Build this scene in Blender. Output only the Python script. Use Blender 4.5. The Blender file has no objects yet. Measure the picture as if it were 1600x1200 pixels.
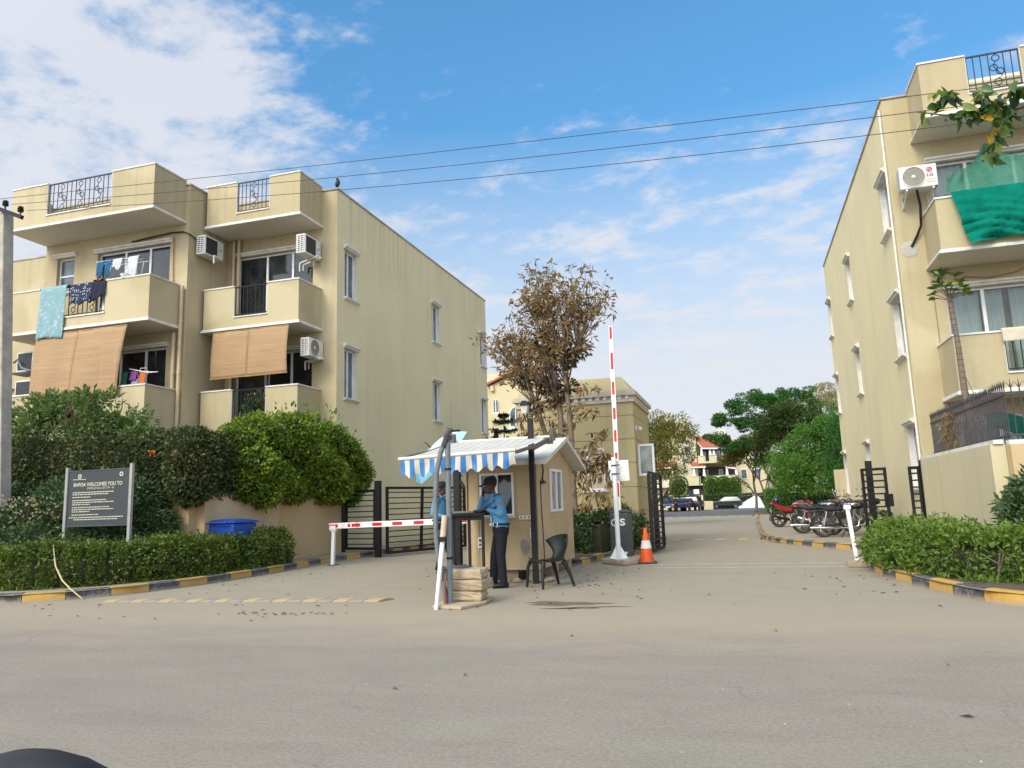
import bpy, math, random
import numpy as np
from mathutils import Vector, Matrix, Euler
random.seed(7)
RNG = np.random.default_rng(11)
R = math.radians
SC = bpy.context.scene
COL = SC.collection

# ------------------------------------------------------------------ camera
cam_data = bpy.data.cameras.new('camera')
cam_data.sensor_width = 36.0
cam_data.lens = 26.436
cam_data.clip_start = 0.05
cam_data.clip_end = 3000
cam = bpy.data.objects.new('camera', cam_data)
COL.objects.link(cam)
CAM_Z = 1.27
pitch, roll, yaw = R(9.193), R(-1.8817), R(16.678)
fwv = Vector((-math.sin(yaw)*math.cos(pitch), math.cos(yaw)*math.cos(pitch), math.sin(pitch)))
rt0 = Vector((math.cos(yaw), math.sin(yaw), 0)); up0 = rt0.cross(fwv)
rtv = math.cos(roll)*rt0 + math.sin(roll)*up0
upv = -math.sin(roll)*rt0 + math.cos(roll)*up0
cam.matrix_world = Matrix(((rtv.x, upv.x, -fwv.x, 0), (rtv.y, upv.y, -fwv.y, 0), (rtv.z, upv.z, -fwv.z, CAM_Z), (0, 0, 0, 1)))
SC.camera = cam

# ------------------------------------------------------------------ sky, sun, exposure
FILL_GLOW = 2.15
SUN_EL, SUN_AZ = 36.0, 18.0          # azimuth measured from straight behind the camera axis (-Y) towards -X
sun_dir = Vector((-math.sin(R(SUN_AZ))*math.cos(R(SUN_EL)), -math.cos(R(SUN_AZ))*math.cos(R(SUN_EL)), math.sin(R(SUN_EL))))
world = bpy.data.worlds.new('World'); SC.world = world
world.use_nodes = True
nt = world.node_tree
for n in list(nt.nodes): nt.nodes.remove(n)
def wn(t, **kw):
    n = nt.nodes.new(t)
    for k, v in kw.items(): setattr(n, k, v)
    return n
def wl(a, b): nt.links.new(a, b)
w_out = wn('ShaderNodeOutputWorld'); w_bg = wn('ShaderNodeBackground')
sky = wn('ShaderNodeTexSky'); sky.sky_type = 'NISHITA'; sky.sun_disc = False
sky.sun_elevation = R(SUN_EL)
sky.sun_rotation = math.atan2(sun_dir.x, sun_dir.y)
sky.air_density = 1.0; sky.dust_density = 1.6; sky.ozone_density = 1.6; sky.altitude = 200
tc = wn('ShaderNodeTexCoord')
sep = wn('ShaderNodeSeparateXYZ'); wl(tc.outputs['Generated'], sep.inputs[0])
def wmath(op, a, b=None, clamp=False):
    n = wn('ShaderNodeMath', operation=op, use_clamp=clamp)
    for i, v in enumerate((a, b)):
        if v is None: continue
        if isinstance(v, (int, float)): n.inputs[i].default_value = v
        else: wl(v, n.inputs[i])
    return n.outputs[0]
zc = wmath('MAXIMUM', sep.outputs[2], 0.0)
den = wmath('ADD', zc, 0.16)
px_ = wmath('DIVIDE', sep.outputs[0], den); py_ = wmath('DIVIDE', sep.outputs[1], den)
comb = wn('ShaderNodeCombineXYZ'); wl(px_, comb.inputs[0]); wl(py_, comb.inputs[1])
# rotate the cloud plane so that the ranks of small clouds run across the view
mp = wn('ShaderNodeMapping'); wl(comb.outputs[0], mp.inputs[0]); mp.inputs['Rotation'].default_value = (0, 0, R(28)); mp.inputs['Scale'].default_value = (1.0, 1.25, 1); mp.inputs['Location'].default_value = (0.35, 0.1, 0)
def wnoise(scale, detail, rough, dist=0.0, src=None, loc=None):
    n = wn('ShaderNodeTexNoise'); n.inputs['Scale'].default_value = scale; n.inputs['Detail'].default_value = detail
    n.inputs['Roughness'].default_value = rough; n.inputs['Distortion'].default_value = dist
    wl((src or mp).outputs[0], n.inputs['Vector']); return n.outputs[0]
n_big = wnoise(0.9, 3, 0.5, 0.3)
n_puff = wnoise(4.2, 9, 0.62, 0.25)
n_fine = wnoise(11.0, 6, 0.6, 0.15)
def wramp(v, a, b, c0=0.0, c1=1.0):
    n = wn('ShaderNodeMapRange', interpolation_type='SMOOTHSTEP'); wl(v, n.inputs[0])
    n.inputs[1].default_value = a; n.inputs[2].default_value = b; n.inputs[3].default_value = c0; n.inputs[4].default_value = c1
    return n.outputs[0]
# cloud bank: thick towards the left of the view (west), thinning out to the right
azd = wmath('ADD', wmath('MULTIPLY', sep.outputs[0], -0.80), wmath('MULTIPLY', sep.outputs[1], -0.35))
bank = wramp(wmath('ADD', azd, wmath('MULTIPLY', wmath('SUBTRACT', n_big, 0.5), 0.22)), -0.04, 0.30)
bank = wmath('MAXIMUM', bank, wramp(sep.outputs[1], 0.30, -0.25))  # unseen cloud behind the camera, added for soft fill on shaded walls
lowc = wramp(wmath('ADD', wmath('MULTIPLY', azd, 0.3), wmath('MULTIPLY', sep.outputs[2], 1.0)), 0.50, 0.22)
base = wmath('ADD', wmath('MULTIPLY', n_puff, 0.72), wmath('MULTIPLY', n_fine, 0.28))
thr = wmath('ADD', base, wmath('ADD', wmath('MULTIPLY', bank, 0.235), wmath('MULTIPLY', lowc, 0.11)))
clear = wmath('MULTIPLY', wramp(azd, -0.05, -0.40), wramp(sep.outputs[2], 0.38, 0.55))
thr = wmath('SUBTRACT', thr, wmath('MULTIPLY', clear, 0.12))
cloud = wramp(thr, 0.535, 0.75)
vl = wn('ShaderNodeMapRange'); wl(sep.outputs[2], vl.inputs[0]); vl.inputs[1].default_value = 0.47; vl.inputs[2].default_value = 0.17; vl.inputs[3].default_value = 0.0; vl.inputs[4].default_value = 0.92
veil = vl.outputs[0]
mask = wmath('SUBTRACT', 1.0, wmath('MULTIPLY', wmath('SUBTRACT', 1.0, wmath('MULTIPLY', cloud, 0.9)), wmath('SUBTRACT', 1.0, veil)))
hs = wn('ShaderNodeHueSaturation'); hs.inputs['Saturation'].default_value = 1.12; hs.inputs['Value'].default_value = 1.0
wl(sky.outputs[0], hs.inputs['Color'])
mixc = wn('ShaderNodeMix', data_type='RGBA'); wl(mask, mixc.inputs[0]); tint = wn('ShaderNodeMix', data_type='RGBA', blend_type='MULTIPLY'); tint.inputs[0].default_value = 1.0; tint.inputs[7].default_value = (0.53, 0.855, 0.89, 1); wl(hs.outputs[0], tint.inputs[6]); dim = wn('ShaderNodeMapRange'); wl(sep.outputs[2], dim.inputs[0]); dim.inputs[1].default_value = 0.15; dim.inputs[2].default_value = 0.56; dim.inputs[3].default_value = 0.66; dim.inputs[4].default_value = 1.0; dm = wn('ShaderNodeVectorMath', operation='SCALE'); wl(tint.outputs[2], dm.inputs[0]); wl(dim.outputs[0], dm.inputs['Scale']); wl(dm.outputs[0], mixc.inputs[6])
CLOUD = 2.75
mixc.inputs[7].default_value = (CLOUD*0.965, CLOUD*0.985, CLOUD*1.06, 1)
# sky brightened around the sun behind the view, added as fill for shaded walls
dotn = wn('ShaderNodeVectorMath', operation='DOT_PRODUCT'); wl(tc.outputs['Generated'], dotn.inputs[0]); dotn.inputs[1].default_value = sun_dir
glow = wmath('ADD', 1.0, wmath('MULTIPLY', wmath('POWER', wmath('MAXIMUM', dotn.outputs['Value'], 0.0), 1.6), FILL_GLOW))
gm = wn('ShaderNodeVectorMath', operation='SCALE'); wl(mixc.outputs[2], gm.inputs[0]); wl(glow, gm.inputs['Scale'])
wl(gm.outputs[0], w_bg.inputs[0]); w_bg.inputs[1].default_value = 0.115
wl(w_bg.outputs[0], w_out.inputs[0])

sun_data = bpy.data.lights.new('sun', 'SUN'); sun_data.energy = 0.85; sun_data.angle = R(20.0); sun_data.color = (1.0, 0.86, 0.66)
sun = bpy.data.objects.new('sun', sun_data); COL.objects.link(sun)
sun.rotation_euler = (-sun_dir).to_track_quat('-Z', 'Y').to_euler()
sun.location = (0, -20, 40)
SC.view_settings.view_transform = 'Standard'; SC.view_settings.look = 'None'
SC.view_settings.exposure = 1.38; SC.view_settings.gamma = 1.0; SC.view_settings.use_curve_mapping = False
SC.render.engine = 'CYCLES'
SC.cycles.max_bounces = 6; SC.cycles.diffuse_bounces = 3; SC.cycles.glossy_bounces = 3; SC.cycles.transparent_max_bounces = 8
SC.cycles.use_denoising = True

# ------------------------------------------------------------------ materials
MATS = {}
def new_mat(name):
    m = bpy.data.materials.new(name); m.use_nodes = True
    t = m.node_tree; b = t.nodes['Principled BSDF']
    return m, t, b
def tnode(t, kind, **inp):
    n = t.nodes.new(kind)
    for k, v in inp.items():
        if k in n.inputs: n.inputs[k].default_value = v
        else: setattr(n, k, v)
    return n
def objcoord(t, world=False, scale=(1, 1, 1)):
    if world: src = t.nodes.new('ShaderNodeNewGeometry').outputs['Position']
    else: src = t.nodes.new('ShaderNodeTexCoord').outputs['Object']
    m = t.nodes.new('ShaderNodeMapping'); m.inputs['Scale'].default_value = scale
    t.links.new(src, m.inputs[0]); return m.outputs[0]
def noise(t, vec, scale, detail=5, rough=0.55, dist=0.0):
    n = tnode(t, 'ShaderNodeTexNoise'); n.inputs['Scale'].default_value = scale; n.inputs['Detail'].default_value = detail
    n.inputs['Roughness'].default_value = rough; n.inputs['Distortion'].default_value = dist
    t.links.new(vec, n.inputs['Vector']); return n.outputs[0]
def mrange(t, v, a, b, c=0.0, d=1.0):
    n = t.nodes.new('ShaderNodeMapRange'); t.links.new(v, n.inputs[0])
    for i, x in enumerate((a, b, c, d)): n.inputs[i+1].default_value = x
    return n.outputs[0]
def mixcol(t, fac, a, b, mode='MIX'):
    n = t.nodes.new('ShaderNodeMix'); n.data_type = 'RGBA'; n.blend_type = mode
    if isinstance(fac, (int, float)): n.inputs[0].default_value = fac
    else: t.links.new(fac, n.inputs[0])
    for i, c in ((6, a), (7, b)):
        if isinstance(c, (tuple, list)): n.inputs[i].default_value = (c[0], c[1], c[2], 1)
        else: t.links.new(c, n.inputs[i])
    return n.outputs[2]
def tmath(t, op, a, b=0.0):
    n = t.nodes.new('ShaderNodeMath'); n.operation = op
    for i, v in enumerate((a, b)):
        if isinstance(v, (int, float)): n.inputs[i].default_value = v
        else: t.links.new(v, n.inputs[i])
    return n.outputs[0]
def bump(t, b, h, strength=0.3, dist=0.02):
    n = t.nodes.new('ShaderNodeBump'); n.inputs['Strength'].default_value = strength; n.inputs['Distance'].default_value = dist
    t.links.new(h, n.inputs['Height']); t.links.new(n.outputs[0], b.inputs['Normal'])

def M(name, col, rough=0.6, metal=0.0, var=0.12, vscale=6.0, dirt=None, dirt_amt=0.0, dscale=2.0, bumpamt=0.0, bscale=60.0, spec=0.4, coat=0.0, rnd=0.0):
    """paint/plastic/metal/fabric: base colour with mottling, optional dirt patches and fine relief"""
    if name in MATS: return MATS[name]
    m, t, b = new_mat(name)
    v = objcoord(t)
    n1 = noise(t, v, vscale, 6, 0.6)
    lo = tuple(c*(1-var) for c in col); hi = tuple(min(1, c*(1+var)) for c in col)
    c = mixcol(t, mrange(t, n1, 0.3, 0.7), lo, hi)
    if rnd > 0:
        oi = t.nodes.new('ShaderNodeObjectInfo')
        c = mixcol(t, 1.0, c, mixcol(t, oi.outputs['Random'], (1-rnd,)*3, (1+rnd*0.4,)*3), 'MULTIPLY')
    if dirt:
        n2 = noise(t, v, dscale, 7, 0.65, 0.4)
        c = mixcol(t, mrange(t, n2, 0.45, 0.75, 0.0, dirt_amt), c, dirt)
    t.links.new(c, b.inputs['Base Color'])
    t.links.new(mrange(t, n1, 0.3, 0.7, max(0, rough-0.08), min(1, rough+0.08)), b.inputs['Roughness'])
    b.inputs['Metallic'].default_value = metal; b.inputs['Specular IOR Level'].default_value = spec
    if coat: b.inputs['Coat Weight'].default_value = coat; b.inputs['Coat Roughness'].default_value = 0.08
    if bumpamt: bump(t, b, noise(t, v, bscale, 4, 0.6), bumpamt, 0.01)
    MATS[name] = m; return m

def M_plaster(name, col, stain=(0.20, 0.17, 0.10), stain_amt=0.45, patch=None, top=None):
    """painted render on a wall: mottling, vertical rain streaks, fine grain"""
    m, t, b = new_mat(name)
    v = objcoord(t, True)
    vs = objcoord(t, True, (2.6, 2.6, 0.16))
    n1 = noise(t, v, 0.55, 6, 0.6, 0.3); n2 = noise(t, v, 7.0, 6, 0.65); n3 = noise(t, vs, 1.0, 7, 0.62, 0.2)
    c = mixcol(t, mrange(t, n1, 0.3, 0.7), tuple(x*0.93 for x in col), tuple(min(1, x*1.06) for x in col))
    c = mixcol(t, mrange(t, n2, 0.35, 0.7, 0, 0.5), c, tuple(x*0.9 for x in col))
    if patch: c = mixcol(t, mrange(t, noise(t, v, 0.33, 2, 0.4), 0.52, 0.56, 0, 0.55), c, patch)
    c = mixcol(t, mrange(t, n3, 0.55, 0.85, 0, stain_amt), c, stain)
    if top:   # rain streaks running down from the parapet, fading over a metre or two
        g = t.nodes.new('ShaderNodeNewGeometry'); sp = t.nodes.new('ShaderNodeSeparateXYZ'); t.links.new(g.outputs['Position'], sp.inputs[0])
        n4 = noise(t, objcoord(t, True, (4.5, 4.5, 0.10)), 1.0, 6, 0.6, 0.1)
        f = tmath(t, 'MULTIPLY', mrange(t, n4, 0.50, 0.72), tmath(t, 'MULTIPLY', mrange(t, tmath(t, 'ADD', sp.outputs[2], tmath(t, 'MULTIPLY', n4, 1.2)), top-2.2, top+0.5), 0.30))
        c = mixcol(t, f, c, (0.24, 0.20, 0.13))
        c = mixcol(t, mrange(t, tmath(t, 'ADD', sp.outputs[2], tmath(t, 'MULTIPLY', n1, 1.5)), 1.6, 0.5, 0, 0.4), c, (0.36, 0.30, 0.20))
    c = mixcol(t, mrange(t, noise(t, v, 2.2, 8, 0.7, 0.6), 0.60, 0.78, 0, 0.28), c, tuple(x*0.78 for x in col))
    t.links.new(c, b.inputs['Base Color']); b.inputs['Roughness'].default_value = 0.88; b.inputs['Specular IOR Level'].default_value = 0.2
    h = tmath(t, 'ADD', tmath(t, 'MULTIPLY', noise(t, v, 90, 3, 0.6), 0.5), noise(t, v, 14, 4, 0.6))
    bump(t, b, h, 0.25, 0.012)
    MATS[name] = m; return m

def M_leaf(name, cols, trans=0.35, rough=0.5, spec=0.35, nscale=1.5):
    m, t, b = new_mat(name)
    g = t.nodes.new('ShaderNodeNewGeometry')
    r = t.nodes.new('ShaderNodeValToRGB'); el = r.color_ramp.elements
    while len(el) < len(cols): el.new(0.5)
    for i, c in enumerate(cols):
        el[i].position = i/(len(cols)-1); el[i].color = (c[0], c[1], c[2], 1)
    nz = noise(t, objcoord(t, True), nscale, 3, 0.5)
    f = tmath(t, 'ADD', tmath(t, 'MULTIPLY', g.outputs['Random Per Island'], 0.65), tmath(t, 'MULTIPLY', mrange(t, nz, 0.3, 0.7), 0.35))
    oi = t.nodes.new('ShaderNodeObjectInfo')
    f = tmath(t, 'FRACT', tmath(t, 'ADD', tmath(t, 'MULTIPLY', f, 0.999), tmath(t, 'MULTIPLY', 0.0, oi.outputs['Random'])))
    t.links.new(f, r.inputs[0]); t.links.new(r.outputs[0], b.inputs['Base Color'])
    b.inputs['Roughness'].default_value = rough; b.inputs['Specular IOR Level'].default_value = spec
    tr = t.nodes.new('ShaderNodeBsdfTranslucent'); mx = t.nodes.new('ShaderNodeMixShader'); mx.inputs[0].default_value = trans
    br = mixcol(t, 1.0, r.outputs[0], (1.25, 1.3, 0.75), 'MULTIPLY')
    t.links.new(br, tr.inputs[0]); t.links.new(b.outputs[0], mx.inputs[1]); t.links.new(tr.outputs[0], mx.inputs[2])
    t.links.new(mx.outputs[0], t.nodes['Material Output'].inputs[0])
    MATS[name] = m; return m

def M_glass(name, col=(0.03, 0.04, 0.05), rough=0.06):
    m, t, b = new_mat(name)
    v = objcoord(t, True)
    c = mixcol(t, mrange(t, noise(t, v, 2.5, 3, 0.5), 0.35, 0.65), tuple(x*0.6 for x in col), tuple(x*1.5 for x in col))
    t.links.new(c, b.inputs['Base Color']); b.inputs['Roughness'].default_value = rough; b.inputs['Specular IOR Level'].default_value = 0.6
    bump(t, b, noise(t, v, 1.2, 2, 0.5), 0.05, 0.05)
    MATS[name] = m; return m

# ------------------------------------------------------------------ mesh builder
class MB:
    def __init__(s): s.v = []; s.f = []; s.m = []
    def add(s, vs, fs, mi=0):
        o = len(s.v); s.v.extend(tuple(v) for v in vs); s.f.extend(tuple(i+o for i in f) for f in fs); s.m.extend([mi]*len(fs)); return s
    def box(s, x0, x1, y0, y1, z0, z1, mi=0, mat=None):
        vs = [(x, y, z) for z in (z0, z1) for y in (y0, y1) for x in (x0, x1)]
        if mat is not None: vs = [mat @ Vector(v) for v in vs]
        return s.add(vs, [(0, 2, 3, 1), (4, 5, 7, 6), (0, 1, 5, 4), (2, 6, 7, 3), (0, 4, 6, 2), (1, 3, 7, 5)], mi)
    def cbox(s, c, size, rot=(0, 0, 0), mi=0):
        mt = Matrix.Translation(c) @ Euler(rot).to_matrix().to_4x4()
        a, b, d = (x/2 for x in size)
        return s.box(-a, a, -b, b, -d, d, mi, mt)
    def beam(s, p0, p1, w, h=None, mi=0, up=(0, 0, 1)):
        p0, p1 = Vector(p0), Vector(p1); h = h or w
        d = (p1-p0).normalized(); u = Vector(up)
        if abs(d.dot(u)) > 0.99: u = Vector((0, 1, 0))
        x = d.cross(u).normalized(); y = x.cross(d)
        vs = [p + x*(a*w/2) + y*(b*h/2) for p in (p0, p1) for b in (-1, 1) for a in (-1, 1)]
        return s.add(vs, [(0, 1, 3, 2), (4, 6, 7, 5), (0, 4, 5, 1), (2, 3, 7, 6), (0, 2, 6, 4), (1, 5, 7, 3)], mi)
    def tube(s, pts, rad, n=8, mi=0, cap=True, closed=False):
        pts = [Vector(p) for p in pts]; k = len(pts)
        if isinstance(rad, (int, float)): rad = [rad]*k
        prev = None; rings = []
        for i, p in enumerate(pts):
            if closed: d = pts[(i+1) % k]-pts[i-1]
            else: d = pts[min(i+1, k-1)]-pts[max(i-1, 0)]
            d.normalize()
            if prev is None:
                u = Vector((0, 0, 1)) if abs(d.z) < 0.9 else Vector((1, 0, 0))
                x = d.cross(u).normalized()
            else:
                x = prev - d*prev.dot(d)
                if x.length < 1e-6: x = d.orthogonal()
                x.normalize()
            prev = x; y = d.cross(x)
            rings.append([p + (x*math.cos(a)+y*math.sin(a))*rad[i] for a in (2*math.pi*j/n for j in range(n))])
        vs = [v for r in rings for v in r]; fs = []
        for i in range(k if closed else k-1):
            a, b = i*n, ((i+1) % k)*n
            for j in range(n): fs.append((a+j, a+(j+1) % n, b+(j+1) % n, b+j))
        if cap and not closed:
            fs.append(tuple(range(n-1, -1, -1))); fs.append(tuple((k-1)*n+j for j in range(n)))
        return s.add(vs, fs, mi)
    def cyl(s, p0, p1, r0, r1=None, n=12, mi=0): return s.tube([p0, p1], [r0, r0 if r1 is None else r1], n, mi)
    def lathe(s, prof, c=(0, 0, 0), axis='z', n=16, mi=0, mat=None, ring=False):
        """prof: (radius, height) pairs turned about an axis"""
        vs = []
        for r, h in prof:
            for j in range(n):
                a = 2*math.pi*j/n; ca, sa = r*math.cos(a), r*math.sin(a)
                p = {'z': (ca, sa, h), 'x': (h, ca, sa), 'y': (sa, h, ca)}[axis]
                p = Vector(p)
                if mat is not None: p = mat @ p
                vs.append((p[0]+c[0], p[1]+c[1], p[2]+c[2]))
        fs = []; k = len(prof)
        for i in range(k-1):
            for j in range(n): fs.append((i*n+j, i*n+(j+1) % n, (i+1)*n+(j+1) % n, (i+1)*n+j))
        if ring:
            for j in range(n): fs.append(((k-1)*n+j, (k-1)*n+(j+1) % n, (j+1) % n, j))
        if prof[0][0] > 1e-4 and not ring: fs.append(tuple(range(n-1, -1, -1)))
        if prof[-1][0] > 1e-4 and not ring: fs.append(tuple((k-1)*n+j for j in range(n)))
        return s.add(vs, fs, mi)
    def ball(s, c, r, nu=10, nv=7, mi=0, mat=None):
        if isinstance(r, (int, float)): r = (r, r, r)
        vs = []; fs = []
        for i in range(nv+1):
            ph = math.pi*i/nv
            for j in range(nu):
                a = 2*math.pi*j/nu
                p = Vector((r[0]*math.sin(ph)*math.cos(a), r[1]*math.sin(ph)*math.sin(a), r[2]*math.cos(ph)))
                if mat is not None: p = mat @ p
                vs.append((p[0]+c[0], p[1]+c[1], p[2]+c[2]))
        for i in range(nv):
            for j in range(nu):
                if i == 0: fs.append((j, nu+j, nu+(j+1) % nu))
                elif i == nv-1: fs.append((i*nu+j, (i+1)*nu+j, i*nu+(j+1) % nu))
                else: fs.append((i*nu+j, (i+1)*nu+j, (i+1)*nu+(j+1) % nu, i*nu+(j+1) % nu))
        return s.add(vs, fs, mi)
    def prism(s, poly, a, b, axis='x', mi=0):
        """polygon extruded from a to b; polygon pairs are the two other axes in order"""
        def P(u, v, w): return {'x': (w, u, v), 'y': (u, w, v), 'z': (u, v, w)}[axis]
        n = len(poly)
        vs = [P(u, v, a) for u, v in poly] + [P(u, v, b) for u, v in poly]
        fs = [tuple(range(n)), tuple(range(2*n-1, n-1, -1))] + [(i, i+n, (i+1) % n+n, (i+1) % n) for i in range(n)]
        return s.add(vs, fs, mi)
    def grid(s, fn, nu, nv, mi=0):
        vs = [fn(i/nu, j/nv) for j in range(nv+1) for i in range(nu+1)]
        fs = [(j*(nu+1)+i, j*(nu+1)+i+1, (j+1)*(nu+1)+i+1, (j+1)*(nu+1)+i) for j in range(nv) for i in range(nu)]
        return s.add(vs, fs, mi)
    def mesh(s, name, mats, smooth=False, off=None):
        me = bpy.data.meshes.new(name)
        vs = s.v
        if off is not None: vs = [(v[0]-off[0], v[1]-off[1], v[2]-off[2]) for v in vs]
        me.from_pydata([tuple(v) for v in vs], [], s.f)
        if not isinstance(mats, (list, tuple)): mats = [mats]
        for m in mats: me.materials.append(m)
        if len(mats) > 1: me.polygons.foreach_set('material_index', s.m)
        bm_fix(me)
        if smooth: me.polygons.foreach_set('use_smooth', [True]*len(me.polygons))
        me.update(); return me
import bmesh
def bm_fix(me):
    bm = bmesh.new(); bm.from_mesh(me)
    bmesh.ops.recalc_face_normals(bm, faces=bm.faces[:]); bm.to_mesh(me); bm.free()

def root_loc(p):
    while p.parent is not None: p = p.parent
    return p.location
def tag(o, label=None, cat=None, group=None, kind=None):
    if label: o['label'] = label
    if cat: o['category'] = cat
    if group: o['group'] = group
    if kind: o['kind'] = kind
    return o
def thing(name, label, cat, loc=(0, 0, 0), rz=0.0, group=None):
    o = bpy.data.objects.new(name, None); COL.objects.link(o)
    o.empty_display_size = 0.2; o.location = loc; o.rotation_euler = (0, 0, rz)
    return tag(o, label, cat, group)
def put(name, me, parent=None, loc=(0, 0, 0), rot=(0, 0, 0), scale=(1, 1, 1)):
    o = bpy.data.objects.new(name, me); COL.objects.link(o); o.parent = parent
    o.location = loc; o.rotation_euler = rot; o.scale = scale; return o
def part(name, mb, mat, parent=None, smooth=False, world=True, bev=0.0, kind=None):
    """link a builder as one mesh object; builder coordinates are world ones unless world is False"""
    off = root_loc(parent) if (parent is not None and world) else None
    o = put(name, mb.mesh(name, mat, smooth, off), parent)
    if bev:
        md = o.modifiers.new('edge', 'BEVEL'); md.width = bev; md.segments = 2; md.limit_method = 'ANGLE'
    if smooth: autosmooth(o)
    if kind: o['kind'] = kind
    return o
def autosmooth(o, ang=50):
    try: o.data.set_sharp_from_angle(angle=R(ang))
    except Exception: pass
def whole(name, mb, mat, label, cat, group=None, smooth=False, bev=0.0, kind=None):
    o = part(name, mb, mat, None, smooth, bev=bev); return tag(o, label, cat, group, kind)
def struct(name, mb, mat, parent=None, smooth=False, bev=0.0):
    o = part(name, mb, mat, parent, smooth, bev=bev)
    if parent is None: o['kind'] = 'structure'
    return o
def kids(o): return [c for c in COL.objects if c.parent is o]
def copy_tree(o, loc=None, rz=None, label=None, group=None, parent=None, index=None):
    if index is None:
        index = {}
        for c in COL.objects:
            if c.parent is not None: index.setdefault(c.parent.name, []).append(c)
    c = o.copy(); COL.objects.link(c); c.parent = parent
    if parent is not None: c.matrix_parent_inverse = o.matrix_parent_inverse
    for k in index.get(o.name, []): copy_tree(k, parent=c, index=index)
    if loc is not None: c.location = loc
    if rz is not None: c.rotation_euler = (0, 0, rz)
    if label: c['label'] = label
    if group: c['group'] = group
    return c

# ------------------------------------------------------------------ foliage helpers
def unit(a): return a/np.maximum(np.linalg.norm(a, axis=1, keepdims=True), 1e-9)
def leaf_arrays(P, D, L, W, upbias=0.6, fold=0.18, droop=0.12):
    n = len(P); D = unit(D)
    up = RNG.normal(size=(n, 3))*(1-upbias); up[:, 2] += upbias
    S = unit(np.cross(D, up)); N = unit(np.cross(S, D))
    L = np.asarray(L).reshape(-1, 1); W = np.asarray(W).reshape(-1, 1)
    b = P; m = P + D*L*0.45; t = P + D*L - N*L*droop
    l = m + S*W*0.5 + N*W*fold; r = m - S*W*0.5 + N*W*fold
    return np.stack([b, r, t, l], 1)
def leaves(name, P, D, L, W, mat, parent=None, upbias=0.6, kind=None, fold=0.18, off=None):
    n = len(P)
    L = np.broadcast_to(np.asarray(L, float), (n,)); W = np.broadcast_to(np.asarray(W, float), (n,))
    V = leaf_arrays(np.asarray(P, float), np.asarray(D, float), L, W, upbias, fold).reshape(-1, 3)
    if off is None and parent is not None: off = root_loc(parent)
    if off is not None: V = V - np.array(off)
    me = bpy.data.meshes.new(name)
    me.vertices.add(4*n); me.vertices.foreach_set('co', V.astype(np.float32).ravel())
    me.loops.add(6*n); b = np.arange(n)*4
    idx = np.stack([b, b+1, b+2, b, b+2, b+3], 1).astype(np.int32).ravel()
    me.loops.foreach_set('vertex_index', idx)
    me.polygons.add(2*n)
    me.polygons.foreach_set('loop_start', (np.arange(2*n)*3).astype(np.int32))
    try: me.polygons.foreach_set('loop_total', np.full(2*n, 3, np.int32))
    except Exception: pass
    me.materials.append(mat); me.update(calc_edges=True); me.validate()
    o = put(name, me, parent)
    if kind: o['kind'] = kind
    return o
LEAF_ME = {}
def leaf_piece_mesh(key, mat, L, W, heart=False):
    """one larger leaf with a midrib fold, pointing along +Y, 12 triangles"""
    if key in LEAF_ME: return LEAF_ME[key]
    mb = MB()
    prof = [(0, .03), (.12, .62), (.3, 1.0), (.55, .88), (.8, .42), (1.0, .02)] if heart else [(0, .03), (.15, .45), (.38, .92), (.62, .9), (.84, .5), (1.0, .02)]
    def fn(u, v):
        k = v*(len(prof)-1); i = min(int(k), len(prof)-2); f = k-i
        y = prof[i][0]*(1-f)+prof[i+1][0]*f; w = prof[i][1]*(1-f)+prof[i+1][1]*f
        x = (u-.5)*w*W
        return (x, y*L, abs(x)*0.35 - 0.22*L*y*y)
    mb.grid(fn, 2, len(prof)-1)
    LEAF_ME[key] = mb.mesh('leaf', mat, True); return LEAF_ME[key]
def leaf_pieces(P, D, sizes, meshes, parent, upbias=0.5):
    """leaves big enough to pick apart: each an object of its own sharing mesh data"""
    off = np.array(root_loc(parent)) if parent is not None else np.zeros(3)
    D = unit(np.asarray(D, float))
    for i in range(len(P)):
        d = Vector(D[i]); up = Vector(RNG.normal(size=3)*(1-upbias)); up.z += upbias
        s = d.cross(up); s = s.normalized() if s.length > 1e-5 else d.orthogonal().normalized()
        n = s.cross(d)
        me = meshes[i % len(meshes)] if not callable(meshes) else meshes(i)
        o = put('leaf', me, parent)
        k = float(sizes[i])
        p = P[i]-off
        o.matrix_local = Matrix(((s.x*k, d.x*k, n.x*k, p[0]), (s.y*k, d.y*k, n.y*k, p[1]), (s.z*k, d.z*k, n.z*k, p[2]), (0, 0, 0, 1)))
def blob(n, c, r, shell=0.5):
    """n points in an ellipsoid, denser towards the outside"""
    d = unit(RNG.normal(size=(n, 3))); k = (RNG.random((n, 1))**(1/3.0))*shell + (1-shell)*np.sqrt(RNG.random((n, 1)))
    k = np.clip(k, 0, 1)
    return np.array(c) + d*k*np.array(r), d
def clumps(nc, c, r, rmin, rmax, per, squash=0.7, low=-0.5):
    """leaf positions as clumps spread through a crown, with gaps between them"""
    Ps = []; Ds = []
    for i in range(nc):
        while True:
            d = RNG.normal(size=3); d /= np.linalg.norm(d)
            if d[2] > low: break
        k = 0.45+0.55*RNG.random()**0.6
        cc = np.array(c)+d*k*np.array(r)
        q = rmin+(rmax-rmin)*RNG.random()
        p, dd = blob(per, cc, (q, q, q*squash), 0.6)
        Ps.append(p); Ds.append(dd + d*0.6 + RNG.normal(size=dd.shape)*0.5)
    return np.concatenate(Ps), np.concatenate(Ds)
def wander(p, d, length, steps, jit, lift=0.0):
    pts = [Vector(p)]; d = Vector(d).normalized()
    for i in range(steps):
        d = (d + Vector(RNG.normal(size=3))*jit + Vector((0, 0, lift))).normalized()
        pts.append(pts[-1] + d*(length/steps))
    return pts, d
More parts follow.
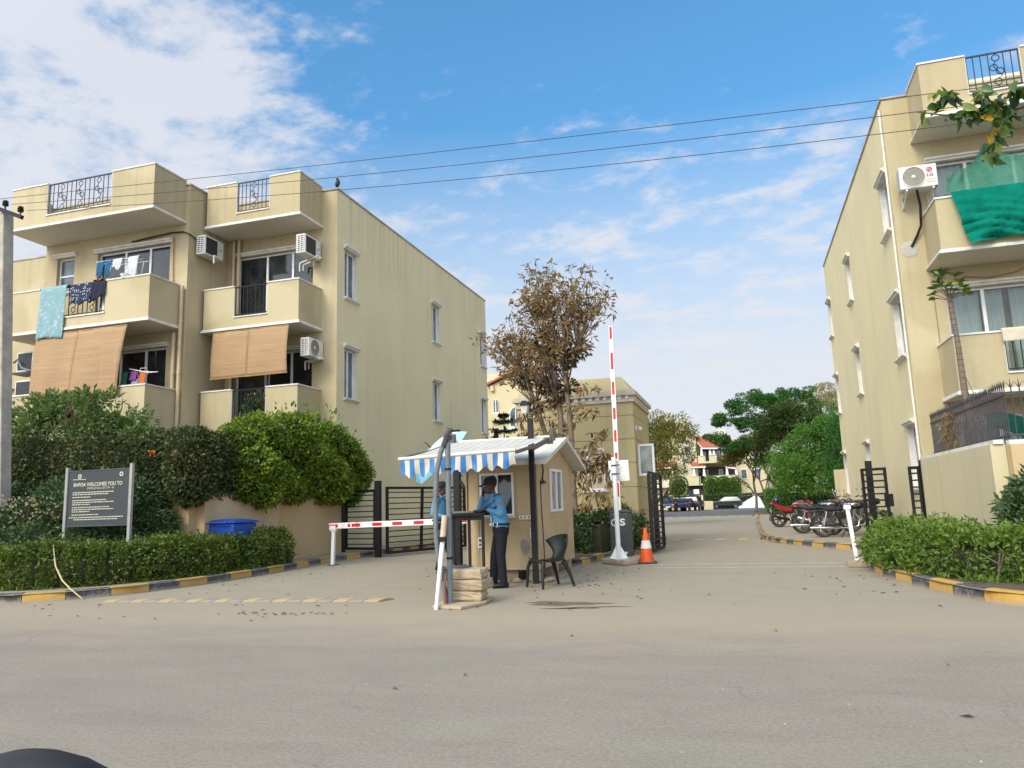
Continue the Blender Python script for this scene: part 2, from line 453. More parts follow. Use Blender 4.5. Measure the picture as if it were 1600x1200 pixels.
def limbs(mb, p, d, length, rad, level, maxlevel, tips, spread=0.7, nkid=3, jit=0.12, lift=0.05, shrink=0.68, taper=0.55, nsides=7):
    pts, dd = wander(p, d, length, 4, jit, lift)
    k = len(pts)
    mb.tube(pts, [rad*(1-(1-taper)*i/(k-1)) for i in range(k)], max(3, nsides-level), cap=False)
    if level >= maxlevel:
        tips.append((pts, rad*taper)); return
    for j in range(nkid):
        q = pts[-1] if j < 2 else pts[2+j % 2]
        a = RNG.random()*2*math.pi
        side = dd.orthogonal(); side.rotate(Matrix.Rotation(a, 3, dd))
        nd = (dd*(1-0.35*spread) + side*spread*(0.5+0.7*RNG.random())).normalized()
        limbs(mb, q, nd, length*shrink*(0.8+0.4*RNG.random()), rad*taper, level+1, maxlevel, tips, spread, nkid, jit, lift, shrink, taper, nsides)

def hedge_points(path, halfw, z0, z1, per_m2, rough=0.12, top_round=0.25):
    """leaf points over a clipped hedge that follows a ground path (list of (x,y))"""
    path = np.array(path, float); seg = np.diff(path, axis=0); ln = np.linalg.norm(seg, axis=1); tot = ln.sum()
    cum = np.concatenate([[0], np.cumsum(ln)])
    per = 2*(z1-z0)+2*halfw
    n = int(per_m2*per*tot + per_m2*4*halfw*(z1-z0))
    s = RNG.random(n)*(tot+2*halfw*0.8)-halfw*0.8
    sc = np.clip(s, 0, tot); i = np.clip(np.searchsorted(cum, sc, 'right')-1, 0, len(seg)-1)
    T = seg[i]/ln[i][:, None]; Nn = np.stack([T[:, 1], -T[:, 0]], 1)
    base = path[i] + T*(s-cum[i])[:, None]
    u = RNG.random(n)*per; h = z1-z0
    side = np.where(u < h, 1, np.where(u > h+2*halfw, -1, 0))
    off = np.where(side == 1, halfw, np.where(side == -1, -halfw, u-h-halfw))
    z = np.where(side == 1, z0+u, np.where(side == -1, z0+(per-u), z1))
    # rounded shoulders and bumpy growth
    cap = np.maximum(0, np.maximum(-s, s-tot))/(halfw*0.8)
    off = off*np.sqrt(np.maximum(0.02, 1-cap**2))
    e = np.clip((z-(z1-top_round))/top_round, 0, 1)
    off = off*(1-0.28*e*np.abs(off)/halfw)
    z = z - 0.10*h*(np.abs(off)/halfw)**3*(side == 0)
    b = 0.5*np.sin(base[:, 0]*3.1+base[:, 1]*2.3)+0.5*np.sin(base[:, 0]*7.7-base[:, 1]*5.9+z*6)+0.4*np.sin(base[:, 1]*13+z*11)
    amp = rough*(b*0.5 + RNG.normal(size=n)*0.35 - 0.3*RNG.random(n))
    off = off + np.sign(off+1e-6)*amp*np.where(side == 0, 0.2, 1)
    z = z + np.where(side == 0, amp, amp*0.15) + np.where((side == 0) & (RNG.random(n) < 0.03), RNG.random(n)*0.12, 0)
    P = np.stack([base[:, 0]+Nn[:, 0]*off, base[:, 1]+Nn[:, 1]*off, np.maximum(z, z0)], 1)
    out = np.stack([Nn[:, 0]*np.sign(off)*np.where(side == 0, .25, 1), Nn[:, 1]*np.sign(off)*np.where(side == 0, .25, 1), np.where(side == 0, 1.0, 0.35)], 1)
    D = out*0.7 + RNG.normal(size=(n, 3))*0.65
    return P, D
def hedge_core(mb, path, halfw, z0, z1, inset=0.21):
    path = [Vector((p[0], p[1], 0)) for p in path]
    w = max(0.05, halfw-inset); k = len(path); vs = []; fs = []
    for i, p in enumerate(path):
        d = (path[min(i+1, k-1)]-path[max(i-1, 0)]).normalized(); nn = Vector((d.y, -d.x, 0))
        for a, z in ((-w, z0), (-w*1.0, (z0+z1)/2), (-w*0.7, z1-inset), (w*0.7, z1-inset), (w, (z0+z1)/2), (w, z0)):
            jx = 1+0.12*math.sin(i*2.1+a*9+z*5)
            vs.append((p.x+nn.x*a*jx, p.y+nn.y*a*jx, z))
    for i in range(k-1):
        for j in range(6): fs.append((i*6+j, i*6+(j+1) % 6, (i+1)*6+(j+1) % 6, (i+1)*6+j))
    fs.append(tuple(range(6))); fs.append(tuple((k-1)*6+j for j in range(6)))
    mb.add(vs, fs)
def refine(path, step):
    out = []
    for a, b in zip(path[:-1], path[1:]):
        n = max(1, int(round(math.dist(a, b)/step)))
        for i in range(n): out.append((a[0]+(b[0]-a[0])*i/n, a[1]+(b[1]-a[1])*i/n))
    out.append(tuple(path[-1])); return out
def smooth_path(path, it=2):
    p = [tuple(q) for q in path]
    for _ in range(it):
        o = [p[0]]
        for a, b in zip(p[:-1], p[1:]):
            o.append((a[0]*.75+b[0]*.25, a[1]*.75+b[1]*.25)); o.append((a[0]*.25+b[0]*.75, a[1]*.25+b[1]*.75))
        o.append(p[-1]); p = o
    return p
# ------------------------------------------------------------------ materials of the setting
CREAM = (0.462, 0.388, 0.236)
wall_cream = M_plaster('wall_cream', CREAM, patch=(0.56, 0.475, 0.315), top=11.2)
wall_cream_lifted = M_plaster('wall_cream_shade_lift', (0.73, 0.635, 0.395), stain_amt=0.22, top=11.2)  # same cream paint as the fronts, lightened to lift the shade on side walls
wall_tan = M_plaster('wall_tan', (0.47, 0.39, 0.205), stain_amt=0.35)
wall_low = M_plaster('wall_low', (0.52, 0.385, 0.215), stain=(0.30, 0.25, 0.18), stain_amt=0.5, patch=(0.60, 0.50, 0.36))
wall_low_right = M_plaster('wall_low_right', (0.60, 0.525, 0.335), stain_amt=0.35)
wall_orange = M_plaster('wall_orange', (0.56, 0.42, 0.235), stain_amt=0.2)
soffit_white = M_plaster('soffit_white', (0.68, 0.63, 0.53), stain_amt=0.2)
trim_white = M('trim_white', (0.70, 0.68, 0.62), 0.6, var=0.06, dirt=(0.35, 0.31, 0.25), dirt_amt=0.6, dscale=3)
upvc = M('upvc_white', (0.78, 0.78, 0.76), 0.35, var=0.04, dirt=(0.5, 0.47, 0.42), dirt_amt=0.3)
iron_black = M('iron_black', (0.010, 0.010, 0.012), 0.55, var=0.25, dirt=(0.06, 0.045, 0.032), dirt_amt=0.22, dscale=5, spec=0.3)
iron_grey = M('iron_grey', (0.045, 0.043, 0.05), 0.55, var=0.2, dirt=(0.14, 0.09, 0.06), dirt_amt=0.4, dscale=6)
glass_dark = M_glass('glass_dark', (0.022, 0.026, 0.030))
glass_blue = M_glass('glass_blue', (0.10, 0.125, 0.15), 0.1)
curtain_mat = M('curtain_cloth', (0.72, 0.73, 0.70), 0.85, var=0.06)
pipe_cream = M('pipe_cream', (0.55, 0.44, 0.26), 0.5, var=0.08, dirt=(0.3, 0.25, 0.16), dirt_amt=0.4)
pipe_white = M('pipe_white', (0.72, 0.69, 0.60), 0.45, var=0.06, dirt=(0.4, 0.34, 0.25), dirt_amt=0.4)

def M_road(name, col, lane, dust, y0, y1, y2, patchy=0.2):
    """worn asphalt under road dust: dark carriageway below y0, a dusty band up to y1, then the paler entrance lane"""
    m, t, b = new_mat(name)
    v = objcoord(t, True); vx = objcoord(t, True, (0.42, 1.0, 1.0))
    g = t.nodes.new('ShaderNodeNewGeometry'); s = t.nodes.new('ShaderNodeSeparateXYZ'); t.links.new(g.outputs['Position'], s.inputs[0])
    big = noise(t, vx, 0.55, 6, 0.6, 0.3); mid = noise(t, vx, 2.2, 8, 0.68, 0.5); fine = noise(t, v, 150, 3, 0.7); grit = noise(t, v, 38, 5, 0.7)
    wob = tmath(t, 'ADD', tmath(t, 'MULTIPLY', tmath(t, 'SUBTRACT', mid, 0.5), 1.6), tmath(t, 'MULTIPLY', tmath(t, 'SUBTRACT', big, 0.5), 2.4))
    yy = tmath(t, 'ADD', s.outputs[1], wob)
    c = mixcol(t, mrange(t, big, 0.40, 0.62), col, (col[0]*1.0, col[1]*0.93, col[2]*0.99))
    c = mixcol(t, mrange(t, yy, y1, y2), c, lane)
    c = mixcol(t, mrange(t, mid, 0.32, 0.68), tuple_mul(t, c, 1-patchy*.45), tuple_mul(t, c, 1+patchy*.3))
    c = mixcol(t, mrange(t, grit, 0.36, 0.64), tuple_mul(t, c, 0.82), tuple_mul(t, c, 1.14))
    c = mixcol(t, mrange(t, noise(t, objcoord(t, True, (.6, 1, 1)), 5.5, 7, 0.7, .4), .55, .72, 0, .3), c, tuple_mul(t, c, .74))
    dk = noise(t, objcoord(t, True, (0.45, 1.4, 1)), 1.5, 9, 0.72, 0.7)
    c = mixcol(t, mrange(t, dk, 0.58, 0.74, 0, 0.25), c, tuple_mul(t, c, 0.66))
    d1 = mrange(t, yy, y0, y1-0.4, 0.0, 0.9); d2 = mrange(t, yy, y1, y2, 1.0, 0.25)
    c = mixcol(t, tmath(t, 'MULTIPLY', d1, d2), c, mixcol(t, mrange(t, grit, 0.35, 0.7), tuple(x*0.9 for x in dust), tuple(x*1.06 for x in dust)))
    c = mixcol(t, mrange(t, fine, 0.3, 0.75, 0, 0.28), c, (0.09, 0.08, 0.07))
    c = mixcol(t, mrange(t, noise(t, v, 60, 2, 0.5), 0.66, 0.72, 0, 0.3), c, (0.6, 0.55, 0.48))
    c = mixcol(t, mrange(t, noise(t, v, 9, 8, 0.75), 0.60, 0.75, 0, 0.25), c, tuple_mul(t, c, 0.7))
    vo = t.nodes.new('ShaderNodeTexVoronoi'); vo.feature = 'DISTANCE_TO_EDGE'; vo.inputs['Scale'].default_value = 0.42
    wv = t.nodes.new('ShaderNodeVectorMath'); wv.operation = 'ADD'; t.links.new(v, wv.inputs[0])
    nc = tnode(t, 'ShaderNodeTexNoise'); nc.inputs['Scale'].default_value = 1.6; nc.inputs['Detail'].default_value = 6; t.links.new(v, nc.inputs['Vector'])
    t.links.new(nc.outputs['Color'], wv.inputs[1]); t.links.new(wv.outputs[0], vo.inputs['Vector'])
    crk = tmath(t, 'MULTIPLY', mrange(t, vo.outputs['Distance'], 0.008, 0.002), mrange(t, big, 0.50, 0.60, 0, 0.28))
    c = mixcol(t, crk, c, (0.10, 0.085, 0.07))
    t.links.new(c, b.inputs['Base Color']); b.inputs['Roughness'].default_value = 0.9; b.inputs['Specular IOR Level'].default_value = 0.2
    h = tmath(t, 'ADD', tmath(t, 'MULTIPLY', fine, 0.6), tmath(t, 'ADD', grit, tmath(t, 'MULTIPLY', mid, 2.0)))
    bump(t, b, h, 0.4, 0.008); MATS[name] = m; return m
def tuple_mul(t, c, k): return mixcol(t, 1.0, c, (k, k, k), 'MULTIPLY')
LANE = (0.355, 0.305, 0.220); DUST = (0.415, 0.332, 0.228)
road_mat = M_road('road_asphalt', (0.312, 0.273, 0.210), LANE, DUST, 6.4, 8.6, 10.4)
back_road_mat = M_road('back_road', (0.13, 0.125, 0.125), (0.14, 0.135, 0.13), (0.14, 0.135, 0.13), -900, -800, -700)
dust_mat = M_road('dusty_earth', (0.25, 0.20, 0.145), (0.26, 0.21, 0.15), (0.30, 0.24, 0.17), -900, -800, -700)
pave_mat = M_road('pavement_concrete', (0.345, 0.29, 0.215), (0.37, 0.315, 0.235), DUST, -900, -800, -700, 0.15)
soil_mat = M_road('planting_soil', (0.10, 0.075, 0.05), (0.12, 0.09, 0.06), (0.16, 0.12, 0.08), -900, -800, -700)
def M_kerb(name, col):
    m, t, b = new_mat(name); v = objcoord(t, True)
    n1 = noise(t, v, 9, 7, 0.68, 0.5); n2 = noise(t, v, 40, 4, 0.6)
    g = t.nodes.new('ShaderNodeNewGeometry'); s = t.nodes.new('ShaderNodeSeparateXYZ'); t.links.new(g.outputs['Position'], s.inputs[0])
    c = mixcol(t, mrange(t, n1, 0.3, 0.7), tuple(x*0.8 for x in col), tuple(x*1.12 for x in col))
    c = mixcol(t, mrange(t, n1, 0.50, 0.74, 0, 0.75), c, (0.30, 0.25, 0.19))
    c = mixcol(t, mrange(t, tmath(t, 'ADD', s.outputs[2], tmath(t, 'MULTIPLY', n1, -0.06)), 0.035, -0.02, 0, 0.8), c, (0.33, 0.27, 0.20))
    t.links.new(c, b.inputs['Base Color']); b.inputs['Roughness'].default_value = 0.85
    bump(t, b, tmath(t, 'ADD', n1, tmath(t, 'MULTIPLY', n2, 0.4)), 0.5, 0.012); MATS[name] = m; return m
kerb_yellow = M_kerb('kerb_yellow', (0.50, 0.285, 0.045)); kerb_black = M_kerb('kerb_black', (0.060, 0.060, 0.064)); kerb_plain = M_kerb('kerb_plain', (0.33, 0.28, 0.22))
paint_yellow = M_kerb('paint_yellow', (0.55, 0.36, 0.10)); paint_grey = M_kerb('paint_grey', (0.20, 0.185, 0.17)); paint_white = M('paint_white_worn', (0.48, 0.44, 0.38), 0.85, var=0.2, dirt=(0.30, 0.26, 0.21), dirt_amt=0.9, dscale=5)

# ------------------------------------------------------------------ ground, roads, pavements
def sheet(poly, z, name, mat):
    bm = bmesh.new(); vs = [bm.verts.new((x, y, z)) for x, y in poly]; bm.faces.new(vs)
    bmesh.ops.triangulate(bm, faces=bm.faces[:]); me = bpy.data.meshes.new(name); bm.to_mesh(me); bm.free()
    for p in me.polygons:
        if p.normal.z < 0: p.flip()
    me.materials.append(mat); o = put(name, me); o['kind'] = 'structure'; return o
sheet([(-900, -300), (900, -300), (900, 1400), (-900, 1400)], -0.012, 'ground', dust_mat)
sheet([(-300, -14), (300, -14), (300, 9.3), (-300, 9.3)], 0.0, 'main_road', road_mat)
sheet([(-10.4, 14), (-11.6, 9.3), (3.6, 9.3), (2.4, 14), (3.2, 18.6), (0.6, 24), (0.7, 40), (1.2, 58), (-6.6, 58), (-10.5, 40)], 0.0, 'entrance_road', road_mat)
sheet([(-40, 57.9), (30, 57.9), (40, 106), (-60, 106)], 0.0045, 'inner_road', back_road_mat)

def kerb_run(name, path, w, h, block, start_yellow=True, flip=1, colours=True, fade=None, cornerz=0.02):
    """kerb of separate painted stones: name is one structure; every stone is a piece of it"""
    path = smooth_path(path, 3); p = np.array(path); seg = np.diff(p, axis=0); ln = np.linalg.norm(seg, axis=1); cum = np.concatenate([[0], np.cumsum(ln)])
    def at(s):
        s = min(max(s, 0), cum[-1]-1e-6); i = int(np.searchsorted(cum, s, 'right')-1); i = min(i, len(seg)-1)
        q = p[i]+seg[i]*((s-cum[i])/ln[i]); d = seg[i]/ln[i]; return q, np.array([d[1], -d[0]])*flip
    core = MB(); vs = []; ks = np.arange(0, cum[-1]+0.01, 0.3)
    for s in ks:
        q, n_ = at(s)
        vs += [(q[0]+n_[0]*0.02, q[1]+n_[1]*0.02, -0.1), (q[0]+n_[0]*0.02, q[1]+n_[1]*0.02, h-0.012), (q[0]+n_[0]*w*0.97, q[1]+n_[1]*w*0.97, h-0.012), (q[0]+n_[0]*w*0.97, q[1]+n_[1]*w*0.97, -0.1)]
    fs = [(i*4+j, i*4+(j+1) % 4, (i+1)*4+(j+1) % 4, (i+1)*4+j) for i in range(len(ks)-1) for j in range(4)]
    core.add(vs, fs); ko = part(name, core, kerb_plain); ko['kind'] = 'structure'
    s = 0.0; i = 0
    while s < cum[-1]-0.15:
        L = block*(0.94+0.12*random.random()); a, e = s+0.006, min(s+L-0.006, cum[-1])
        mb = MB(); vv = []; m_ = max(2, int((e-a)/0.22)+1); dz = random.uniform(-.006, .006); dn = random.uniform(-.006, .006)
        for k in range(m_+1):
            q, n_ = at(a+(e-a)*k/m_)
            for o_, z in ((dn, -0.02), (dn+0.004, h*0.72), (dn+0.035, h*0.97+dz), (w*0.5, h+dz), (w-0.02, h+dz), (w, h*0.8), (w, -0.02)):
                vv.append((q[0]+n_[0]*o_, q[1]+n_[1]*o_, z))
        c_ = 7
        ff = [(k*c_+j, k*c_+j+1, (k+1)*c_+j+1, (k+1)*c_+j) for k in range(m_) for j in range(c_-1)]
        ff += [tuple(range(c_)), tuple(m_*c_+j for j in range(c_))]
        mb.add(vv, ff)
        mt = (kerb_yellow if (i % 2 == 0) == start_yellow else kerb_black) if colours else kerb_plain
        part('kerb_stone', mb, mt, ko, True); s += L; i += 1
    return ko
KH = 0.15
kerb_left = [(-60, 9.0), (-16, 9.05), (-12.4, 9.15), (-11.2, 9.36), (-10.55, 9.85), (-10.05, 10.7), (-9.8, 11.9), (-9.75, 13.2), (-9.8, 14.6), (-10.05, 16.3), (-10.12, 17.7), (-10.0, 19.2), (-10.0, 23), (-10.4, 32)]
kerb_run('left_kerb', kerb_left[1:], 0.16, KH, 0.64, True, -1)
sheet(kerb_left + [(-11.9, 32), (-11.9, 60), (-60, 60)], KH-0.02, 'left_pavement', pave_mat)
kerb_right = [(60, 9.0), (7, 9.05), (4.4, 9.15), (3.1, 9.5), (2.55, 10.1), (2.3, 11.0), (2.1, 12.2), (1.93, 13.2), (1.95, 14.4), (2.2, 15.6), (2.8, 16.6), (3.9, 17.2), (6, 17.3)]
kerb_run('right_bed_kerb', kerb_right[1:], 0.16, KH, 0.60, False, 1)
sheet(kerb_right + [(6, 17.2), (60, 17.2)], KH-0.02, 'right_bed', soil_mat)
kerb_right2 = [(7, 18.2), (3.6, 18.5), (2.35, 19.2), (1.75, 20.1), (1.2, 21.3), (0.72, 22.8), (0.46, 24.8), (0.42, 27.5), (0.46, 33), (0.5, 44), (0.8, 54)]
kerb_run('right_pavement_kerb', kerb_right2, 0.15, KH, 0.48, True, 1)
sheet(kerb_right2 + [(40, 54), (40, 18.2)], KH-0.02, 'right_pavement', pave_mat)
isl = [(-4.9, 15.6), (-3.35, 15.35), (-3.22, 15.9), (-3.12, 17.4), (-2.62, 18.7), (-2.5, 20.4), (-2.5, 25)]
kerb_run('island_kerb', isl, 0.15, KH, 0.55, False, -1)
sheet(isl + [(-6.6, 25), (-6.6, 20.5), (-5.9, 16.5)], KH-0.02, 'island', soil_mat)
kerb_run('lane_kerb', [(-6.6, 27), (-6.7, 20.6), (-6.35, 17.2), (-5.6, 15.75), (-4.9, 15.6)], 0.15, KH, 0.55, True, -1)
kerb_run('far_bed_kerb', [(0.75, 54.2), (1.2, 53.7), (4.5, 53.6), (9, 53.6)], 0.15, 0.15, 0.9, True, 1)
sheet([(0.75, 54.2), (1.2, 53.8), (9, 53.8), (12, 60), (12, 80), (1.4, 80)], 0.12, 'far_bed', soil_mat)

# speed bumps: rows of coloured segments, each a piece
def bump_row(x0, x1, y, label, seg, hgt, dep, ya=None, first=0):
    t = thing('speed_bump', label, 'speed bump', ((x0+x1)/2, y, 0))
    n = int(round((x1-x0)/seg)); ya = ya if ya is not None else y
    for i in range(n):
        a = x0+(x1-x0)*i/n+0.006; b = x0+(x1-x0)*(i+1)/n-0.006; yy = y+(ya-y)*i/n
        mb = MB(); sk = 0.11
        pr = [(-dep/2, 0.002), (-dep*0.32, hgt*0.7), (-dep*0.12, hgt), (dep*0.12, hgt), (dep*0.32, hgt*0.7), (dep/2, 0.002)]
        vs = [(a+sk*(u/dep), yy+u, v) for u, v in pr] + [(b+sk*(u/dep), yy+u, v) for u, v in pr]
        k = len(pr)
        mb.add(vs, [tuple(range(k)), tuple(range(2*k-1, k-1, -1))]+[(j, j+k, j+1+k, j+1) for j in range(k-1)])
        part('bump_segment', mb, paint_yellow if (i+first) % 2 == 0 else paint_grey, t)
    return t
bump_row(-9.55, -4.95, 9.78, 'worn yellow and grey speed bump across the left lane entrance', 0.24, 0.035, 0.36, 10.0)
bump_row(-2.3, 0.42, 24.9, 'thin yellow and dark speed bump just inside the open gate', 0.34, 0.045, 0.3)
bump_row(-6.4, 0.5, 57.6, 'distant pale dashed speed bump before the parked cars', 0.43, 0.05, 0.4)
mk = MB()
mk.box(-1.9, 1.72, 15.72, 15.82, 0.002, 0.0035); mk.box(-1.75, 1.72, 14.95, 15.03, 0.002, 0.0035)
o = struct('road_markings', mk, paint_white)
# damp stain on the asphalt beside the chair
st_mat = M('damp_stain', (0.16, 0.115, 0.07), 0.9, var=0.3)
mb = MB(); vs = [(-2.34, 9.80, 0.0025)]; k = 28
for i in range(k):
    a = 2*math.pi*i/k; q = 1+0.22*math.sin(3*a+1)+0.15*math.sin(7*a)
    vs.append((-2.34+0.50*q*math.cos(a), 9.80+0.20*q*math.sin(a), 0.0025))
mb.add(vs, [(0, i+1, (i+1) % k+1) for i in range(k)])
vs = [(-2.05, 9.42, 0.0025)]
for i in range(k):
    a = 2*math.pi*i/k; q = 1+0.4*math.sin(4*a+1)+0.25*math.sin(9*a)
    vs.append((-2.0+0.4*q*math.cos(a), 9.42+0.07*q*math.sin(a)+0.12*math.cos(a), 0.0025))
mb.add(vs, [(0, i+1, (i+1) % k+1) for i in range(k)])
tag(part('damp_patch', mb, st_mat), kind='structure')
# ------------------------------------------------------------------ wall, window and balcony builders
def pl_y(c): return lambda u, v, d: (u, c+d, v)          # plane facing -Y
def pl_x(c): return lambda u, v, d: (c-d, u, v)          # plane facing +X
def pl_nx(c): return lambda u, v, d: (c+d, u, v)         # plane facing -X
def fbox(mb, fn, u0, u1, v0, v1, d0, d1, mi=0):
    vs = [fn(u, v, d) for d in (d0, d1) for v in (v0, v1) for u in (u0, u1)]
    return mb.add(vs, [(0, 2, 3, 1), (4, 5, 7, 6), (0, 1, 5, 4), (2, 6, 7, 3), (0, 4, 6, 2), (1, 3, 7, 5)], mi)
def wall_holes(mb, fn, u0, u1, v0, v1, holes, depth=0.2, mi=0, mi_rev=0):
    us = sorted({u0, u1, *[h[0] for h in holes], *[h[1] for h in holes]}); vs = sorted({v0, v1, *[h[2] for h in holes], *[h[3] for h in holes]})
    for a, b in zip(us[:-1], us[1:]):
        for c, d in zip(vs[:-1], vs[1:]):
            mu, mv = (a+b)/2, (c+d)/2
            if any(h[0] < mu < h[1] and h[2] < mv < h[3] for h in holes): continue
            mb.add([fn(a, c, 0), fn(b, c, 0), fn(b, d, 0), fn(a, d, 0)], [(0, 1, 2, 3)], mi)
    for a, b, c, d in holes:
        for (p, q) in (((a, c), (b, c)), ((b, c), (b, d)), ((b, d), (a, d)), ((a, d), (a, c))):
            mb.add([fn(*p, 0), fn(*q, 0), fn(*q, depth), fn(*p, depth)], [(0, 1, 2, 3)], mi_rev)
        mb.add([fn(a, c, depth), fn(b, c, depth), fn(b, d, depth), fn(a, d, depth)], [(0, 1, 2, 3)], mi_rev)
def no_recalc_part(name, mb, mats, parent):
    off = root_loc(parent); me = bpy.data.meshes.new(name)
    me.from_pydata([(v[0]-off[0], v[1]-off[1], v[2]-off[2]) for v in mb.v], [], mb.f)
    for m in (mats if isinstance(mats, (list, tuple)) else [mats]): me.materials.append(m)
    me.polygons.foreach_set('material_index', mb.m); me.update(); return put(name, me, parent)
def M_archglass(name, tint=(0.75, 0.8, 0.8), refl=0.05):
    m, t, b = new_mat(name); t.nodes.remove(b)
    tr = t.nodes.new('ShaderNodeBsdfTransparent'); tr.inputs[0].default_value = (*tint, 1)
    gl = t.nodes.new('ShaderNodeBsdfGlossy'); gl.inputs['Roughness'].default_value = 0.03
    mx = t.nodes.new('ShaderNodeMixShader'); lw = t.nodes.new('ShaderNodeLayerWeight'); lw.inputs[0].default_value = 0.25
    t.links.new(tmath(t, 'ADD', tmath(t, 'MULTIPLY', lw.outputs['Fresnel'], 0.8), refl*0.4), mx.inputs[0])
    t.links.new(tr.outputs[0], mx.inputs[1]); t.links.new(gl.outputs[0], mx.inputs[2]); t.links.new(mx.outputs[0], t.nodes['Material Output'].inputs[0])
    MATS[name] = m; return m
glass_clear = M_archglass('glass_clear')
room_dark = M('room_dark', (0.05, 0.045, 0.04), 0.9)

def window(parent, fn, u0, u1, v0, v1, bars=(), cross=(), depth=0.2, glass=None, hood=0.12, sill=True, fw=0.05, hoodw=0.1, curtain=None, name='window'):
    """frame mesh with one child per pane, a moulded hood and a sill; curtain is a list of (u0,u1) cloth spans behind clear glass"""
    d0 = depth-0.09; d1 = depth-0.03
    fr = MB(); glass = glass or glass_dark
    us = [u0]+[b for b in bars]+[u1]
    fbox(fr, fn, u0, u1, v1-fw, v1, d0, d1); fbox(fr, fn, u0, u1, v0, v0+fw, d0, d1)
    for i, u in enumerate(us):
        a, b = (u, u+fw) if i == 0 else ((u-fw, u) if i == len(us)-1 else (u-fw*.7, u+fw*.7))
        fbox(fr, fn, a, b, v0+fw, v1-fw, d0-(0.0015 if 0 < i < len(us)-1 else 0), d1)
    for i, (a, b, v) in enumerate(cross): fbox(fr, fn, a+fw, b-fw*.7, v-fw*.5, v+fw*.5, d0+0.002, d1)
    w = part(name, fr, upvc, parent)
    for a, b in zip(us[:-1], us[1:]):
        cuts = [v0+fw]+[v for (ca, cb, v) in cross if ca <= a+1e-6 and cb >= b-1e-6]+[v1-fw]
        for c, d in zip(cuts[:-1], cuts[1:]):
            p = MB(); fbox(p, fn, a+fw*.8, b-fw*.8, c, d, d0+0.03, d0+0.036); part('pane', p, glass, w)
    if hood:
        h = MB(); pr = [(-0.001, 0.0), (-hood*.55, 0.015), (-hood*.62, 0.05), (-hood, 0.075), (-hood, 0.12), (-hood*.3, 0.135), (-0.001, 0.14)]
        a, b = u0-hoodw, u1+hoodw
        vs = [fn(a, v1+v, d) for d, v in pr]+[fn(b, v1+v, d) for d, v in pr]; k = len(pr)
        h.add(vs, [tuple(range(k)), tuple(range(2*k-1, k-1, -1))]+[(j, j+k, (j+1) % k+k, (j+1) % k) for j in range(k)])
        part('window_hood', h, trim_white, w)
    if sill:
        h = MB(); pr = [(0.10, 0.0), (-0.10, -0.012), (-0.10, -0.055), (-0.05, -0.085), (-0.001, -0.12), (-0.001, -0.002), (0.10, -0.002)]
        pr = [(-0.001, -0.001), (-0.11, -0.012), (-0.11, -0.05), (-0.06, -0.08), (-0.001, -0.12)]
        a, b = u0-hoodw*.8, u1+hoodw*.8; k = len(pr)
        vs = [fn(a, v0+v, d) for d, v in pr]+[fn(b, v0+v, d) for d, v in pr]
        h.add(vs, [tuple(range(k)), tuple(range(2*k-1, k-1, -1))]+[(j, j+k, (j+1) % k+k, (j+1) % k) for j in range(k)])
        part('window_sill', h, trim_white, w)
    for (a, b) in (curtain or []):
        c = MB(); n = max(10, int((b-a)/0.03))
        ph = RNG.random()*6
        def cf(u, v):
            uu = a+(b-a)*u; q = 0.022*math.sin(uu*38+ph+0.6*math.sin(v*3))+0.014*math.sin(uu*71+1.3*ph)
            return fn(uu+0.012*math.sin(uu*9)*(1-v), v0+0.02+(v1-v0-0.06)*v, depth+0.10+q)
        c.grid(cf, n, 4); part('curtain', c, curtain_mat, w, True)
    return w
def scroll(mb, fn, u, v0, v1, d, r=0.075, t=0.012):
    """wrought iron ornament: chain of rings on a snaking bar"""
    h = v1-v0; cz = [v0+h*0.16, v0+h*0.46, v0+h*0.58, v0+h*0.86]
    offs = [0.0, 0.06, -0.06, 0.0]
    for o, c in zip(offs, cz):
        pts = [fn(u+o+r*math.cos(a), c+r*math.sin(a), d) for a in (2*math.pi*k/12 for k in range(12))]
        mb.tube(pts, t, 4, closed=True)
    mb.tube([fn(u, v0, d), fn(u, cz[0]-r, d)], t, 4); mb.tube([fn(u, cz[3]+r, d), fn(u, v1, d)], t, 4)
    mb.tube([fn(u, cz[0]+r, d), fn(u+0.10, (cz[0]+cz[1])/2, d), fn(u-.06, cz[2]+r*.4, d), fn(u-.03, (cz[2]+cz[3])/2, d), fn(u, cz[3]-r, d)], t, 4)
def railing(parent, fn, u0, u1, v0, v1, d=0.05, step=0.14, scrolls=(0.5,), mat=None, lift=0.05):
    mat = mat or iron_black
    r = MB(); fbox(r, fn, u0, u1, v1-0.03, v1, d-0.02, d+0.02); ro = part('railing', r, mat, parent)
    r = MB(); fbox(r, fn, u0, u1, v0+lift, v0+lift+0.022, d-0.011, d+0.011); part('bottom_rail', r, mat, ro)
    n = int(round((u1-u0)/step)); sc = [int(round(s*n)) for s in scrolls]
    for i in range(n+1):
        u = min(max(u0+(u1-u0)*i/n, u0+0.012), u1-0.012)
        if i in sc:
            b = MB(); scroll(b, fn, u, v0+lift+0.02, v1-0.02, d); part('scroll', b, mat, ro)
        else:
            b = MB(); fbox(b, fn, u-0.009, u+0.009, v0+lift+.015, v1-0.012, d-0.009, d+0.009); part('baluster', b, mat, ro)
    return ro
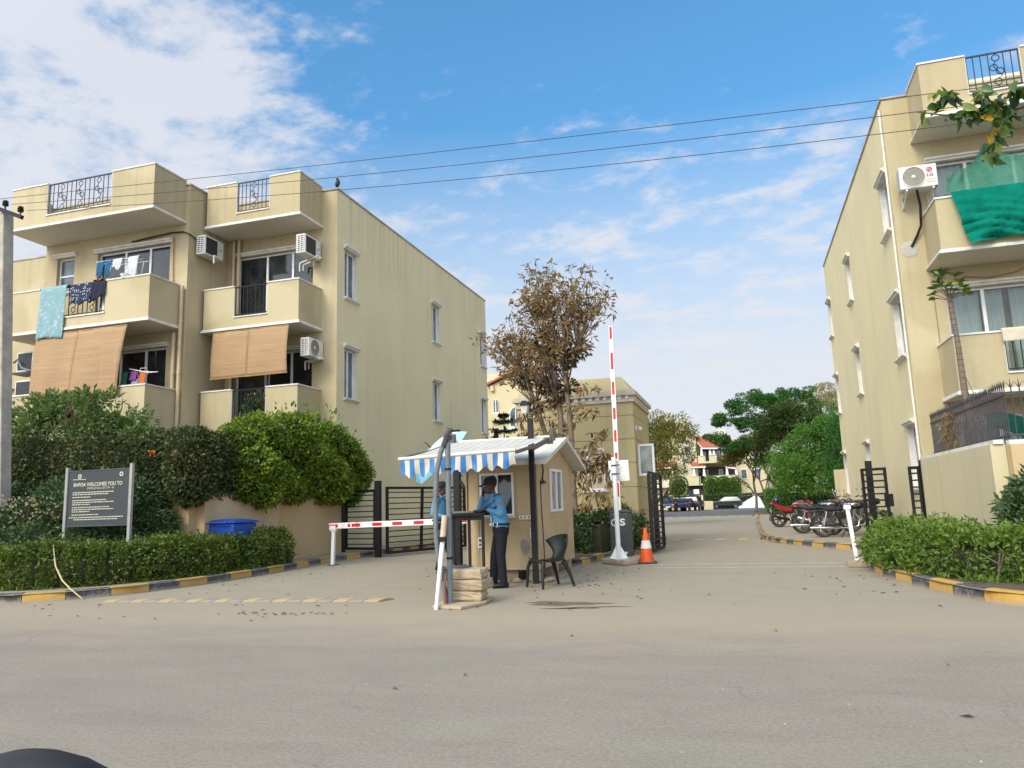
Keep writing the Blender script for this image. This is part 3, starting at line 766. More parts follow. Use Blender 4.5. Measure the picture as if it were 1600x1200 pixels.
def balcony(parent, x0, x1, yf, yw, zs, zt, gap=None, walls=None, trim=True, rail=True, scrolls=(0.5,), railmat=None):
    t = 0.12; w = MB(); walls = walls or wall_cream
    zb = zs+0.001
    if gap:
        g0, g1, gz = gap
        w.box(x0, g0, yf, yf+t, zb, zt-.04); w.box(g1, x1, yf, yf+t, zb, zt-.04); w.box(g0, g1, yf, yf+t, zb, gz)
    else: w.box(x0, x1, yf, yf+t, zb, zt-.04)
    w.box(x0, x0+t, yf+t, yw, zb, zt-.04); w.box(x1-t, x1, yf+t, yw, zb, zt-.04)
    w.box(x0+t, x1-t, yf+t, yw, zb, zs+0.14)
    b = part('balcony', w, walls, parent)
    ov = 0.025
    def cop(a, b_, c_, d_, e=0): c = MB(); c.box(a, b_, c_, d_, zt-.04, zt-e); part('coping', c, trim_white, b)
    if gap:
        cop(x0-ov, g0+0.004, yf-ov, yf+t+ov); cop(g1-.004, x1+ov, yf-ov, yf+t+ov)
        s = MB(); s.box(g0+.002, g1-.002, yf-0.035, yf+t+0.01, gz, gz+0.035); part('sill', s, trim_white, b)
        for gx, q in ((g0, 1), (g1, -1)):
            j = MB(); xa, xb = sorted((gx+q*0.001, gx+q*0.012)); j.box(xa, xb, yf+0.003, yf+t-.003, gz+.036, zt-.042); part('jamb', j, trim_white, b)
        if rail: railing(b, pl_y(yf), g0+0.02, g1-0.02, gz+.035, zt-0.03, 0.05, 0.15 if g1-g0 < 1.6 else 0.17, scrolls, railmat)
    else: cop(x0-ov, x1+ov, yf-ov, yf+t+ov)
    cop(x0-ov, x0+t+ov, yf+t+ov, yw-.002, .001); cop(x1-t-ov, x1+ov, yf+t+ov, yw-.002, .001)
    if trim:
        m = MB()
        pr = [(0.0, 0.002), (-0.03, -0.002), (-0.035, -0.035), (-0.055, -0.045), (-0.055, -0.085), (0.0, -0.095)]
        k = len(pr)
        # mitred moulding round three sides: front corners shared
        def ring(pt): return [pt(d, v) for d, v in pr]
        rings = [ring(lambda d, v: (x0+d, yw-.003, zs+0.06+v)), ring(lambda d, v: (x0+d, yf+d, zs+0.06+v)), ring(lambda d, v: (x1-d, yf+d, zs+0.06+v)), ring(lambda d, v: (x1-d, yw-.003, zs+0.06+v))]
        vs = [p for r_ in rings for p in r_]
        fs = [(i*k+j, (i+1)*k+j, (i+1)*k+(j+1) % k, i*k+(j+1) % k) for i in range(3) for j in range(k)]+[tuple(range(k)), tuple(3*k+j for j in range(k))]
        m.add(vs, fs); part('slab_trim', m, trim_white, b)
    s = MB(); s.box(x0+.004, x1-.004, yf+.004, yw-.004, zs-0.035, zs); part('soffit', s, soffit_white, b)
    return b
def drain(parent, x, y, z0, z1, r=0.055, mat=None, axisoff=(0, 0.06, 0)):
    m = MB(); m.cyl((x, y, z0), (x, y, z1), r, n=10)
    z = z0+0.7
    while z < z1-0.2:
        m.cyl((x, y, z), (x, y, z+0.07), r*1.22, n=10)
        m.box(x-0.012, x+0.012, y, y+axisoff[1], z+0.02, z+0.05) if axisoff[1] else m.box(x, x+axisoff[0], y-.012, y+.012, z+0.02, z+0.05)
        z += 1.55
    return part('drain_pipe', m, mat or pipe_cream, parent, True)

# ------------------------------------------------------------------ left apartment building
LB = thing('apartment_building', 'cream three storey apartment building with bamboo blinds on its balconies, left of the lane', 'building', (-14.0, 22.0, 0), group='cream apartment blocks of the estate')
XL, YB, YA, XA, YE, ZT = -11.4, 19.75, 17.9, -15.35, 33.9, 11.2
sideW = [(20.22, 20.98), (27.15, 27.92), (32.92, 33.62)]; sideZ = [(7.86, 9.40), (4.69, 6.23), (1.45, 3.05)]
w = MB()
wall_holes(w, pl_x(XL), YB, YE, 0, ZT, [(a, b, c, d) for a, b in sideW for c, d in sideZ], 0.2, 0, 1)
sw = no_recalc_part('side_wall', w, [wall_cream_lifted, trim_white], LB)
winB = [(-15.0, -12.24, 7.0, 9.42), (-15.0, -12.24, 3.85, 6.2), (-15.0, -12.24, 0.8, 3.0)]
winA = [(-18.75, -16.0, 7.0, 9.46), (-18.75, -16.0, 3.85, 6.25), (-18.75, -16.0, 0.8, 3.0)]
winA2 = [(-20.36, -19.66, 8.35, 9.50), (-20.36, -19.66, 5.1, 6.3)]
w = MB()
wall_holes(w, pl_y(YB), XA, XL, 0, ZT, winB, 0.2, 0, 0)
wall_holes(w, pl_y(YA), -20.85, XA, 0, ZT, winA+winA2, 0.2, 0, 0)
wall_holes(w, pl_x(XA), YA, YB, 0, ZT, [], 0.2)
wall_holes(w, pl_nx(-20.85), YA, 21.2, 0, ZT, [], 0.2)
wall_holes(w, pl_y(21.2), -40, -20.85, 0, ZT, [(-26.5, -23.5, 7.2, 9.4), (-26.5, -23.5, 4.0, 6.2)], 0.2)
fw_ = no_recalc_part('front_wall', w, [wall_cream], LB)
r = MB(); r.box(-40, XL-.25, 21.45, YE-.01, 10.2, 10.3); r.box(-20.6, XA-.25, 18.15, 21.45, 10.2, 10.3); r.box(XA-.25, XL-.25, 20.0, 21.45, 10.2, 10.3)
r.box(XL-.25, XL-.2, 20.0, YE-.02, 10.3, ZT-.01); r.box(-40, XL-.2, YE-.05, YE-.012, 0, ZT-.01)
r.box(XA+.2, XL-.25, 19.96, 20.0, 10.3, ZT-.01); r.box(-20.6, XA-.2, 18.1, 18.14, 10.3, ZT-.01)
rf = part('roof', r, wall_cream_lifted, LB)
c = MB()
c.box(XL-.24, XL+.035, YB-.035, YE, ZT, ZT+.05); c.box(XA, XL-.24, YB-.035, YB+.24, ZT, ZT+.05)
c.box(-20.88, XA+.035, YA-.035, YA+.24, ZT, ZT+.05); c.box(XA-.22, XA+.035, YA+.24, YB-.04, ZT, ZT+.05); c.box(-40, -20.9, 21.17, 21.4, ZT, ZT+.05)
part('parapet_coping', c, M('coping_red_grey', (0.34, 0.30, 0.27), 0.7, var=0.2, dirt=(0.55, 0.52, 0.46), dirt_amt=0.7), rf)
sh = MB(); sh.box(-18.9, -17.3, 22.0, 25.0, 10.3, 12.0); sh.box(-13.9, -12.9, 23.0, 25.2, 10.3, 11.95); part('stair_head', sh, wall_tan, rf)
for i, (zs, zt, gz) in enumerate(((10.02, 11.38, 10.33), (6.73, 8.06, 7.07), (3.50, 4.92, 3.86))):
    balcony(LB, -15.23, -11.94, 18.52, YB, zs, zt, (-14.16, -12.99, gz), scrolls=(0.5,), railmat=iron_grey if i == 0 else iron_black)
    balcony(LB, -20.82, -15.5, 16.6, YA, zs, zt, (-19.45, -17.02, gz), scrolls=(0.22, 0.5, 0.78), railmat=iron_grey if i == 0 else iron_black)
door_glass = glass_dark
for (a, b, c_, d) in winB: window(LB, pl_y(YB), a, b, c_, d, bars=(a+1.05, a+1.98), glass=glass_dark if c_ < 6 else glass_blue if False else glass_dark, sill=False)
for (a, b, c_, d) in winA: window(LB, pl_y(YA), a, b, c_, d, bars=(a+1.0, a+1.93), sill=False)
for (a, b, c_, d) in winA2: window(LB, pl_y(YA), a, b, c_, d, cross=((a, b, (c_+d)/2),), glass=glass_blue)
for a, b in sideW:
    for c_, d in sideZ: window(LB, pl_x(XL), a, b, c_, d, bars=((a+b)/2,), glass=glass_blue, fw=0.045)
for x, y, z0, z1 in ((-15.42, 17.78, 0, 8.0), (-15.64, 17.78, 0, 6.6), (-15.05, 19.62, 0, 9.95), (-14.86, 19.62, 6.75, 9.95), (-21.3, 21.05, 0, 11), (-22.0, 21.05, 0, 9.2), (-22.3, 21.05, 0, 9.2), (-22.6, 21.05, 0, 9.2)):
    drain(LB, x, y, z0, z1)
cb = MB(); cb.tube([(-17.4, 17.84, 9.66), (-16.6, 17.82, 9.70), (-15.9, 17.82, 9.74), (-15.45, 17.82, 9.70), (-15.28, 17.86, 9.62), (-15.27, 18.3, 9.5)], 0.022, 6)
part('cable', cb, iron_black, LB, True)
cb = MB(); cb.tube([(-15.85, 17.86, 9.6), (-15.84, 17.86, 8.7), (-15.80, 17.86, 8.06)], 0.014, 5); part('cable', cb, M('copper_pipe', (0.30, 0.12, 0.06), 0.5), LB, True)

# ------------------------------------------------------------------ right apartment building
RB = thing('apartment_building', 'cream three storey apartment building draped with green shade net, right of the lane', 'building', (8.0, 22.0, 0), group='cream apartment blocks of the estate')
XR, YR, YRE, ZR = 4.0, 19.28, 33.45, 10.88
sW = [(19.74, 20.70), (26.62, 27.45), (32.45, 33.25)]; sZ = [(7.74, 9.16), (4.58, 6.04), (1.38, 2.88)]
w = MB(); wall_holes(w, pl_nx(XR), YR, YRE, 0, ZR, [(a, b, c_, d) for a, b in sW for c_, d in sZ], 0.2, 0, 1)
no_recalc_part('side_wall', w, [wall_cream_lifted, trim_white], RB)
winR = [(4.87, 7.7, 6.85, 9.06), (4.87, 7.7, 3.72, 5.92), (4.87, 7.7, 0.6, 2.8)]
w = MB(); wall_holes(w, pl_y(YR), XR, 16, 0, ZR, winR, 0.5)
no_recalc_part('front_wall', w, [wall_cream], RB)
w = MB(); w.box(3.6, XR-.001, YRE, YRE+.2, 0, 2.3); part('wing_wall', w, wall_cream, RB)
r = MB(); r.box(XR+.25, 16, YR+.25, YRE-.01, 10.0, 10.1); r.box(XR+.2, XR+.25, YR+.25, YRE-.02, 10.1, ZR-.01); r.box(XR+.2, 16, YRE-.05, YRE-.012, 0, ZR-.01); r.box(XR+.25, 16, YR+.2, YR+.25, 10.1, ZR-.01)
r.box(5.2, 7.9, 21.2, 24.5, 10.1, 12.0)
rf = part('roof', r, wall_cream_lifted, RB)
c = MB(); c.box(XR-.035, XR+.24, YR-.035, YRE, ZR, ZR+.05); c.box(XR+.24, 16, YR-.035, YR+.24, ZR, ZR+.05); part('parapet_coping', c, MATS['coping_red_grey'], rf)
for i, (zs, zt, gz) in enumerate(((9.66, 11.0, 10.03), (6.47, 7.74, 6.82), (3.32, 4.62, 3.69))):
    balcony(RB, 4.58, 7.92, 18.02, YR, zs, zt, (5.53, 6.62, gz), scrolls=(0.5,), railmat=M('iron_blue_black', (0.02, 0.035, 0.06), 0.5) if i == 0 else iron_black, rail=(i != 1))
for (a, b, c_, d) in winR:
    window(RB, pl_y(YR), a, b, c_, d, bars=(a+0.78, a+1.78), glass=glass_clear, sill=False, curtain=[(a+.04, a+.74), (a+.82, a+1.22), (a+1.36, a+2.0), (a+2.05, b-.05)], depth=0.2)
for a, b in sW:
    for c_, d in sZ: window(RB, pl_nx(XR), a, b, c_, d, bars=((a+b)/2,), glass=glass_blue, fw=0.045)
m = MB(); m.tube([(3.955, 19.42, z) for z in (0.1, 3.8, 7.4, 10.7)], 0.026, 8)
for z in (0.8, 2.5, 4.4, 6.1, 7.9, 9.7): m.cyl((3.955, 19.42, z), (3.955, 19.42, z+0.05), 0.034, n=8)
part('drain_pipe', m, pipe_white, RB, True)
m = MB(); m.tube([(4.42, 18.75, 8.25), (4.50, 18.95, 7.95), (4.50, 19.1, 7.5), (4.42, 19.2, 7.3), (4.28, 19.25, 7.05)], 0.03, 7); part('cable', m, iron_black, RB, True)
m = MB(); m.lathe([(0.0, -0.014), (0.14, -0.012), (0.19, -0.002), (0.2, 0.0)], (4.24, 19.275, 7.0), 'y', 18); part('plaster_patch', m, M('plaster_patch', (0.42, 0.40, 0.36), 0.95, var=0.3, vscale=30), RB)
m = MB(); m.tube([(4.62, 19.26, 5.86), (4.9, 19.2, 6.02), (5.3, 19.24, 6.18), (5.8, 19.2, 6.10), (6.3, 19.2, 6.16), (6.9, 19.2, 6.4)], 0.011, 5); m.tube([(4.62, 19.26, 5.86), (4.63, 19.265, 4.5), (4.66, 19.265, 1.5)], 0.007, 4); part('cable', m, MATS['copper_pipe'], RB, True)
m = MB(); m.lathe([(0.0, 0.0), (0.05, 0.0), (0.05, 0.05), (0.03, 0.07), (0, 0.07)], (6.9, 18.6, 6.36), 'z', 12); part('ceiling_lamp', m, iron_grey, RB, True)

# ------------------------------------------------------------------ compound walls
def seg_wall(name, label, pts, z0, z1, th, mat, cat='wall', coping=True, copmat=None):
    t = thing(name, label, cat, (pts[0][0], pts[0][1], 0))
    w = MB(); c = MB()
    for i, (a, b) in enumerate(zip(pts[:-1], pts[1:])):
        a_, b_ = Vector((*a, 0)), Vector((*b, 0)); d = (b_-a_).normalized(); n = Vector((d.y, -d.x, 0))
        e = th if i < len(pts)-2 else 0
        q = [a_ + (d*th if i > 0 else d*0), b_ + d*0]
        q = [a_ - (d*0), b_ + d*(0)]
        vs = [p + n*s for p in (q[0], q[1]) for s in (0.0, -th)]
        vs = [Vector((p.x, p.y, z)) for z in (z0, z1) for p in vs]
        w.add(vs, [(0, 1, 3, 2), (4, 6, 7, 5), (0, 2, 6, 4), (1, 5, 7, 3), (0, 4, 5, 1), (2, 3, 7, 6)])
        if coping:
            vs = [p + n*s for p in (q[0]-d*0.0, q[1]+d*0.04) for s in (0.04, -th-.04)]
            vs = [Vector((p.x, p.y, z+0.0005*i)) for z in (z1+.0005, z1+0.07) for p in vs]
            c.add(vs, [(0, 1, 3, 2), (4, 6, 7, 5), (0, 2, 6, 4), (1, 5, 7, 3), (0, 4, 5, 1), (2, 3, 7, 6)])
    part('masonry', w, mat, t)
    if coping: part('coping', c, copmat or trim_white, t)
    return t
LW = seg_wall('compound_wall', 'stained tan compound wall under the bougainvillea behind the blue bin', [(-40, 13.6), (-11.2, 13.6), (-11.2, 19.35)], 0.1, 1.75, -0.22, wall_low, coping=False)
RW = seg_wall('compound_wall', 'cream compound wall carrying the spiked fence, right of the small gate', [(4.1, 19.26), (4.1, 13.95)], 0.1, 2.0, -0.22, wall_low_right)
RW2 = seg_wall('compound_wall', 'orange tinted stretch of compound wall behind the round bush', [(4.1, 13.93), (40, 13.93)], 0.1, 1.98, -0.22, wall_orange)
# ------------------------------------------------------------------ gatehouse
gate_white = M('white_painted_steel', (0.74, 0.74, 0.72), 0.4, var=0.05, dirt=(0.45, 0.40, 0.33), dirt_amt=0.5, dscale=4)
red_refl = M('red_reflector', (0.55, 0.012, 0.025), 0.35, var=0.08)
slate = M('slate_paint', (0.055, 0.065, 0.068), 0.5, var=0.15, dirt=(0.17, 0.15, 0.12), dirt_amt=0.45, dscale=3)
concrete = M('rough_concrete', (0.36, 0.29, 0.20), 0.92, var=0.22, vscale=5, dirt=(0.20, 0.16, 0.11), dirt_amt=0.6, bumpamt=0.5, bscale=25)
GH = thing('gatehouse', 'tan flat roofed gatehouse with dentil cornice behind the barrier', 'gatehouse', (-4.4, 22.5, 0))
gx0, gx1, gy0, gy1 = -6.1, -2.76, 20.8, 24.3
core = MB(); core.box(gx0+.03, gx1-.03, gy0+.03, gy1-.03, 0, 4.1); part('wall_core', core, wall_low, GH)
zc_ = [0.0, 0.36, 1.02, 1.68, 2.34, 2.99, 3.65, 4.02]
win_ = (-4.25, -3.62, 1.62, 2.78)
for a, b in zip(zc_[:-1], zc_[1:]):
    bd = MB(); a_, b_ = a+0.008, b-0.008
    if b_ > win_[2] and a_ < win_[3]:
        bd.box(gx0, win_[0], gy0, gy0+.1, a_, b_); bd.box(win_[1], gx1, gy0, gy0+.1, a_, b_)
        if a_ < win_[2]: bd.box(win_[0], win_[1], gy0, gy0+.1, a_, win_[2])
        if b_ > win_[3]: bd.box(win_[0], win_[1], gy0, gy0+.1, win_[3], b_)
    else: bd.box(gx0, gx1, gy0, gy0+.1, a_, b_)
    bd.box(gx1-.1, gx1, gy0+.1, gy1, a_, b_); bd.box(gx0, gx0+.1, gy0+.1, gy1, a_, b_)
    part('wall_band', bd, wall_tan, GH)
cn = MB()
for z0, z1, o in ((4.02, 4.10, 0.05), (4.10, 4.2, 0.02), (4.2, 4.32, 0.11), (4.32, 4.36, 0.06)): cn.box(gx0-o, gx1+o, gy0-o, gy1+o, z0, z1-.001)
co = part('cornice', cn, M('cornice_stone', (0.50, 0.44, 0.34), 0.8, var=0.15, dirt=(0.25, 0.21, 0.15), dirt_amt=0.5), GH)
dme = MB().box(-.05, .05, -.04, 0.0, -.05, .05).mesh('dentil', trim_white)
for i in range(16): put('dentil', dme, co, (gx0+0.12+i*0.205-GH.location.x, gy0-.021-GH.location.y, 4.155))
for i in range(16): put('dentil', dme, co, (gx1+.021-GH.location.x, gy0+0.12+i*0.21-GH.location.y, 4.155), (0, 0, R(90)))
pm = MB(); vs = [(x, y, 4.36) for x, y in ((gx0+.02, gy0+.02), (gx1-.02, gy0+.02), (gx1-.02, gy1-.02), (gx0+.02, gy1-.02))]+[(x, y, 4.78) for x, y in ((gx0+.1, gy0+.24), (gx1-.32, gy0+.24), (gx1-.32, gy1-.2), (gx0+.1, gy1-.2))]
pm.add(vs, [(4, 5, 6, 7), (0, 1, 5, 4), (1, 2, 6, 5), (2, 3, 7, 6), (3, 0, 4, 7), (0, 3, 2, 1)]); part('parapet', pm, wall_tan, GH)
gw = window(GH, pl_y(gy0), win_[0], win_[1], win_[2], win_[3], bars=(win_[0]+0.16,), depth=0.1, hood=0, sill=True, fw=0.045, glass=M('glass_unlit_room', (0.035, 0.034, 0.030), .35, var=.3, spec=.15))  # pane coloured dark for the unlit room behind, reflections dulled
cs = MB()
cx0, cx1, cy = gx1+.01, gx1+.46, 21.25
for a, b, c_, d in ((cx0, cx1, 1.98, 2.04), (cx0, cx1, 2.80, 2.86), (cx0, cx0+.06, 2.04, 2.80), (cx1-.06, cx1, 2.04, 2.80)): cs.box(a, b, cy, cy+.05, c_, d)
cs.box(cx1-.062, cx1-.002, cy+.003, cy+.047, 1.2, 1.98)
cw = part('casement', cs, upvc, GH); p = MB(); p.box(cx0+.05, cx1-.05, cy+.02, cy+.03, 2.03, 2.81); part('pane', p, M_glass('glass_grey', (0.20, 0.22, 0.20), 0.2), cw)
sc_ = thing('security_camera', 'small white security camera high on the corner of the gatehouse', 'security camera', (gx1, 21.15, 3.3))
m = MB(); m.box(gx1+.001, gx1+.03, 21.10, 21.2, 3.22, 3.38); m.beam((gx1+.03, 21.15, 3.3), (gx1+.12, 21.08, 3.28), .025); part('bracket', m, gate_white, sc_)
m = MB(); m.cyl((gx1+.10, 21.16, 3.31), (gx1+.16, 20.95, 3.27), 0.045, n=10); part('housing', m, gate_white, sc_, True)

# ------------------------------------------------------------------ gate leaves and posts
def gate_leaf(label, p0, p1, z0, z1, nb, stiles=(0.0, 1.0), sw=0.07, extra=None, barw=0.028, skew=0.0, name='gate_leaf', boxat=None, group=None):
    p0, p1 = Vector((*p0, 0)), Vector((*p1, 0)); t = thing(name, label, 'gate', (p0.x, p0.y, z0), group=group)
    d = (p1-p0); L = d.length; d.normalize()
    def P(s, z): return (p0.x+d.x*s*L, p0.y+d.y*s*L, z)
    for z in (z0+.03, z1-.03):
        m = MB(); m.beam(P(0, z), P(1, z), 0.05, 0.07); part('rail', m, iron_black, t)
    for s in stiles:
        m = MB(); sk = skew if 0 < s < 1 else 0
        ss = min(max(s, sw/2/L), 1-sw/2/L)
        m.beam(P(ss-sk, z0+.062), P(ss+sk, z1-.062), sw, 0.054, up=(d.x, d.y, 0)); part('stile', m, iron_black, t)
    for i in range(nb):
        z = z0+(z1-z0)*(i+1)/(nb+1); m = MB(); m.beam(P(0.01, z), P(0.99, z), 0.02, barw); part('bar', m, iron_black, t)
    if boxat:
        s, z, w_, h_ = boxat; m = MB(); c = Vector(P(s, z)); m.cbox(c, (w_, 0.07, h_), (0, 0, math.atan2(d.y, d.x))); part('lock_box', m, iron_black, t)
    return t
def post(label, x, y, w_, z0, z1, name='gate_post', cap=True, lean=(0, 0), mat=None, cat='post'):
    t = thing(name, label, cat, (x, y, z0)); m = MB(); m.beam((x, y, z0), (x+lean[0], y+lean[1], z1), w_, w_); part('shaft', m, mat or iron_black, t)
    if cap: m = MB(); m.cbox((x+lean[0], y+lean[1], z1+.006), (w_*1.08, w_*1.08, 0.012)); part('cap', m, iron_black, t)
    return t
post('thick black gate post between the small side gate and wide left gate', -9.66, 19.0, 0.15, 0, 2.06)
post('black gate post against the tan wall under the bougainvillea', -11.02, 19.42, 0.17, KH-.02, 1.95)
gate_leaf('narrow black side gate of horizontal bars beside the tan wall', (-10.88, 19.40), (-9.76, 19.04), 0.2, 1.84, 10, sw=0.06)
gate_leaf('wide black barred gate leaf swung open behind the left barrier arm', (-9.45, 19.07), (-8.3, 22.2), 0.08, 1.90, 11, (0.0, 0.42, 1.0), sw=0.075, skew=0.012)
hg = MB(); 
gate_leaf('open black barred gate leaf beside the orange cone', (-2.2, 18.7), (-2.1, 20.55), 0.05, 1.99, 13, (0.0, 1.0), sw=0.08, boxat=(0.06, 1.12, 0.12, 0.42), barw=0.035)
post('black gate post behind the open leaf at the gatehouse corner', -2.28, 20.62, 0.13, 0, 2.0)
gate_leaf('open black barred gate leaf behind the clipped right hedge', (2.99, 21.75), (3.53, 21.35), 0.28, 1.93, 9, (0.0, 1.0), sw=0.07, boxat=(1.0, 1.10, 0.2, 0.32), barw=0.04)
post('black gate post behind the barred leaf near the motorcycles', 3.24, 22.1, 0.15, KH-.02, 2.13)
gate_leaf('narrow black wicket gate against the right building corner', (3.66, 19.3), (3.86, 19.16), 0.3, 1.86, 9, (0.0, 1.0), sw=0.05, barw=0.035)
post('black post of the wicket gate at the right building corner', 3.92, 19.1, 0.12, KH-.02, 1.98)

# ------------------------------------------------------------------ barriers
def barrier_arm(label, p0, p1, w_, refl, tilt=None):
    t = thing('boom_barrier', label, 'boom barrier', p0); m = MB(); m.beam(p0, p1, 0.055, w_, up=(0, 0, 1) if abs(p1[2]-p0[2]) < 1 else (1, 0, 0)); part('boom', m, gate_white, t, bev=0.006)
    a, b = Vector(p0), Vector(p1)
    for s0, s1 in refl:
        m = MB(); q0, q1 = a+(b-a)*s0, a+(b-a)*s1
        q0.y -= 0.0295; q1.y -= 0.0295
        m.beam(q0, q1, 0.004, w_*0.55, up=(0, 0, 1) if abs(p1[2]-p0[2]) < 1 else (1, 0, 0)); part('reflector', m, red_refl, t)
    return t
ba = barrier_arm('lowered red and white barrier arm across the left lane', (-9.67, 16.45, 0.925), (-5.1, 16.45, 0.985), 0.135, [(0.0, 0.055), (0.112, 0.128), (0.135, 0.185), (0.255, 0.31), (0.37, 0.425), (0.49, 0.545), (0.61, 0.665), (0.74, 0.80), (0.88, 0.93)])
m = MB(); m.box(-8.915, -8.903, 16.418, 16.482, 0.866, 1.006); part('splice', m, iron_grey, ba)
bp = thing('arm_rest_post', 'short white post holding the tip of the left barrier arm', 'post', (-9.56, 16.45, 0))
m = MB(); m.beam((-9.57, 16.45, 0), (-9.545, 16.45, 0.80), 0.075); part('shaft', m, gate_white, bp)
m = MB(); m.cbox((-9.545, 16.45, 0.83), (0.16, 0.10, 0.06)); m.cbox((-9.545, 16.385, 0.885), (0.16, 0.012, 0.10)); part('cradle', m, gate_white, bp)
m = MB(); m.cbox((-9.57, 16.45, 0.008), (0.22, 0.2, 0.016)); part('base_plate', m, iron_grey, bp)
bc2 = thing('barrier_cabinet', 'plain dark barrier cabinet of the left lane behind the guard hut', 'barrier cabinet', (-5.15, 16.7, KH))
m = MB(); m.box(-5.33, -4.97, 16.52, 16.9, KH-.02, 1.12); part('housing', m, slate, bc2, bev=0.02)
m = MB(); m.box(-5.35, -4.95, 16.50, 16.92, 1.121, 1.15); part('lid', m, slate, bc2)

pl = MB()
vs = [(-2.98, 16.05), (-2.42, 15.5), (-2.18, 15.85), (-2.12, 17.0), (-2.9, 17.15)]
pl.prism(vs, 0.0, 0.115, 'z'); whole('plinth', pl, concrete, 'rough concrete plinth under the dark barrier cabinet', 'plinth', bev=0.03)
cb_ = thing('barrier_cabinet', 'dark grey barrier cabinet with a white letter logo, on the plinth by the cone', 'barrier cabinet', (-2.62, 16.72, 0.115), rz=R(-8))
m = MB(); m.prism([(-.215, .115-.115), (.215, 0), (.205, .93), (-.205, .93)], -.17, .17, 'y'); part('housing', m, slate, cb_, world=False, bev=0.025)
m = MB(); m.prism([(-.21, .932), (.21, .932), (.185, .985), (-.185, .985)], -.175, .175, 'y'); part('lid', m, slate, cb_, world=False, bev=0.012)
def text_obj(name, body, size, mat, parent, loc, rot, align='CENTER', ext=0.001, wide=1.0, bold=0.0):
    cu = bpy.data.curves.new(name, 'FONT'); cu.body = body; cu.size = size; cu.align_x = align; cu.align_y = 'CENTER'; cu.extrude = ext; cu.offset = bold
    cu.resolution_u = 3
    cu.materials.append(mat); tmp = bpy.data.objects.new('text_source', cu)
    me = bpy.data.meshes.new_from_object(tmp); bpy.data.objects.remove(tmp); bpy.data.curves.remove(cu)
    me.name = name
    return put(name, me, parent, loc, rot, (wide, 1, 1))
white_print = M('white_print', (0.78, 0.78, 0.76), 0.6, var=0.03)
text_obj('lettering', 'S', 0.20, white_print, cb_, (0.085, -0.1725, 0.72), (R(90), 0, 0), wide=1.35, bold=0.006)
m = MB()
pts = [(-0.02+0.145*math.cos(a), -0.1725, 0.72+0.085*math.sin(a)) for a in np.linspace(R(105), R(255), 9)]
m.tube(pts, 0.012, 5); part('logo_arc', m, white_print, cb_, world=False)
m = MB(); m.box(0.09, 0.16, -.1735, -.171, 0.05, 0.10); part('rating_plate', m, white_print, cb_, world=False)
barrier_arm('raised red and white barrier arm standing upright above the cabinet', (-2.65, 16.7, 1.04), (-2.61, 16.7, 5.24), 0.10, [((a-1.04)/4.2, (b-1.04)/4.2) for a, b in ((1.39, 1.70), (2.22, 2.36), (2.60, 2.86), (3.10, 3.36), (3.66, 3.95), (4.24, 4.62), (4.94, 5.22))])
ap = thing('reader_pole', 'white pole with gusseted foot carrying a white flat panel reader', 'pole', (-2.58, 15.93, 0.115))
m = MB(); m.cyl((-2.58, 15.93, 0.115), (-2.58, 15.93, 2.2), 0.05, n=14); part('shaft', m, gate_white, ap, True)
m = MB(); m.cyl((-2.58, 15.93, 2.2), (-2.58, 15.93, 2.215), 0.053, n=14); part('cap', m, gate_white, ap)
for q in range(4):
    a = q*math.pi/2+0.3; m = MB(); d = Vector((math.cos(a), math.sin(a), 0)); n = Vector((-d.y, d.x, 0))*0.006; o_ = Vector((-2.58, 15.93, 0))
    vs = [o_+d*.045+n+Vector((0, 0, .12)), o_+d*.19+n+Vector((0, 0, .12)), o_+d*.045+n+Vector((0, 0, .38)), o_+d*.045-n+Vector((0, 0, .12)), o_+d*.19-n+Vector((0, 0, .12)), o_+d*.045-n+Vector((0, 0, .38))]
    m.add(vs, [(0, 1, 2), (5, 4, 3), (0, 3, 4, 1), (1, 4, 5, 2), (2, 5, 3, 0)]); part('gusset', m, gate_white, ap)
m = MB(); m.cyl((-2.58, 15.93, 0.115), (-2.58, 15.93, 0.128), 0.2, n=16); part('base_plate', m, gate_white, ap)
m = MB(); m.cbox((-2.50, 16.06, 1.93), (0.44, 0.03, 0.44), (R(6), 0, R(-6))); part('reader_panel', m, gate_white, ap, bev=0.008)
for z in (2.04, 1.86):
    m = MB(); m.lathe([(0.052, -.015), (0.06, -.015), (0.06, .015), (0.052, .015)], (-2.58, 15.93, z), 'z', 12, ring=True); m.beam((-2.54, 15.9, z), (-2.46, 15.92, z+.01), .02); part('clamp', m, iron_grey, ap)
m = MB(); m.tube([(-2.66, 15.9, 1.95), (-2.69, 15.88, 1.85), (-2.67, 15.88, 1.73), (-2.62, 15.9, 1.70)], 0.014, 6); part('cable', m, iron_black, ap, True)
cone_or = M('cone_orange', (0.62, 0.085, 0.012), 0.5, var=0.12, dirt=(0.35, 0.12, 0.05), dirt_amt=0.5); cone_wh = M('cone_white', (0.66, 0.64, 0.60), 0.5, var=0.08); rubber = M('rubber_black', (0.03, 0.029, 0.028), 0.8, var=0.3, dirt=(0.13, 0.11, 0.09), dirt_amt=0.6)
tc_ = thing('traffic_cone', 'orange traffic cone with a white band beside the barrier plinth', 'traffic cone', (-2.03, 16.12, 0), rz=R(12))
m = MB(); m.prism([(-.2, -.17), (-.17, -.2), (.17, -.2), (.2, -.17), (.2, .17), (.17, .2), (-.17, .2), (-.2, .17)], 0.0, 0.035, 'z'); part('base', m, rubber, tc_, world=False, bev=0.008)
m = MB(); m.lathe([(0.155, 0.035), (0.15, 0.06), (0.034, 0.71), (0.026, 0.725), (0.016, 0.725)], n=20); part('body', m, cone_or, tc_, True, world=False)
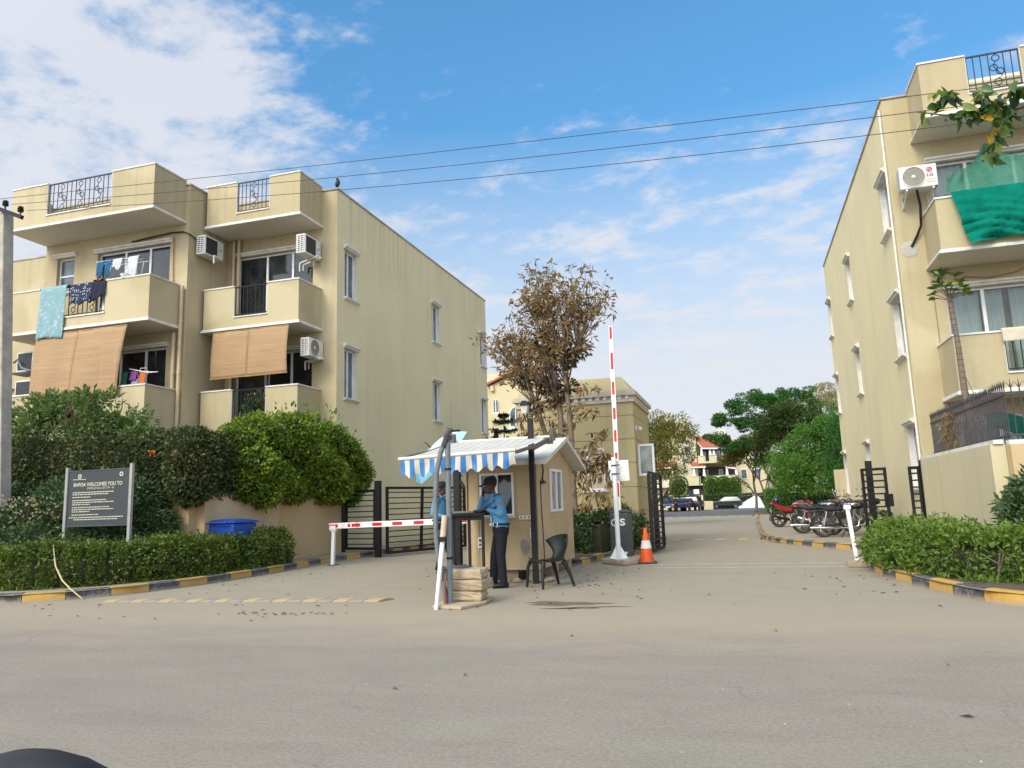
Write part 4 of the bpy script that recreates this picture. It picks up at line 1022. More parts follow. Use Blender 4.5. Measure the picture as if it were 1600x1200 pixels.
m = MB(); m.lathe([(0.1085, 0.32), (0.0835, 0.46), (0.0805, 0.46), (0.1055, 0.32)], n=20); m2 = MB(); m2.lathe([(0.1145, 0.305), (0.0865, 0.465)], n=20); part('reflective_band', m2, cone_wh, tc_, True, world=False)
wp = thing('marker_post', 'thin white post in a concrete block before the right hedge', 'post', (1.83, 14.9, 0))
m = MB(); m.prism([(1.66, 14.76), (1.99, 14.73), (2.0, 15.0), (1.68, 15.02)], 0.0, 0.12, 'z'); part('footing', m, concrete, wp, bev=0.02)
m = MB(); m.beam((1.83, 14.88, 0.1), (1.76, 14.88, 1.02), 0.065); part('shaft', m, gate_white, wp)
m = MB(); m.cbox((1.757, 14.88, 1.05), (0.115, 0.10, 0.075)); part('cradle', m, gate_white, wp)

# ------------------------------------------------------------------ guard hut
hut_mat = M('hut_panel', (0.50, 0.375, 0.215), 0.65, var=0.07, vscale=2.5, dirt=(0.30, 0.21, 0.11), dirt_amt=0.45, dscale=1.6)
hut_white = M('hut_roof_white', (0.66, 0.62, 0.54), 0.55, var=0.06, dirt=(0.40, 0.34, 0.25), dirt_amt=0.6, dscale=2.5)
HX0, HX1, HY0, HY1, HB, HE, HR = -4.66, -3.38, 12.6, 15.22, 0.19, 2.05, 2.44
HM = (HY0+HY1)/2
H = thing('guard_hut', 'beige prefabricated guard hut with gabled roof and striped awning', 'guard hut', (-4.0, 13.9, 0))
wf = (-4.42, -3.80, 1.10, 1.84)
w = MB(); wall_holes(w, pl_y(HY0), HX0, HX1, HB, HE, [wf], 0.05); no_recalc_part('front_panel', w, hut_mat, H)
ws = (13.42, 14.32, 1.14, 1.92)
w = MB(); wall_holes(w, pl_x(HX1), HY0, HY1, HB, HE, [ws], 0.05)
w.add([(HX1, HY0, HE), (HX1, HY1, HE), (HX1, HM, HR-.03)], [(0, 1, 2)]); no_recalc_part('side_panel', w, hut_mat, H)
w = MB(); wall_holes(w, pl_nx(HX0), HY0, HY1, HB, HE, [], 0.05); w.add([(HX0, HY0, HE), (HX0, HY1, HE), (HX0, HM, HR-.03)], [(0, 1, 2)]); w.box(HX0, HX1, HY1-.03, HY1, HB, HE); w.box(HX0+.02, HX1-.02, HY0+.02, HY1-.02, HB, HB+.05)
no_recalc_part('back_panel', w, hut_mat, H)
ov, sl = 0.26, (HR-HE)/(HM-HY0)
ex = 0.36; zl = HE-sl*ex
for q, (ya, yb) in enumerate(((HY0-ex, HM), (HM, HY1+ex))):
    m = MB(); za, zb_ = (zl, HR) if q == 0 else (HR, zl)
    vs = [(x, y, z+dz) for dz in (0.0, 0.075) for x in (HX0-.14, HX1+ov) for y, z in ((ya, za), (yb, zb_))]
    m.add(vs, [(0, 1, 3, 2), (4, 6, 7, 5), (0, 4, 5, 1), (2, 3, 7, 6), (0, 2, 6, 4), (1, 5, 7, 3)]); part('roof_panel', m, hut_white, H)
for a, b in ((HX1, 1), (HX0, -1)):
    for y in (HY0, HY1):
        m = MB(); m.box(min(a, a+b*.012), max(a, a+b*.012), y-.045, y+.045, HB, HE-.06) ; part('corner_trim', m, hut_mat, H)
m = MB(); m.box(HX0+.02, HX0+.20, HY0-.012, HY0, HB+.02, HE-.2); m.box(HX0+.235, HX0+.245, HY0-.01, HY0, HB+.02, HE-.2); part('door_edge', m, hut_mat, H)
m = MB(); m.box(HX1-.6, HX1-.02, HY0-.012, HY0, HE-.16, HE-.05); part('header_trim', m, hut_mat, H)
sw_ = window(H, pl_x(HX1), *ws, bars=((ws[0]+ws[1])/2,), depth=0.05, hood=0, sill=False, fw=0.045, glass=M_glass('glass_hut', (0.13, 0.15, 0.145), 0.12))
m = MB(); 
for a, b, c_, d in ((ws[0]-.07, ws[1]+.07, ws[2]-.09, ws[2]-.002), (ws[0]-.07, ws[1]+.07, ws[3]+.002, ws[3]+.06), (ws[0]-.07, ws[0]-.002, ws[2], ws[3]), (ws[1]+.002, ws[1]+.07, ws[2], ws[3])): m.box(HX1+.0, HX1+.016, a, b, c_, d)
part('window_surround', m, hut_mat, H)
fwn = window(H, pl_y(HY0), *wf, bars=((wf[0]+wf[1])/2,), depth=0.05, hood=0, sill=False, fw=0.035, glass=glass_dark)
m = MB(); m.box(wf[0]-.03, wf[1]+.03, HY0-.09, HY0-.001, wf[2]-.035, wf[2]-.004); part('counter', m, hut_white, H)
m = MB(); m.box(-3.72, -3.45, HY0-.04, HY0-.001, 1.03, 1.10); part('socket_strip', m, gate_white, H, bev=0.006)
for sx in (-3.68, -3.61, -3.54, -3.49):
    m = MB(); m.box(sx-.012, sx+.012, HY0-.043, HY0-.0405, 1.05, 1.08); part('socket', m, iron_grey, H)
for (x, z) in ((-3.49, 0.80), (-4.43, 0.66)):
    m = MB(); m.box(x-.045, x+.045, HY0-.05, HY0-.013, z-.09, z+.09); b_ = part('switch_box', m, gate_white, H, bev=0.008)
    m = MB(); m.box(x-.02, x+.02, HY0-.055, HY0-.051, z+.01, z+.06); m2 = MB(); m2.box(x-.02, x+.02, HY0-.055, HY0-.051, z-.06, z-.015); part('switch', m, iron_grey, b_); part('switch', m2, iron_grey, b_)
m = MB(); k = 16; vs = [(-3.63+0.085*math.cos(a)*(1+.15*math.sin(3*a)), HY0-.003, 0.56+0.14*math.sin(a)*(1-.25*math.cos(a))) for a in (2*math.pi*i/k for i in range(k))]
m.add(vs, [tuple(range(k))]); part('patch', m, M('grey_patch', (0.26, 0.235, 0.19), 0.9, var=0.2), H)
m = MB(); m.tube([(HX1+.012, 12.78, 1.70), (HX1+.012, 12.78, 1.2), (HX1+.012, 12.83, 0.85), (HX1+.012, 12.88, 0.2)], 0.009, 5); part('conduit', m, iron_grey, H)
m = MB(); m.tube([(HX1+.03, 12.86, 2.0), (HX1+.05, 12.85, 1.86), (HX1+.02, 12.88, 1.72), (HX1+.04, 12.93, 1.66)], 0.014, 6); m.box(HX1+.002, HX1+.05, 12.80, 13.02, 1.64, 1.68); part('hook_bracket', m, iron_black, H)
bm_ = M('brick_red', (0.25, 0.12, 0.075), 0.9, var=0.25, dirt=(0.3, 0.24, 0.17), dirt_amt=0.6)
for (x, y, a) in ((-3.52, 12.75, 5), (-4.4, 12.75, -8), (-3.5, 14.95, 3), (-4.4, 14.95, 9), (-3.95, 12.8, 14), (-3.52, 13.9, 0)):
    m = MB(); m.cbox((x, y, 0.095), (0.24, 0.2, 0.185), (0, 0, R(a))); part('support_block', m, concrete, H, bev=0.01)
# awning
AW = thing('awning', 'blue and white striped awning with scalloped valance over the hut counter', 'awning', (-4.0, 11.4, 2.1))
ax0, ax1, ayf, ayb = -4.93, -3.12, 10.42, 12.32
zfl, zfr, zbk = 2.0, 2.045, 2.40
aw_white = M('awning_white', (0.55, 0.52, 0.445), 0.8, var=0.06, vscale=3, dirt=(0.42, 0.37, 0.29), dirt_amt=0.6, dscale=2.2); aw_blue = M('awning_blue', (0.035, 0.16, 0.40), 0.75, var=0.15, dirt=(0.25, 0.33, 0.42), dirt_amt=0.45, dscale=3); aw_grey = M('awning_faded_stripe', (0.44, 0.425, 0.385), 0.8, var=0.08, vscale=3)
ns = 22
m = MB(); mi = []
for i in range(ns):
    for j in range(6):
        vs = []
        for (u, v) in ((i/ns, j/6), ((i+1)/ns, j/6), ((i+1)/ns, (j+1)/6), (i/ns, (j+1)/6)):
            zf = zfl+(zfr-zfl)*u; sag = -0.035*math.sin(math.pi*v)*(0.6+0.4*math.sin(math.pi*u))
            vs.append((ax0+(ax1-ax0)*u, ayf+(ayb-ayf)*v, zf+.03+(zbk-zf-.03)*v+sag))
        m.add(vs, [(0, 1, 2, 3)], 1 if i % 2 == 0 else 0)
no_recalc_part('canopy', m, [aw_white, aw_grey], AW)
for i in range(ns):
    m = MB(); n_ = 4; vs = []
    for k in range(n_+1):
        u = (i+k/n_)/ns; x = ax0+(ax1-ax0)*u; zt = zfl+(zfr-zfl)*u-.01
        lo = 0.225+0.035*math.cos(u*ns/2.6*2*math.pi+1.2)-0.05*max(0, u-.5)+0.05*(1-u)*RNG.random()*0.4
        for q in range(4):
            f = q/3; vs.append((x+.012*f*math.sin(u*20), ayf-.02+0.03*math.sin(u*31+f*2)*f+.02*f, zt-lo*f))
    fs = [(k*4+q, k*4+q+1, (k+1)*4+q+1, (k+1)*4+q) for k in range(n_) for q in range(3)]
    m.add(vs, fs); part('valance_strip', m, aw_blue if i % 2 == 0 else aw_white, AW, True)
m = MB(); m.tube([(ax0-.02, ayf, zfl+.02), (ax1+.02, ayf, zfr+.02)], 0.028, 10); part('front_bar', m, hut_white, AW, True)
m = MB(); m.tube([(ax0, ayb+.02, zbk), (ax1+.1, ayb+.02, zbk)], 0.03, 10); part('roller', m, hut_white, AW, True)
for x in (ax0+.05, ax1+.02):
    m = MB(); m.beam((x, ayf+.02, zfr-.01), (x+.03, ayb-.1, zbk-.09), 0.035, 0.05); m.beam((x+.01, ayf+.9, zfr+.10), (x+.03, ayb-.1, zbk-.06), 0.05, 0.07); part('arm', m, M('awning_arm', (0.12, 0.11, 0.10), 0.5, var=.2), AW)
    m = MB(); m.cbox((x+.04, ayb-.03, zbk-.07), (0.09, 0.16, 0.10)); m.cbox((x+.10, ayb-.05, zbk+.03), (0.07, 0.12, 0.20), (R(15), 0, 0)); part('bracket', m, MATS['awning_arm'], AW)
# tall lamp posts of the old gate
LPst = thing('lamp_post', 'tall black post with a tilted lantern in front of the hut corner', 'lamp post', (-3.36, 12.22, 0))
m = MB(); m.beam((-3.36, 12.22, 0), (-3.36, 12.22, 2.72), 0.085); part('shaft', m, iron_black, LPst)
m = MB(); m.tube([(-3.37, 12.2, 2.64), (-3.42, 12.18, 2.68), (-3.46, 12.15, 2.80)], 0.012, 5); m.tube([(-3.37, 12.2, 2.66), (-3.40, 12.16, 2.74), (-3.39, 12.15, 2.82)], 0.012, 5); part('bracket', m, iron_black, LPst)
m = MB(); m.prism([(-3.465, 2.80), (-3.385, 2.80), (-3.36, 2.93), (-3.49, 2.93)], 12.08, 12.2, 'y'); part('lantern_glass', m, M_glass('lantern_glass', (0.32, 0.31, 0.27), 0.3), LPst)
m = MB(); m.prism([(-3.50, 2.93), (-3.35, 2.93), (-3.39, 3.01), (-3.46, 3.01)], 12.06, 12.22, 'y'); part('lantern_cap', m, iron_black, LPst)
P2 = post('black post with a short bent arm between the two guards', -6.14, 15.95, 0.14, 0, 3.0)
m = MB(); m.beam((-6.07, 15.93, 1.86), (-5.96, 15.93, 1.70), 0.06); part('stub_arm', m, iron_black, P2)
# ------------------------------------------------------------------ old barrier pipes, stones, table, umbrella, chair
pipe_grey = M('pipe_grey_blue', (0.13, 0.16, 0.175), 0.5, var=0.12, dirt=(0.30, 0.27, 0.22), dirt_amt=0.45, dscale=4)
stone_mat = M('sandstone', (0.46, 0.365, 0.24), 0.92, var=0.16, vscale=7, dirt=(0.28, 0.22, 0.15), dirt_amt=0.65, dscale=5, bumpamt=0.7, bscale=22, rnd=0.18)
slab = MB(); slab.prism([(-3.93, 9.22), (-3.50, 9.12), (-3.34, 9.62), (-3.42, 10.2), (-4.05, 10.15)], 0.0, 0.045, 'z'); whole('stone_slab', slab, stone_mat, 'thin stone slab on the road under the stacked blocks', 'slab', bev=0.012)
def stone(label, c, size, rz):
    mb = MB(); n = 5
    a, b, d = (s/2 for s in size)
    vs = []; rr = random.Random(int(c[2]*1000)+3)
    bmx = bmesh.new(); bmesh.ops.create_cube(bmx, size=1.0); bmesh.ops.subdivide_edges(bmx, edges=bmx.edges[:], cuts=4, use_grid_fill=True)
    rot = Matrix.Rotation(rz, 3, 'Z')
    for v in bmx.verts:
        p = Vector((v.co.x*size[0], v.co.y*size[1], v.co.z*size[2]))
        edge = sum(1 for q in v.co if abs(q) > 0.49)
        if edge >= 2: p *= 1-0.02*edge-0.03*rr.random()
        p += Vector((rr.uniform(-1, 1), rr.uniform(-1, 1), rr.uniform(-1, 1)*(.3 if abs(v.co.z) > .49 else 1)))*0.009
        v.co = rot @ p + Vector(c)
    me = bpy.data.meshes.new('stone_block'); bmx.to_mesh(me); bmx.free(); me.materials.append(stone_mat)
    return tag(put('stone_block', me), label, 'stone block', 'stone blocks stacked as a pipe footing')
stone('lowest and darkest of the three stacked sandstone blocks', (-3.66, 9.80, 0.113), (0.50, 0.42, 0.132), R(6))
stone('middle block of the stack, jutting out to the right', (-3.62, 9.80, 0.252), (0.53, 0.44, 0.142), R(-3))
stone('topmost stacked block under the grey cloth', (-3.655, 9.82, 0.391), (0.50, 0.42, 0.132), R(4))
rag = MB()
rag.grid(lambda u, v: (-3.80+0.36*(u-.5)+.03*math.sin(v*7), 9.84+0.26*(v-.5)+.02*math.sin(u*9), 0.470+0.03*math.sin(u*11+v*3)*math.sin(v*8)+0.035*math.sin(math.pi*u)*math.sin(math.pi*v)-0.012), 14, 10)
whole('rag', rag, M('rag_grey', (0.085, 0.08, 0.08), 0.95, var=0.25), 'crumpled dark grey rag on top of the stone stack', 'cloth', smooth=True)
OP = thing('pipe_frame', 'grey upright pipe and bowed pipe left from an old barrier', 'pipe frame', (-3.76, 9.4, 0.045))
m = MB(); m.tube([(-3.755, 9.42, 0.045), (-3.752, 9.42, 2.2)], 0.037, 12); part('upright', m, pipe_grey, OP, True)
m = MB(); m.tube([(-3.705, 9.4, 2.27), (-3.77, 9.4, 2.18), (-3.85, 9.4, 2.0), (-3.91, 9.4, 1.75), (-3.935, 9.4, 1.4), (-3.935, 9.4, 1.0), (-3.915, 9.4, 0.72), (-3.88, 9.41, 0.48), (-3.83, 9.42, 0.2), (-3.81, 9.42, 0.05)], 0.034, 10); part('bowed_pipe', m, pipe_grey, OP, True)
m = MB(); m.tube([(-3.80, 9.4, 2.08), (-3.74, 9.4, 2.24), (-3.715, 9.4, 2.30), (-3.68, 9.4, 2.29)], [0.044, 0.046, 0.044, 0.03], 8); m.cbox((-3.752, 9.42, 2.2), (0.09, 0.09, 0.05)); part('elbow', m, iron_grey, OP, True)
for z in (1.78, 0.62):
    m = MB(); m.lathe([(0.038, -.015), (0.046, -.015), (0.046, .015), (0.038, .015)], (-3.752, 9.42, z), 'z', 10, ring=True); part('collar', m, iron_black, OP)
for z, mt in ((0.95, 'iron'), (0.40, 'iron')):
    m = MB(); m.beam((-3.92, 9.40, z-.02), (-3.74, 9.42, z+.02), 0.05, 0.14 if z < .5 else .1); part('clamp_plate', m, iron_grey, OP)
wpipe = thing('plastic_pipe', 'long white plastic pipe with beige sleeve leaning on the grey pipes', 'pipe', (-3.83, 9.12, 0))
m = MB(); m.tube([(-3.835, 9.13, 0.0), (-3.795, 9.29, 0.86)], [0.026, 0.032], 10); part('lower_pipe', m, gate_white, wpipe, True)
m = MB(); m.tube([(-3.795, 9.29, 0.86), (-3.783, 9.345, 1.17)], 0.039, 10); part('sleeve', m, M('beige_plastic', (0.50, 0.38, 0.26), 0.5), wpipe, True)
m = MB(); m.cbox((-3.79, 9.27, 0.87), (0.09, 0.07, 0.06)); part('clip', m, iron_black, wpipe)
rod = MB(); rod.tube([(-3.80, 9.36, 0.03), (-3.81, 9.38, 0.30), (-3.80, 9.40, 0.42)], 0.016, 7); whole('rusty_rod', rod, M('rust', (0.26, 0.085, 0.05), 0.8, var=0.25), 'short rusty red rod standing between the pipes', 'rod', smooth=True)
# table
T = thing('standing_desk', 'high black desk where the two guards stand', 'table', (-4.3, 11.95, 0))
m = MB(); m.box(-4.62, -3.98, 11.55, 12.45, 1.13, 1.175); part('table_top', m, iron_black, T, bev=0.008)
for x, y in ((-4.56, 11.62), (-4.05, 11.62), (-4.56, 12.38), (-4.05, 12.38)):
    m = MB(); m.beam((x, y, 0), (x, y, 1.128), 0.04); part('leg', m, iron_black, T)
m = MB(); m.box(-4.57, -4.04, 11.62, 11.66, 1.06, 1.128); part('apron', m, iron_black, T)
m = MB(); m.box(-4.55, -4.06, 11.985, 12.015, 0.22, 0.25); part('stretcher', m, iron_black, T)
bk = MB(); bk.cbox((-4.40, 11.78, 1.192), (0.34, 0.26, 0.03), (0, 0, R(5))); whole('register', bk, M('paper_cover', (0.30, 0.29, 0.27), 0.8, var=0.2), 'grey visitor register lying on the black desk', 'book', bev=0.004)
bk = MB(); bk.cbox((-4.13, 11.72, 1.20), (0.16, 0.14, 0.045), (0, 0, R(-10))); whole('pouch', bk, rubber, 'small black pouch on the desk by the leaning guard', 'pouch', bev=0.012)
bag = MB(); bag.ball((-4.12, 11.80, 0.12), (0.13, 0.11, 0.13), 12, 8); bag.ball((-4.05, 11.72, 0.10), (0.10, 0.09, 0.10), 10, 7)
# umbrella behind the awning
U = thing('umbrella', 'open light blue and white umbrella tilted behind the awning', 'umbrella', (-5.46, 13.2, 2.28))
um_b = M('umbrella_blue', (0.16, 0.42, 0.56), 0.6, var=0.08); um_w = M('umbrella_white', (0.62, 0.60, 0.55), 0.6, var=0.06); um_s = M('umbrella_sky', (0.36, 0.56, 0.64), 0.6, var=0.08)
axis = Vector((-0.55, -0.42, 0.62)).normalized(); e1 = axis.orthogonal().normalized()
tgt = Vector((0.60, 0, 0.44)); e1 = (tgt - axis*tgt.dot(axis)).normalized(); e2 = axis.cross(e1)
Rr, hh = 0.70, 0.28
for k in range(8):
    m = MB(); a0, a1 = 2*math.pi*k/8, 2*math.pi*(k+1)/8
    def fu(u, v):
        a = a0+(a1-a0)*u; sc = 1-0.10*math.sin(math.pi*u)*v
        r = Rr*math.sin(v*1.25)/math.sin(1.25)*sc; h = hh*(math.cos(v*1.35)-math.cos(1.35))/(1-math.cos(1.35))
        return Vector((-5.46, 13.2, 2.28)) + e1*(r*math.cos(a)) + e2*(r*math.sin(a)) + axis*(h-0.1)
    m.grid(fu, 5, 7); part('panel', m, (um_w, um_b, um_w, um_w, um_b, um_b, um_w, um_s)[k], U, True)
c0 = Vector((-5.46, 13.2, 2.28))
m = MB(); m.tube([c0+axis*0.18, c0+axis*0.34], [0.012, 0.007], 6); part('ferrule', m, iron_black, U, True)
m = MB(); m.tube([c0+axis*0.18, c0-axis*0.65], 0.009, 6); part('shaft', m, iron_grey, U, True)
for k in range(8):
    a = 2*math.pi*k/8; m = MB(); m.tube([c0+axis*0.17, c0+(e1*math.cos(a)+e2*math.sin(a))*0.45+axis*0.10, c0+(e1*math.cos(a)+e2*math.sin(a))*Rr*0.99-axis*0.10], 0.004, 4, cap=False); part('rib', m, iron_grey, U)
# black plastic bucket chair
plastic = M('black_plastic', (0.012, 0.016, 0.016), 0.5, var=0.15, dirt=(0.06, 0.055, 0.045), dirt_amt=0.3, dscale=5, spec=0.3)
CH = thing('plastic_chair', 'black plastic tub chair with flared back beside the hut', 'chair', (-3.02, 11.72, 0), rz=R(136))
def chair_shell(u, v):
    # v 0 front edge of seat -> 1 top of back, u across
    s = u-.5
    if v < .42:
        q = v/.42; y = 0.22-0.44*q; z = 0.42-0.035*math.sin(math.pi*q)-0.02*q; w_ = 0.46-0.07*q
        return (s*w_, y, z+0.02*(2*s)**2)
    q = (v-.42)/.58; w_ = 0.39-0.16*math.sin(math.pi*min(1, q*1.5)*0.5)*(1-q)+0.17*max(0, q-.35)/.65*1.0
    y = -0.22-0.13*q-0.05*math.sin(math.pi*q); z = 0.385+0.415*q
    wrap = 0.17*(2*s)**2*(0.3+0.9*q)
    return (s*w_*1.05, y+wrap, z-0.10*(2*abs(s))**3*q)
m = MB(); m.grid(chair_shell, 14, 18); o = part('shell', m, plastic, CH, True, world=False); md = o.modifiers.new('thick', 'SOLIDIFY'); md.thickness = 0.014
for sx in (-1, 1):
    m = MB(); m.tube([(sx*0.19, 0.2, 0.405), (sx*0.225, 0.235, 0.30), (sx*0.24, 0.25, 0.0)], [0.034, 0.028, 0.019], 8); part('front_leg', m, plastic, CH, True, world=False)
    m = MB(); m.tube([(sx*0.16, -0.19, 0.40), (sx*0.20, -0.27, 0.2), (sx*0.23, -0.33, 0.0)], [0.040, 0.030, 0.019], 8); part('rear_leg', m, plastic, CH, True, world=False)
m = MB(); m.tube([(-.20, 0.215, 0.39), (-.1, 0.235, 0.415), (.1, 0.235, 0.415), (.20, 0.215, 0.39)], 0.026, 8); part('front_rail', m, plastic, CH, True, world=False)
for (x, y, s_) in ((-3.62, 12.45, .05), (-3.28, 12.5, .06), (-3.95, 12.42, .045)):
    pass
deb = MB(); rr = random.Random(4)
for i in range(16):
    x, y = rr.uniform(-4.3, -3.1), rr.uniform(12.35, 12.62); s_ = rr.uniform(.03, .08)
    deb.ball((x, y, s_*.5), (s_, s_*.8, s_*.55), 7, 5)
whole('rubble', deb, concrete, 'small rubble scattered under the front of the guard hut', 'rubble', kind='stuff')

# ------------------------------------------------------------------ notice board, bin, stick
S = thing('notice_board', 'grey welcome notice board on two steel posts in the bushes', 'notice board', (-11.85, 11.6, 0.1))
board_mat = M('board_grey', (0.036, 0.042, 0.047), 0.55, var=0.1, vscale=2); post_gal = M('galvanised', (0.33, 0.325, 0.30), 0.5, 0.2, var=0.15, dirt=(0.2, 0.17, 0.13), dirt_amt=0.4)
SX0, SX1, SZ0, SZ1, SY = -12.53, -11.09, 1.16, 2.20, 11.6
m = MB(); m.box(SX0, SX1, SY-.012, SY+.012, SZ0, SZ1); part('panel', m, board_mat, S)
m = MB()
for a, b, c_, d in ((SX0-.012, SX1+.012, SZ1, SZ1+.018), (SX0-.012, SX1+.012, SZ0-.018, SZ0), (SX0-.018, SX0, SZ0, SZ1), (SX1, SX1+.018, SZ0, SZ1)): m.box(a, b, SY-.02, SY+.02, c_, d)
part('rim', m, slate, S)
for x, z in ((SX0-.05, 2.28), (SX1+.05, 2.30)):
    m = MB(); m.box(x-.03, x+.03, SY-.025, SY+.035, 0.1, z); part('post', m, post_gal, S)
pr = M('sign_print', (0.50, 0.48, 0.36), 0.6, var=0.04)
cxm = (SX0+SX1)/2
def sline(s, x, z, size, wide, al='CENTER', bold=0.0): text_obj('lettering', s, size, pr, S, (x-S.location.x, SY-.0145-S.location.y, z-S.location.z), (R(90), 0, 0), al, 0.0006, wide, bold)
sline('BHPOA WELCOMES YOU TO', cxm-.01, 1.935, 0.098, 0.92, bold=0.002)
sline('EMERALD HILLS, SECTOR - 65', cxm+.06, 1.862, 0.056, 0.88)
for (x0_, x1_, z) in ((.08, .76, 1.79), (.08, .68, 1.752), (.08, .38, 1.70), (.08, .64, 1.64), (.08, .77, 1.60), (.08, .38, 1.56), (.08, .70, 1.505), (.08, .77, 1.465), (.08, .38, 1.425), (.08, .53, 1.365), (.04, .93, 1.315), (.12, .84, 1.275)):
    W_ = SX1-SX0; x = SX0+W_*x0_; end = SX0+W_*x1_; m = MB(); rr = random.Random(int(z*1000))
    while x < end:
        L = rr.uniform(.02, .075); m.box(x, min(x+L, end), SY-.0140, SY-.0125, z-.0085, z+.0085); x += L+.012
    part('text_line', m, pr, S, kind='stuff')
for u in (.185, .875):
    m = MB(); m.lathe([(0.022, 0), (0.045, 0), (0.045, .002), (0.022, .002)], (SX0+(SX1-SX0)*u, SY-.0145, 2.11 if u > .5 else 2.10), 'y', 12, ring=True); part('emblem', m, pr, S)
m = MB(); m.box(SX0+.1, SX0+.42, SY-.014, SY-.0125, 2.035, 2.047); part('text_line', m, pr, S)
blue_pl = M('bin_blue', (0.012, 0.075, 0.42), 0.45, var=0.12, dirt=(0.10, 0.14, 0.25), dirt_amt=0.4)
B_ = thing('wheelie_bin', 'bright blue plastic bin between the hedge and tan wall', 'bin', (-10.74, 14.15, KH-.02)); B_.scale = (1.18, 1.15, 1.0)
m = MB(); bot = [(-.27, -.30), (.27, -.30), (.27, .30), (-.27, .30)]; vs = [(x, y, 0.1) for x, y in bot]+[(x*1.2, y*1.16, 0.96) for x, y in bot]; m.add(vs, [(3, 2, 1, 0), (4, 5, 6, 7), (0, 1, 5, 4), (1, 2, 6, 5), (2, 3, 7, 6), (3, 0, 4, 7)]); part('body', m, blue_pl, B_, world=False, bev=0.03)
m = MB(); m.box(-.355, .355, -.38, .37, 0.965, 1.0); part('rim', m, blue_pl, B_, world=False, bev=0.012)
m = MB(); m.grid(lambda u, v: ((u-.5)*.70, (v-.5)*.74, 1.002+0.055*(1-(2*u-1)**4)*(1-(2*v-1)**4)), 10, 10); part('lid', m, blue_pl, B_, True, world=False)
m = MB(); m.tube([(-.22, -.40, 0.985), (-.22, -.44, 0.98), (.22, -.44, 0.98), (.22, -.40, 0.985)], 0.014, 6); part('handle', m, blue_pl, B_, True, world=False)
for sx in (-1, 1):
    m = MB(); m.cyl((sx*.24, .34, .1), (sx*.30, .34, .1), .1, n=14); part('wheel', m, rubber, B_, world=False)
stk = MB(); stk.tube([(-11.45, 10.35, 0.86), (-11.15, 10.15, 0.52), (-10.85, 10.02, 0.30), (-10.55, 9.9, 0.18), (-10.2, 9.82, 0.03)], [0.006, 0.012, 0.013, 0.012, 0.008], 6)
whole('palm_stalk', stk, M('dry_stalk', (0.50, 0.42, 0.24), 0.8), 'dry pale stalk hanging from the left hedge over the kerb', 'stalk', smooth=True)
# ------------------------------------------------------------------ people
skin = M('skin_dark', (0.085, 0.045, 0.028), 0.55, var=0.08, spec=0.4); shirt_blue = M('shirt_blue', (0.09, 0.27, 0.46), 0.85, var=0.10, vscale=9, bumpamt=0.9, bscale=7); trouser = M('trouser_navy', (0.0045, 0.0055, 0.010), 0.85, var=0.2, bumpamt=0.9, bscale=6)
cap_mat = M('cap_black', (0.012, 0.012, 0.016), 0.8, var=0.15); shoe_mat = M('shoe_black', (0.012, 0.012, 0.012), 0.4, var=0.2); hair_mat = M('hair_black', (0.010, 0.009, 0.009), 0.7)
eye_mat = M('eye_white', (0.55, 0.52, 0.47), 0.3); lip_mat = M('lip', (0.10, 0.04, 0.035), 0.5)
def rcone(mb, a, b, ra, rb, n=12):
    a, b = Vector(a), Vector(b); mb.tube([a, b], [ra, rb], n); mb.ball(a, ra, n, 8); mb.ball(b, rb, n, 8)
def organic(name, mb, mat, parent, voxel=0.010, smooth_it=4):
    off = root_loc(parent); me = bpy.data.meshes.new(name+'_src'); me.from_pydata([(v[0]-off[0], v[1]-off[1], v[2]-off[2]) for v in mb.v], [], mb.f); bm_fix(me)
    tmp = bpy.data.objects.new(name+'_src', me); COL.objects.link(tmp)
    md = tmp.modifiers.new('r', 'REMESH'); md.mode = 'VOXEL'; md.voxel_size = voxel; md.use_smooth_shade = True
    if smooth_it: sm = tmp.modifiers.new('s', 'SMOOTH'); sm.factor = 0.5; sm.iterations = smooth_it
    dg = bpy.context.evaluated_depsgraph_get(); res = bpy.data.meshes.new_from_object(tmp.evaluated_get(dg)); res.name = name
    bpy.data.objects.remove(tmp); bpy.data.meshes.remove(me)
    res.materials.clear(); res.materials.append(mat); res.polygons.foreach_set('use_smooth', [True]*len(res.polygons))
    return put(name, res, parent)
def hand(mb, wrist, palm_dir, palm_n, curl, thumb_side, s=1.0):
    """palm, four unequal fingers with two bends, thumb from the side of the palm"""
    w = Vector(wrist); d = Vector(palm_dir).normalized(); n = Vector(palm_n); n = (n-d*n.dot(d)).normalized(); sd = d.cross(n)*thumb_side
    for k in (-1.5, -.5, .5, 1.5): rcone(mb, w+sd*k*0.012*s, w+d*0.085*s+sd*k*0.020*s, 0.017*s, 0.013*s, 8)
    for k, L in ((1.5, .072), (.5, .082), (-.5, .076), (-1.5, .060)):
        p = w+d*0.088*s+sd*k*0.0205*s; dd = d.copy()
        for seg, f in ((.45, .5), (.32, 1.0), (.25, 1.2)):
            dd = (dd + n*curl*f*0.5).normalized(); q = p+dd*L*seg*s; rcone(mb, p, q, 0.0092*s, 0.0082*s, 7); p = q
    p = w+d*0.025*s+sd*0.03*s; q = p+(d*0.6+sd*0.8+n*curl*.3).normalized()*0.042*s; rcone(mb, p, q, 0.012*s, 0.0105*s, 7); r_ = q+(d*0.9+sd*0.25+n*curl*.5).normalized()*0.033*s; rcone(mb, q, r_, 0.0105*s, 0.0085*s, 7)
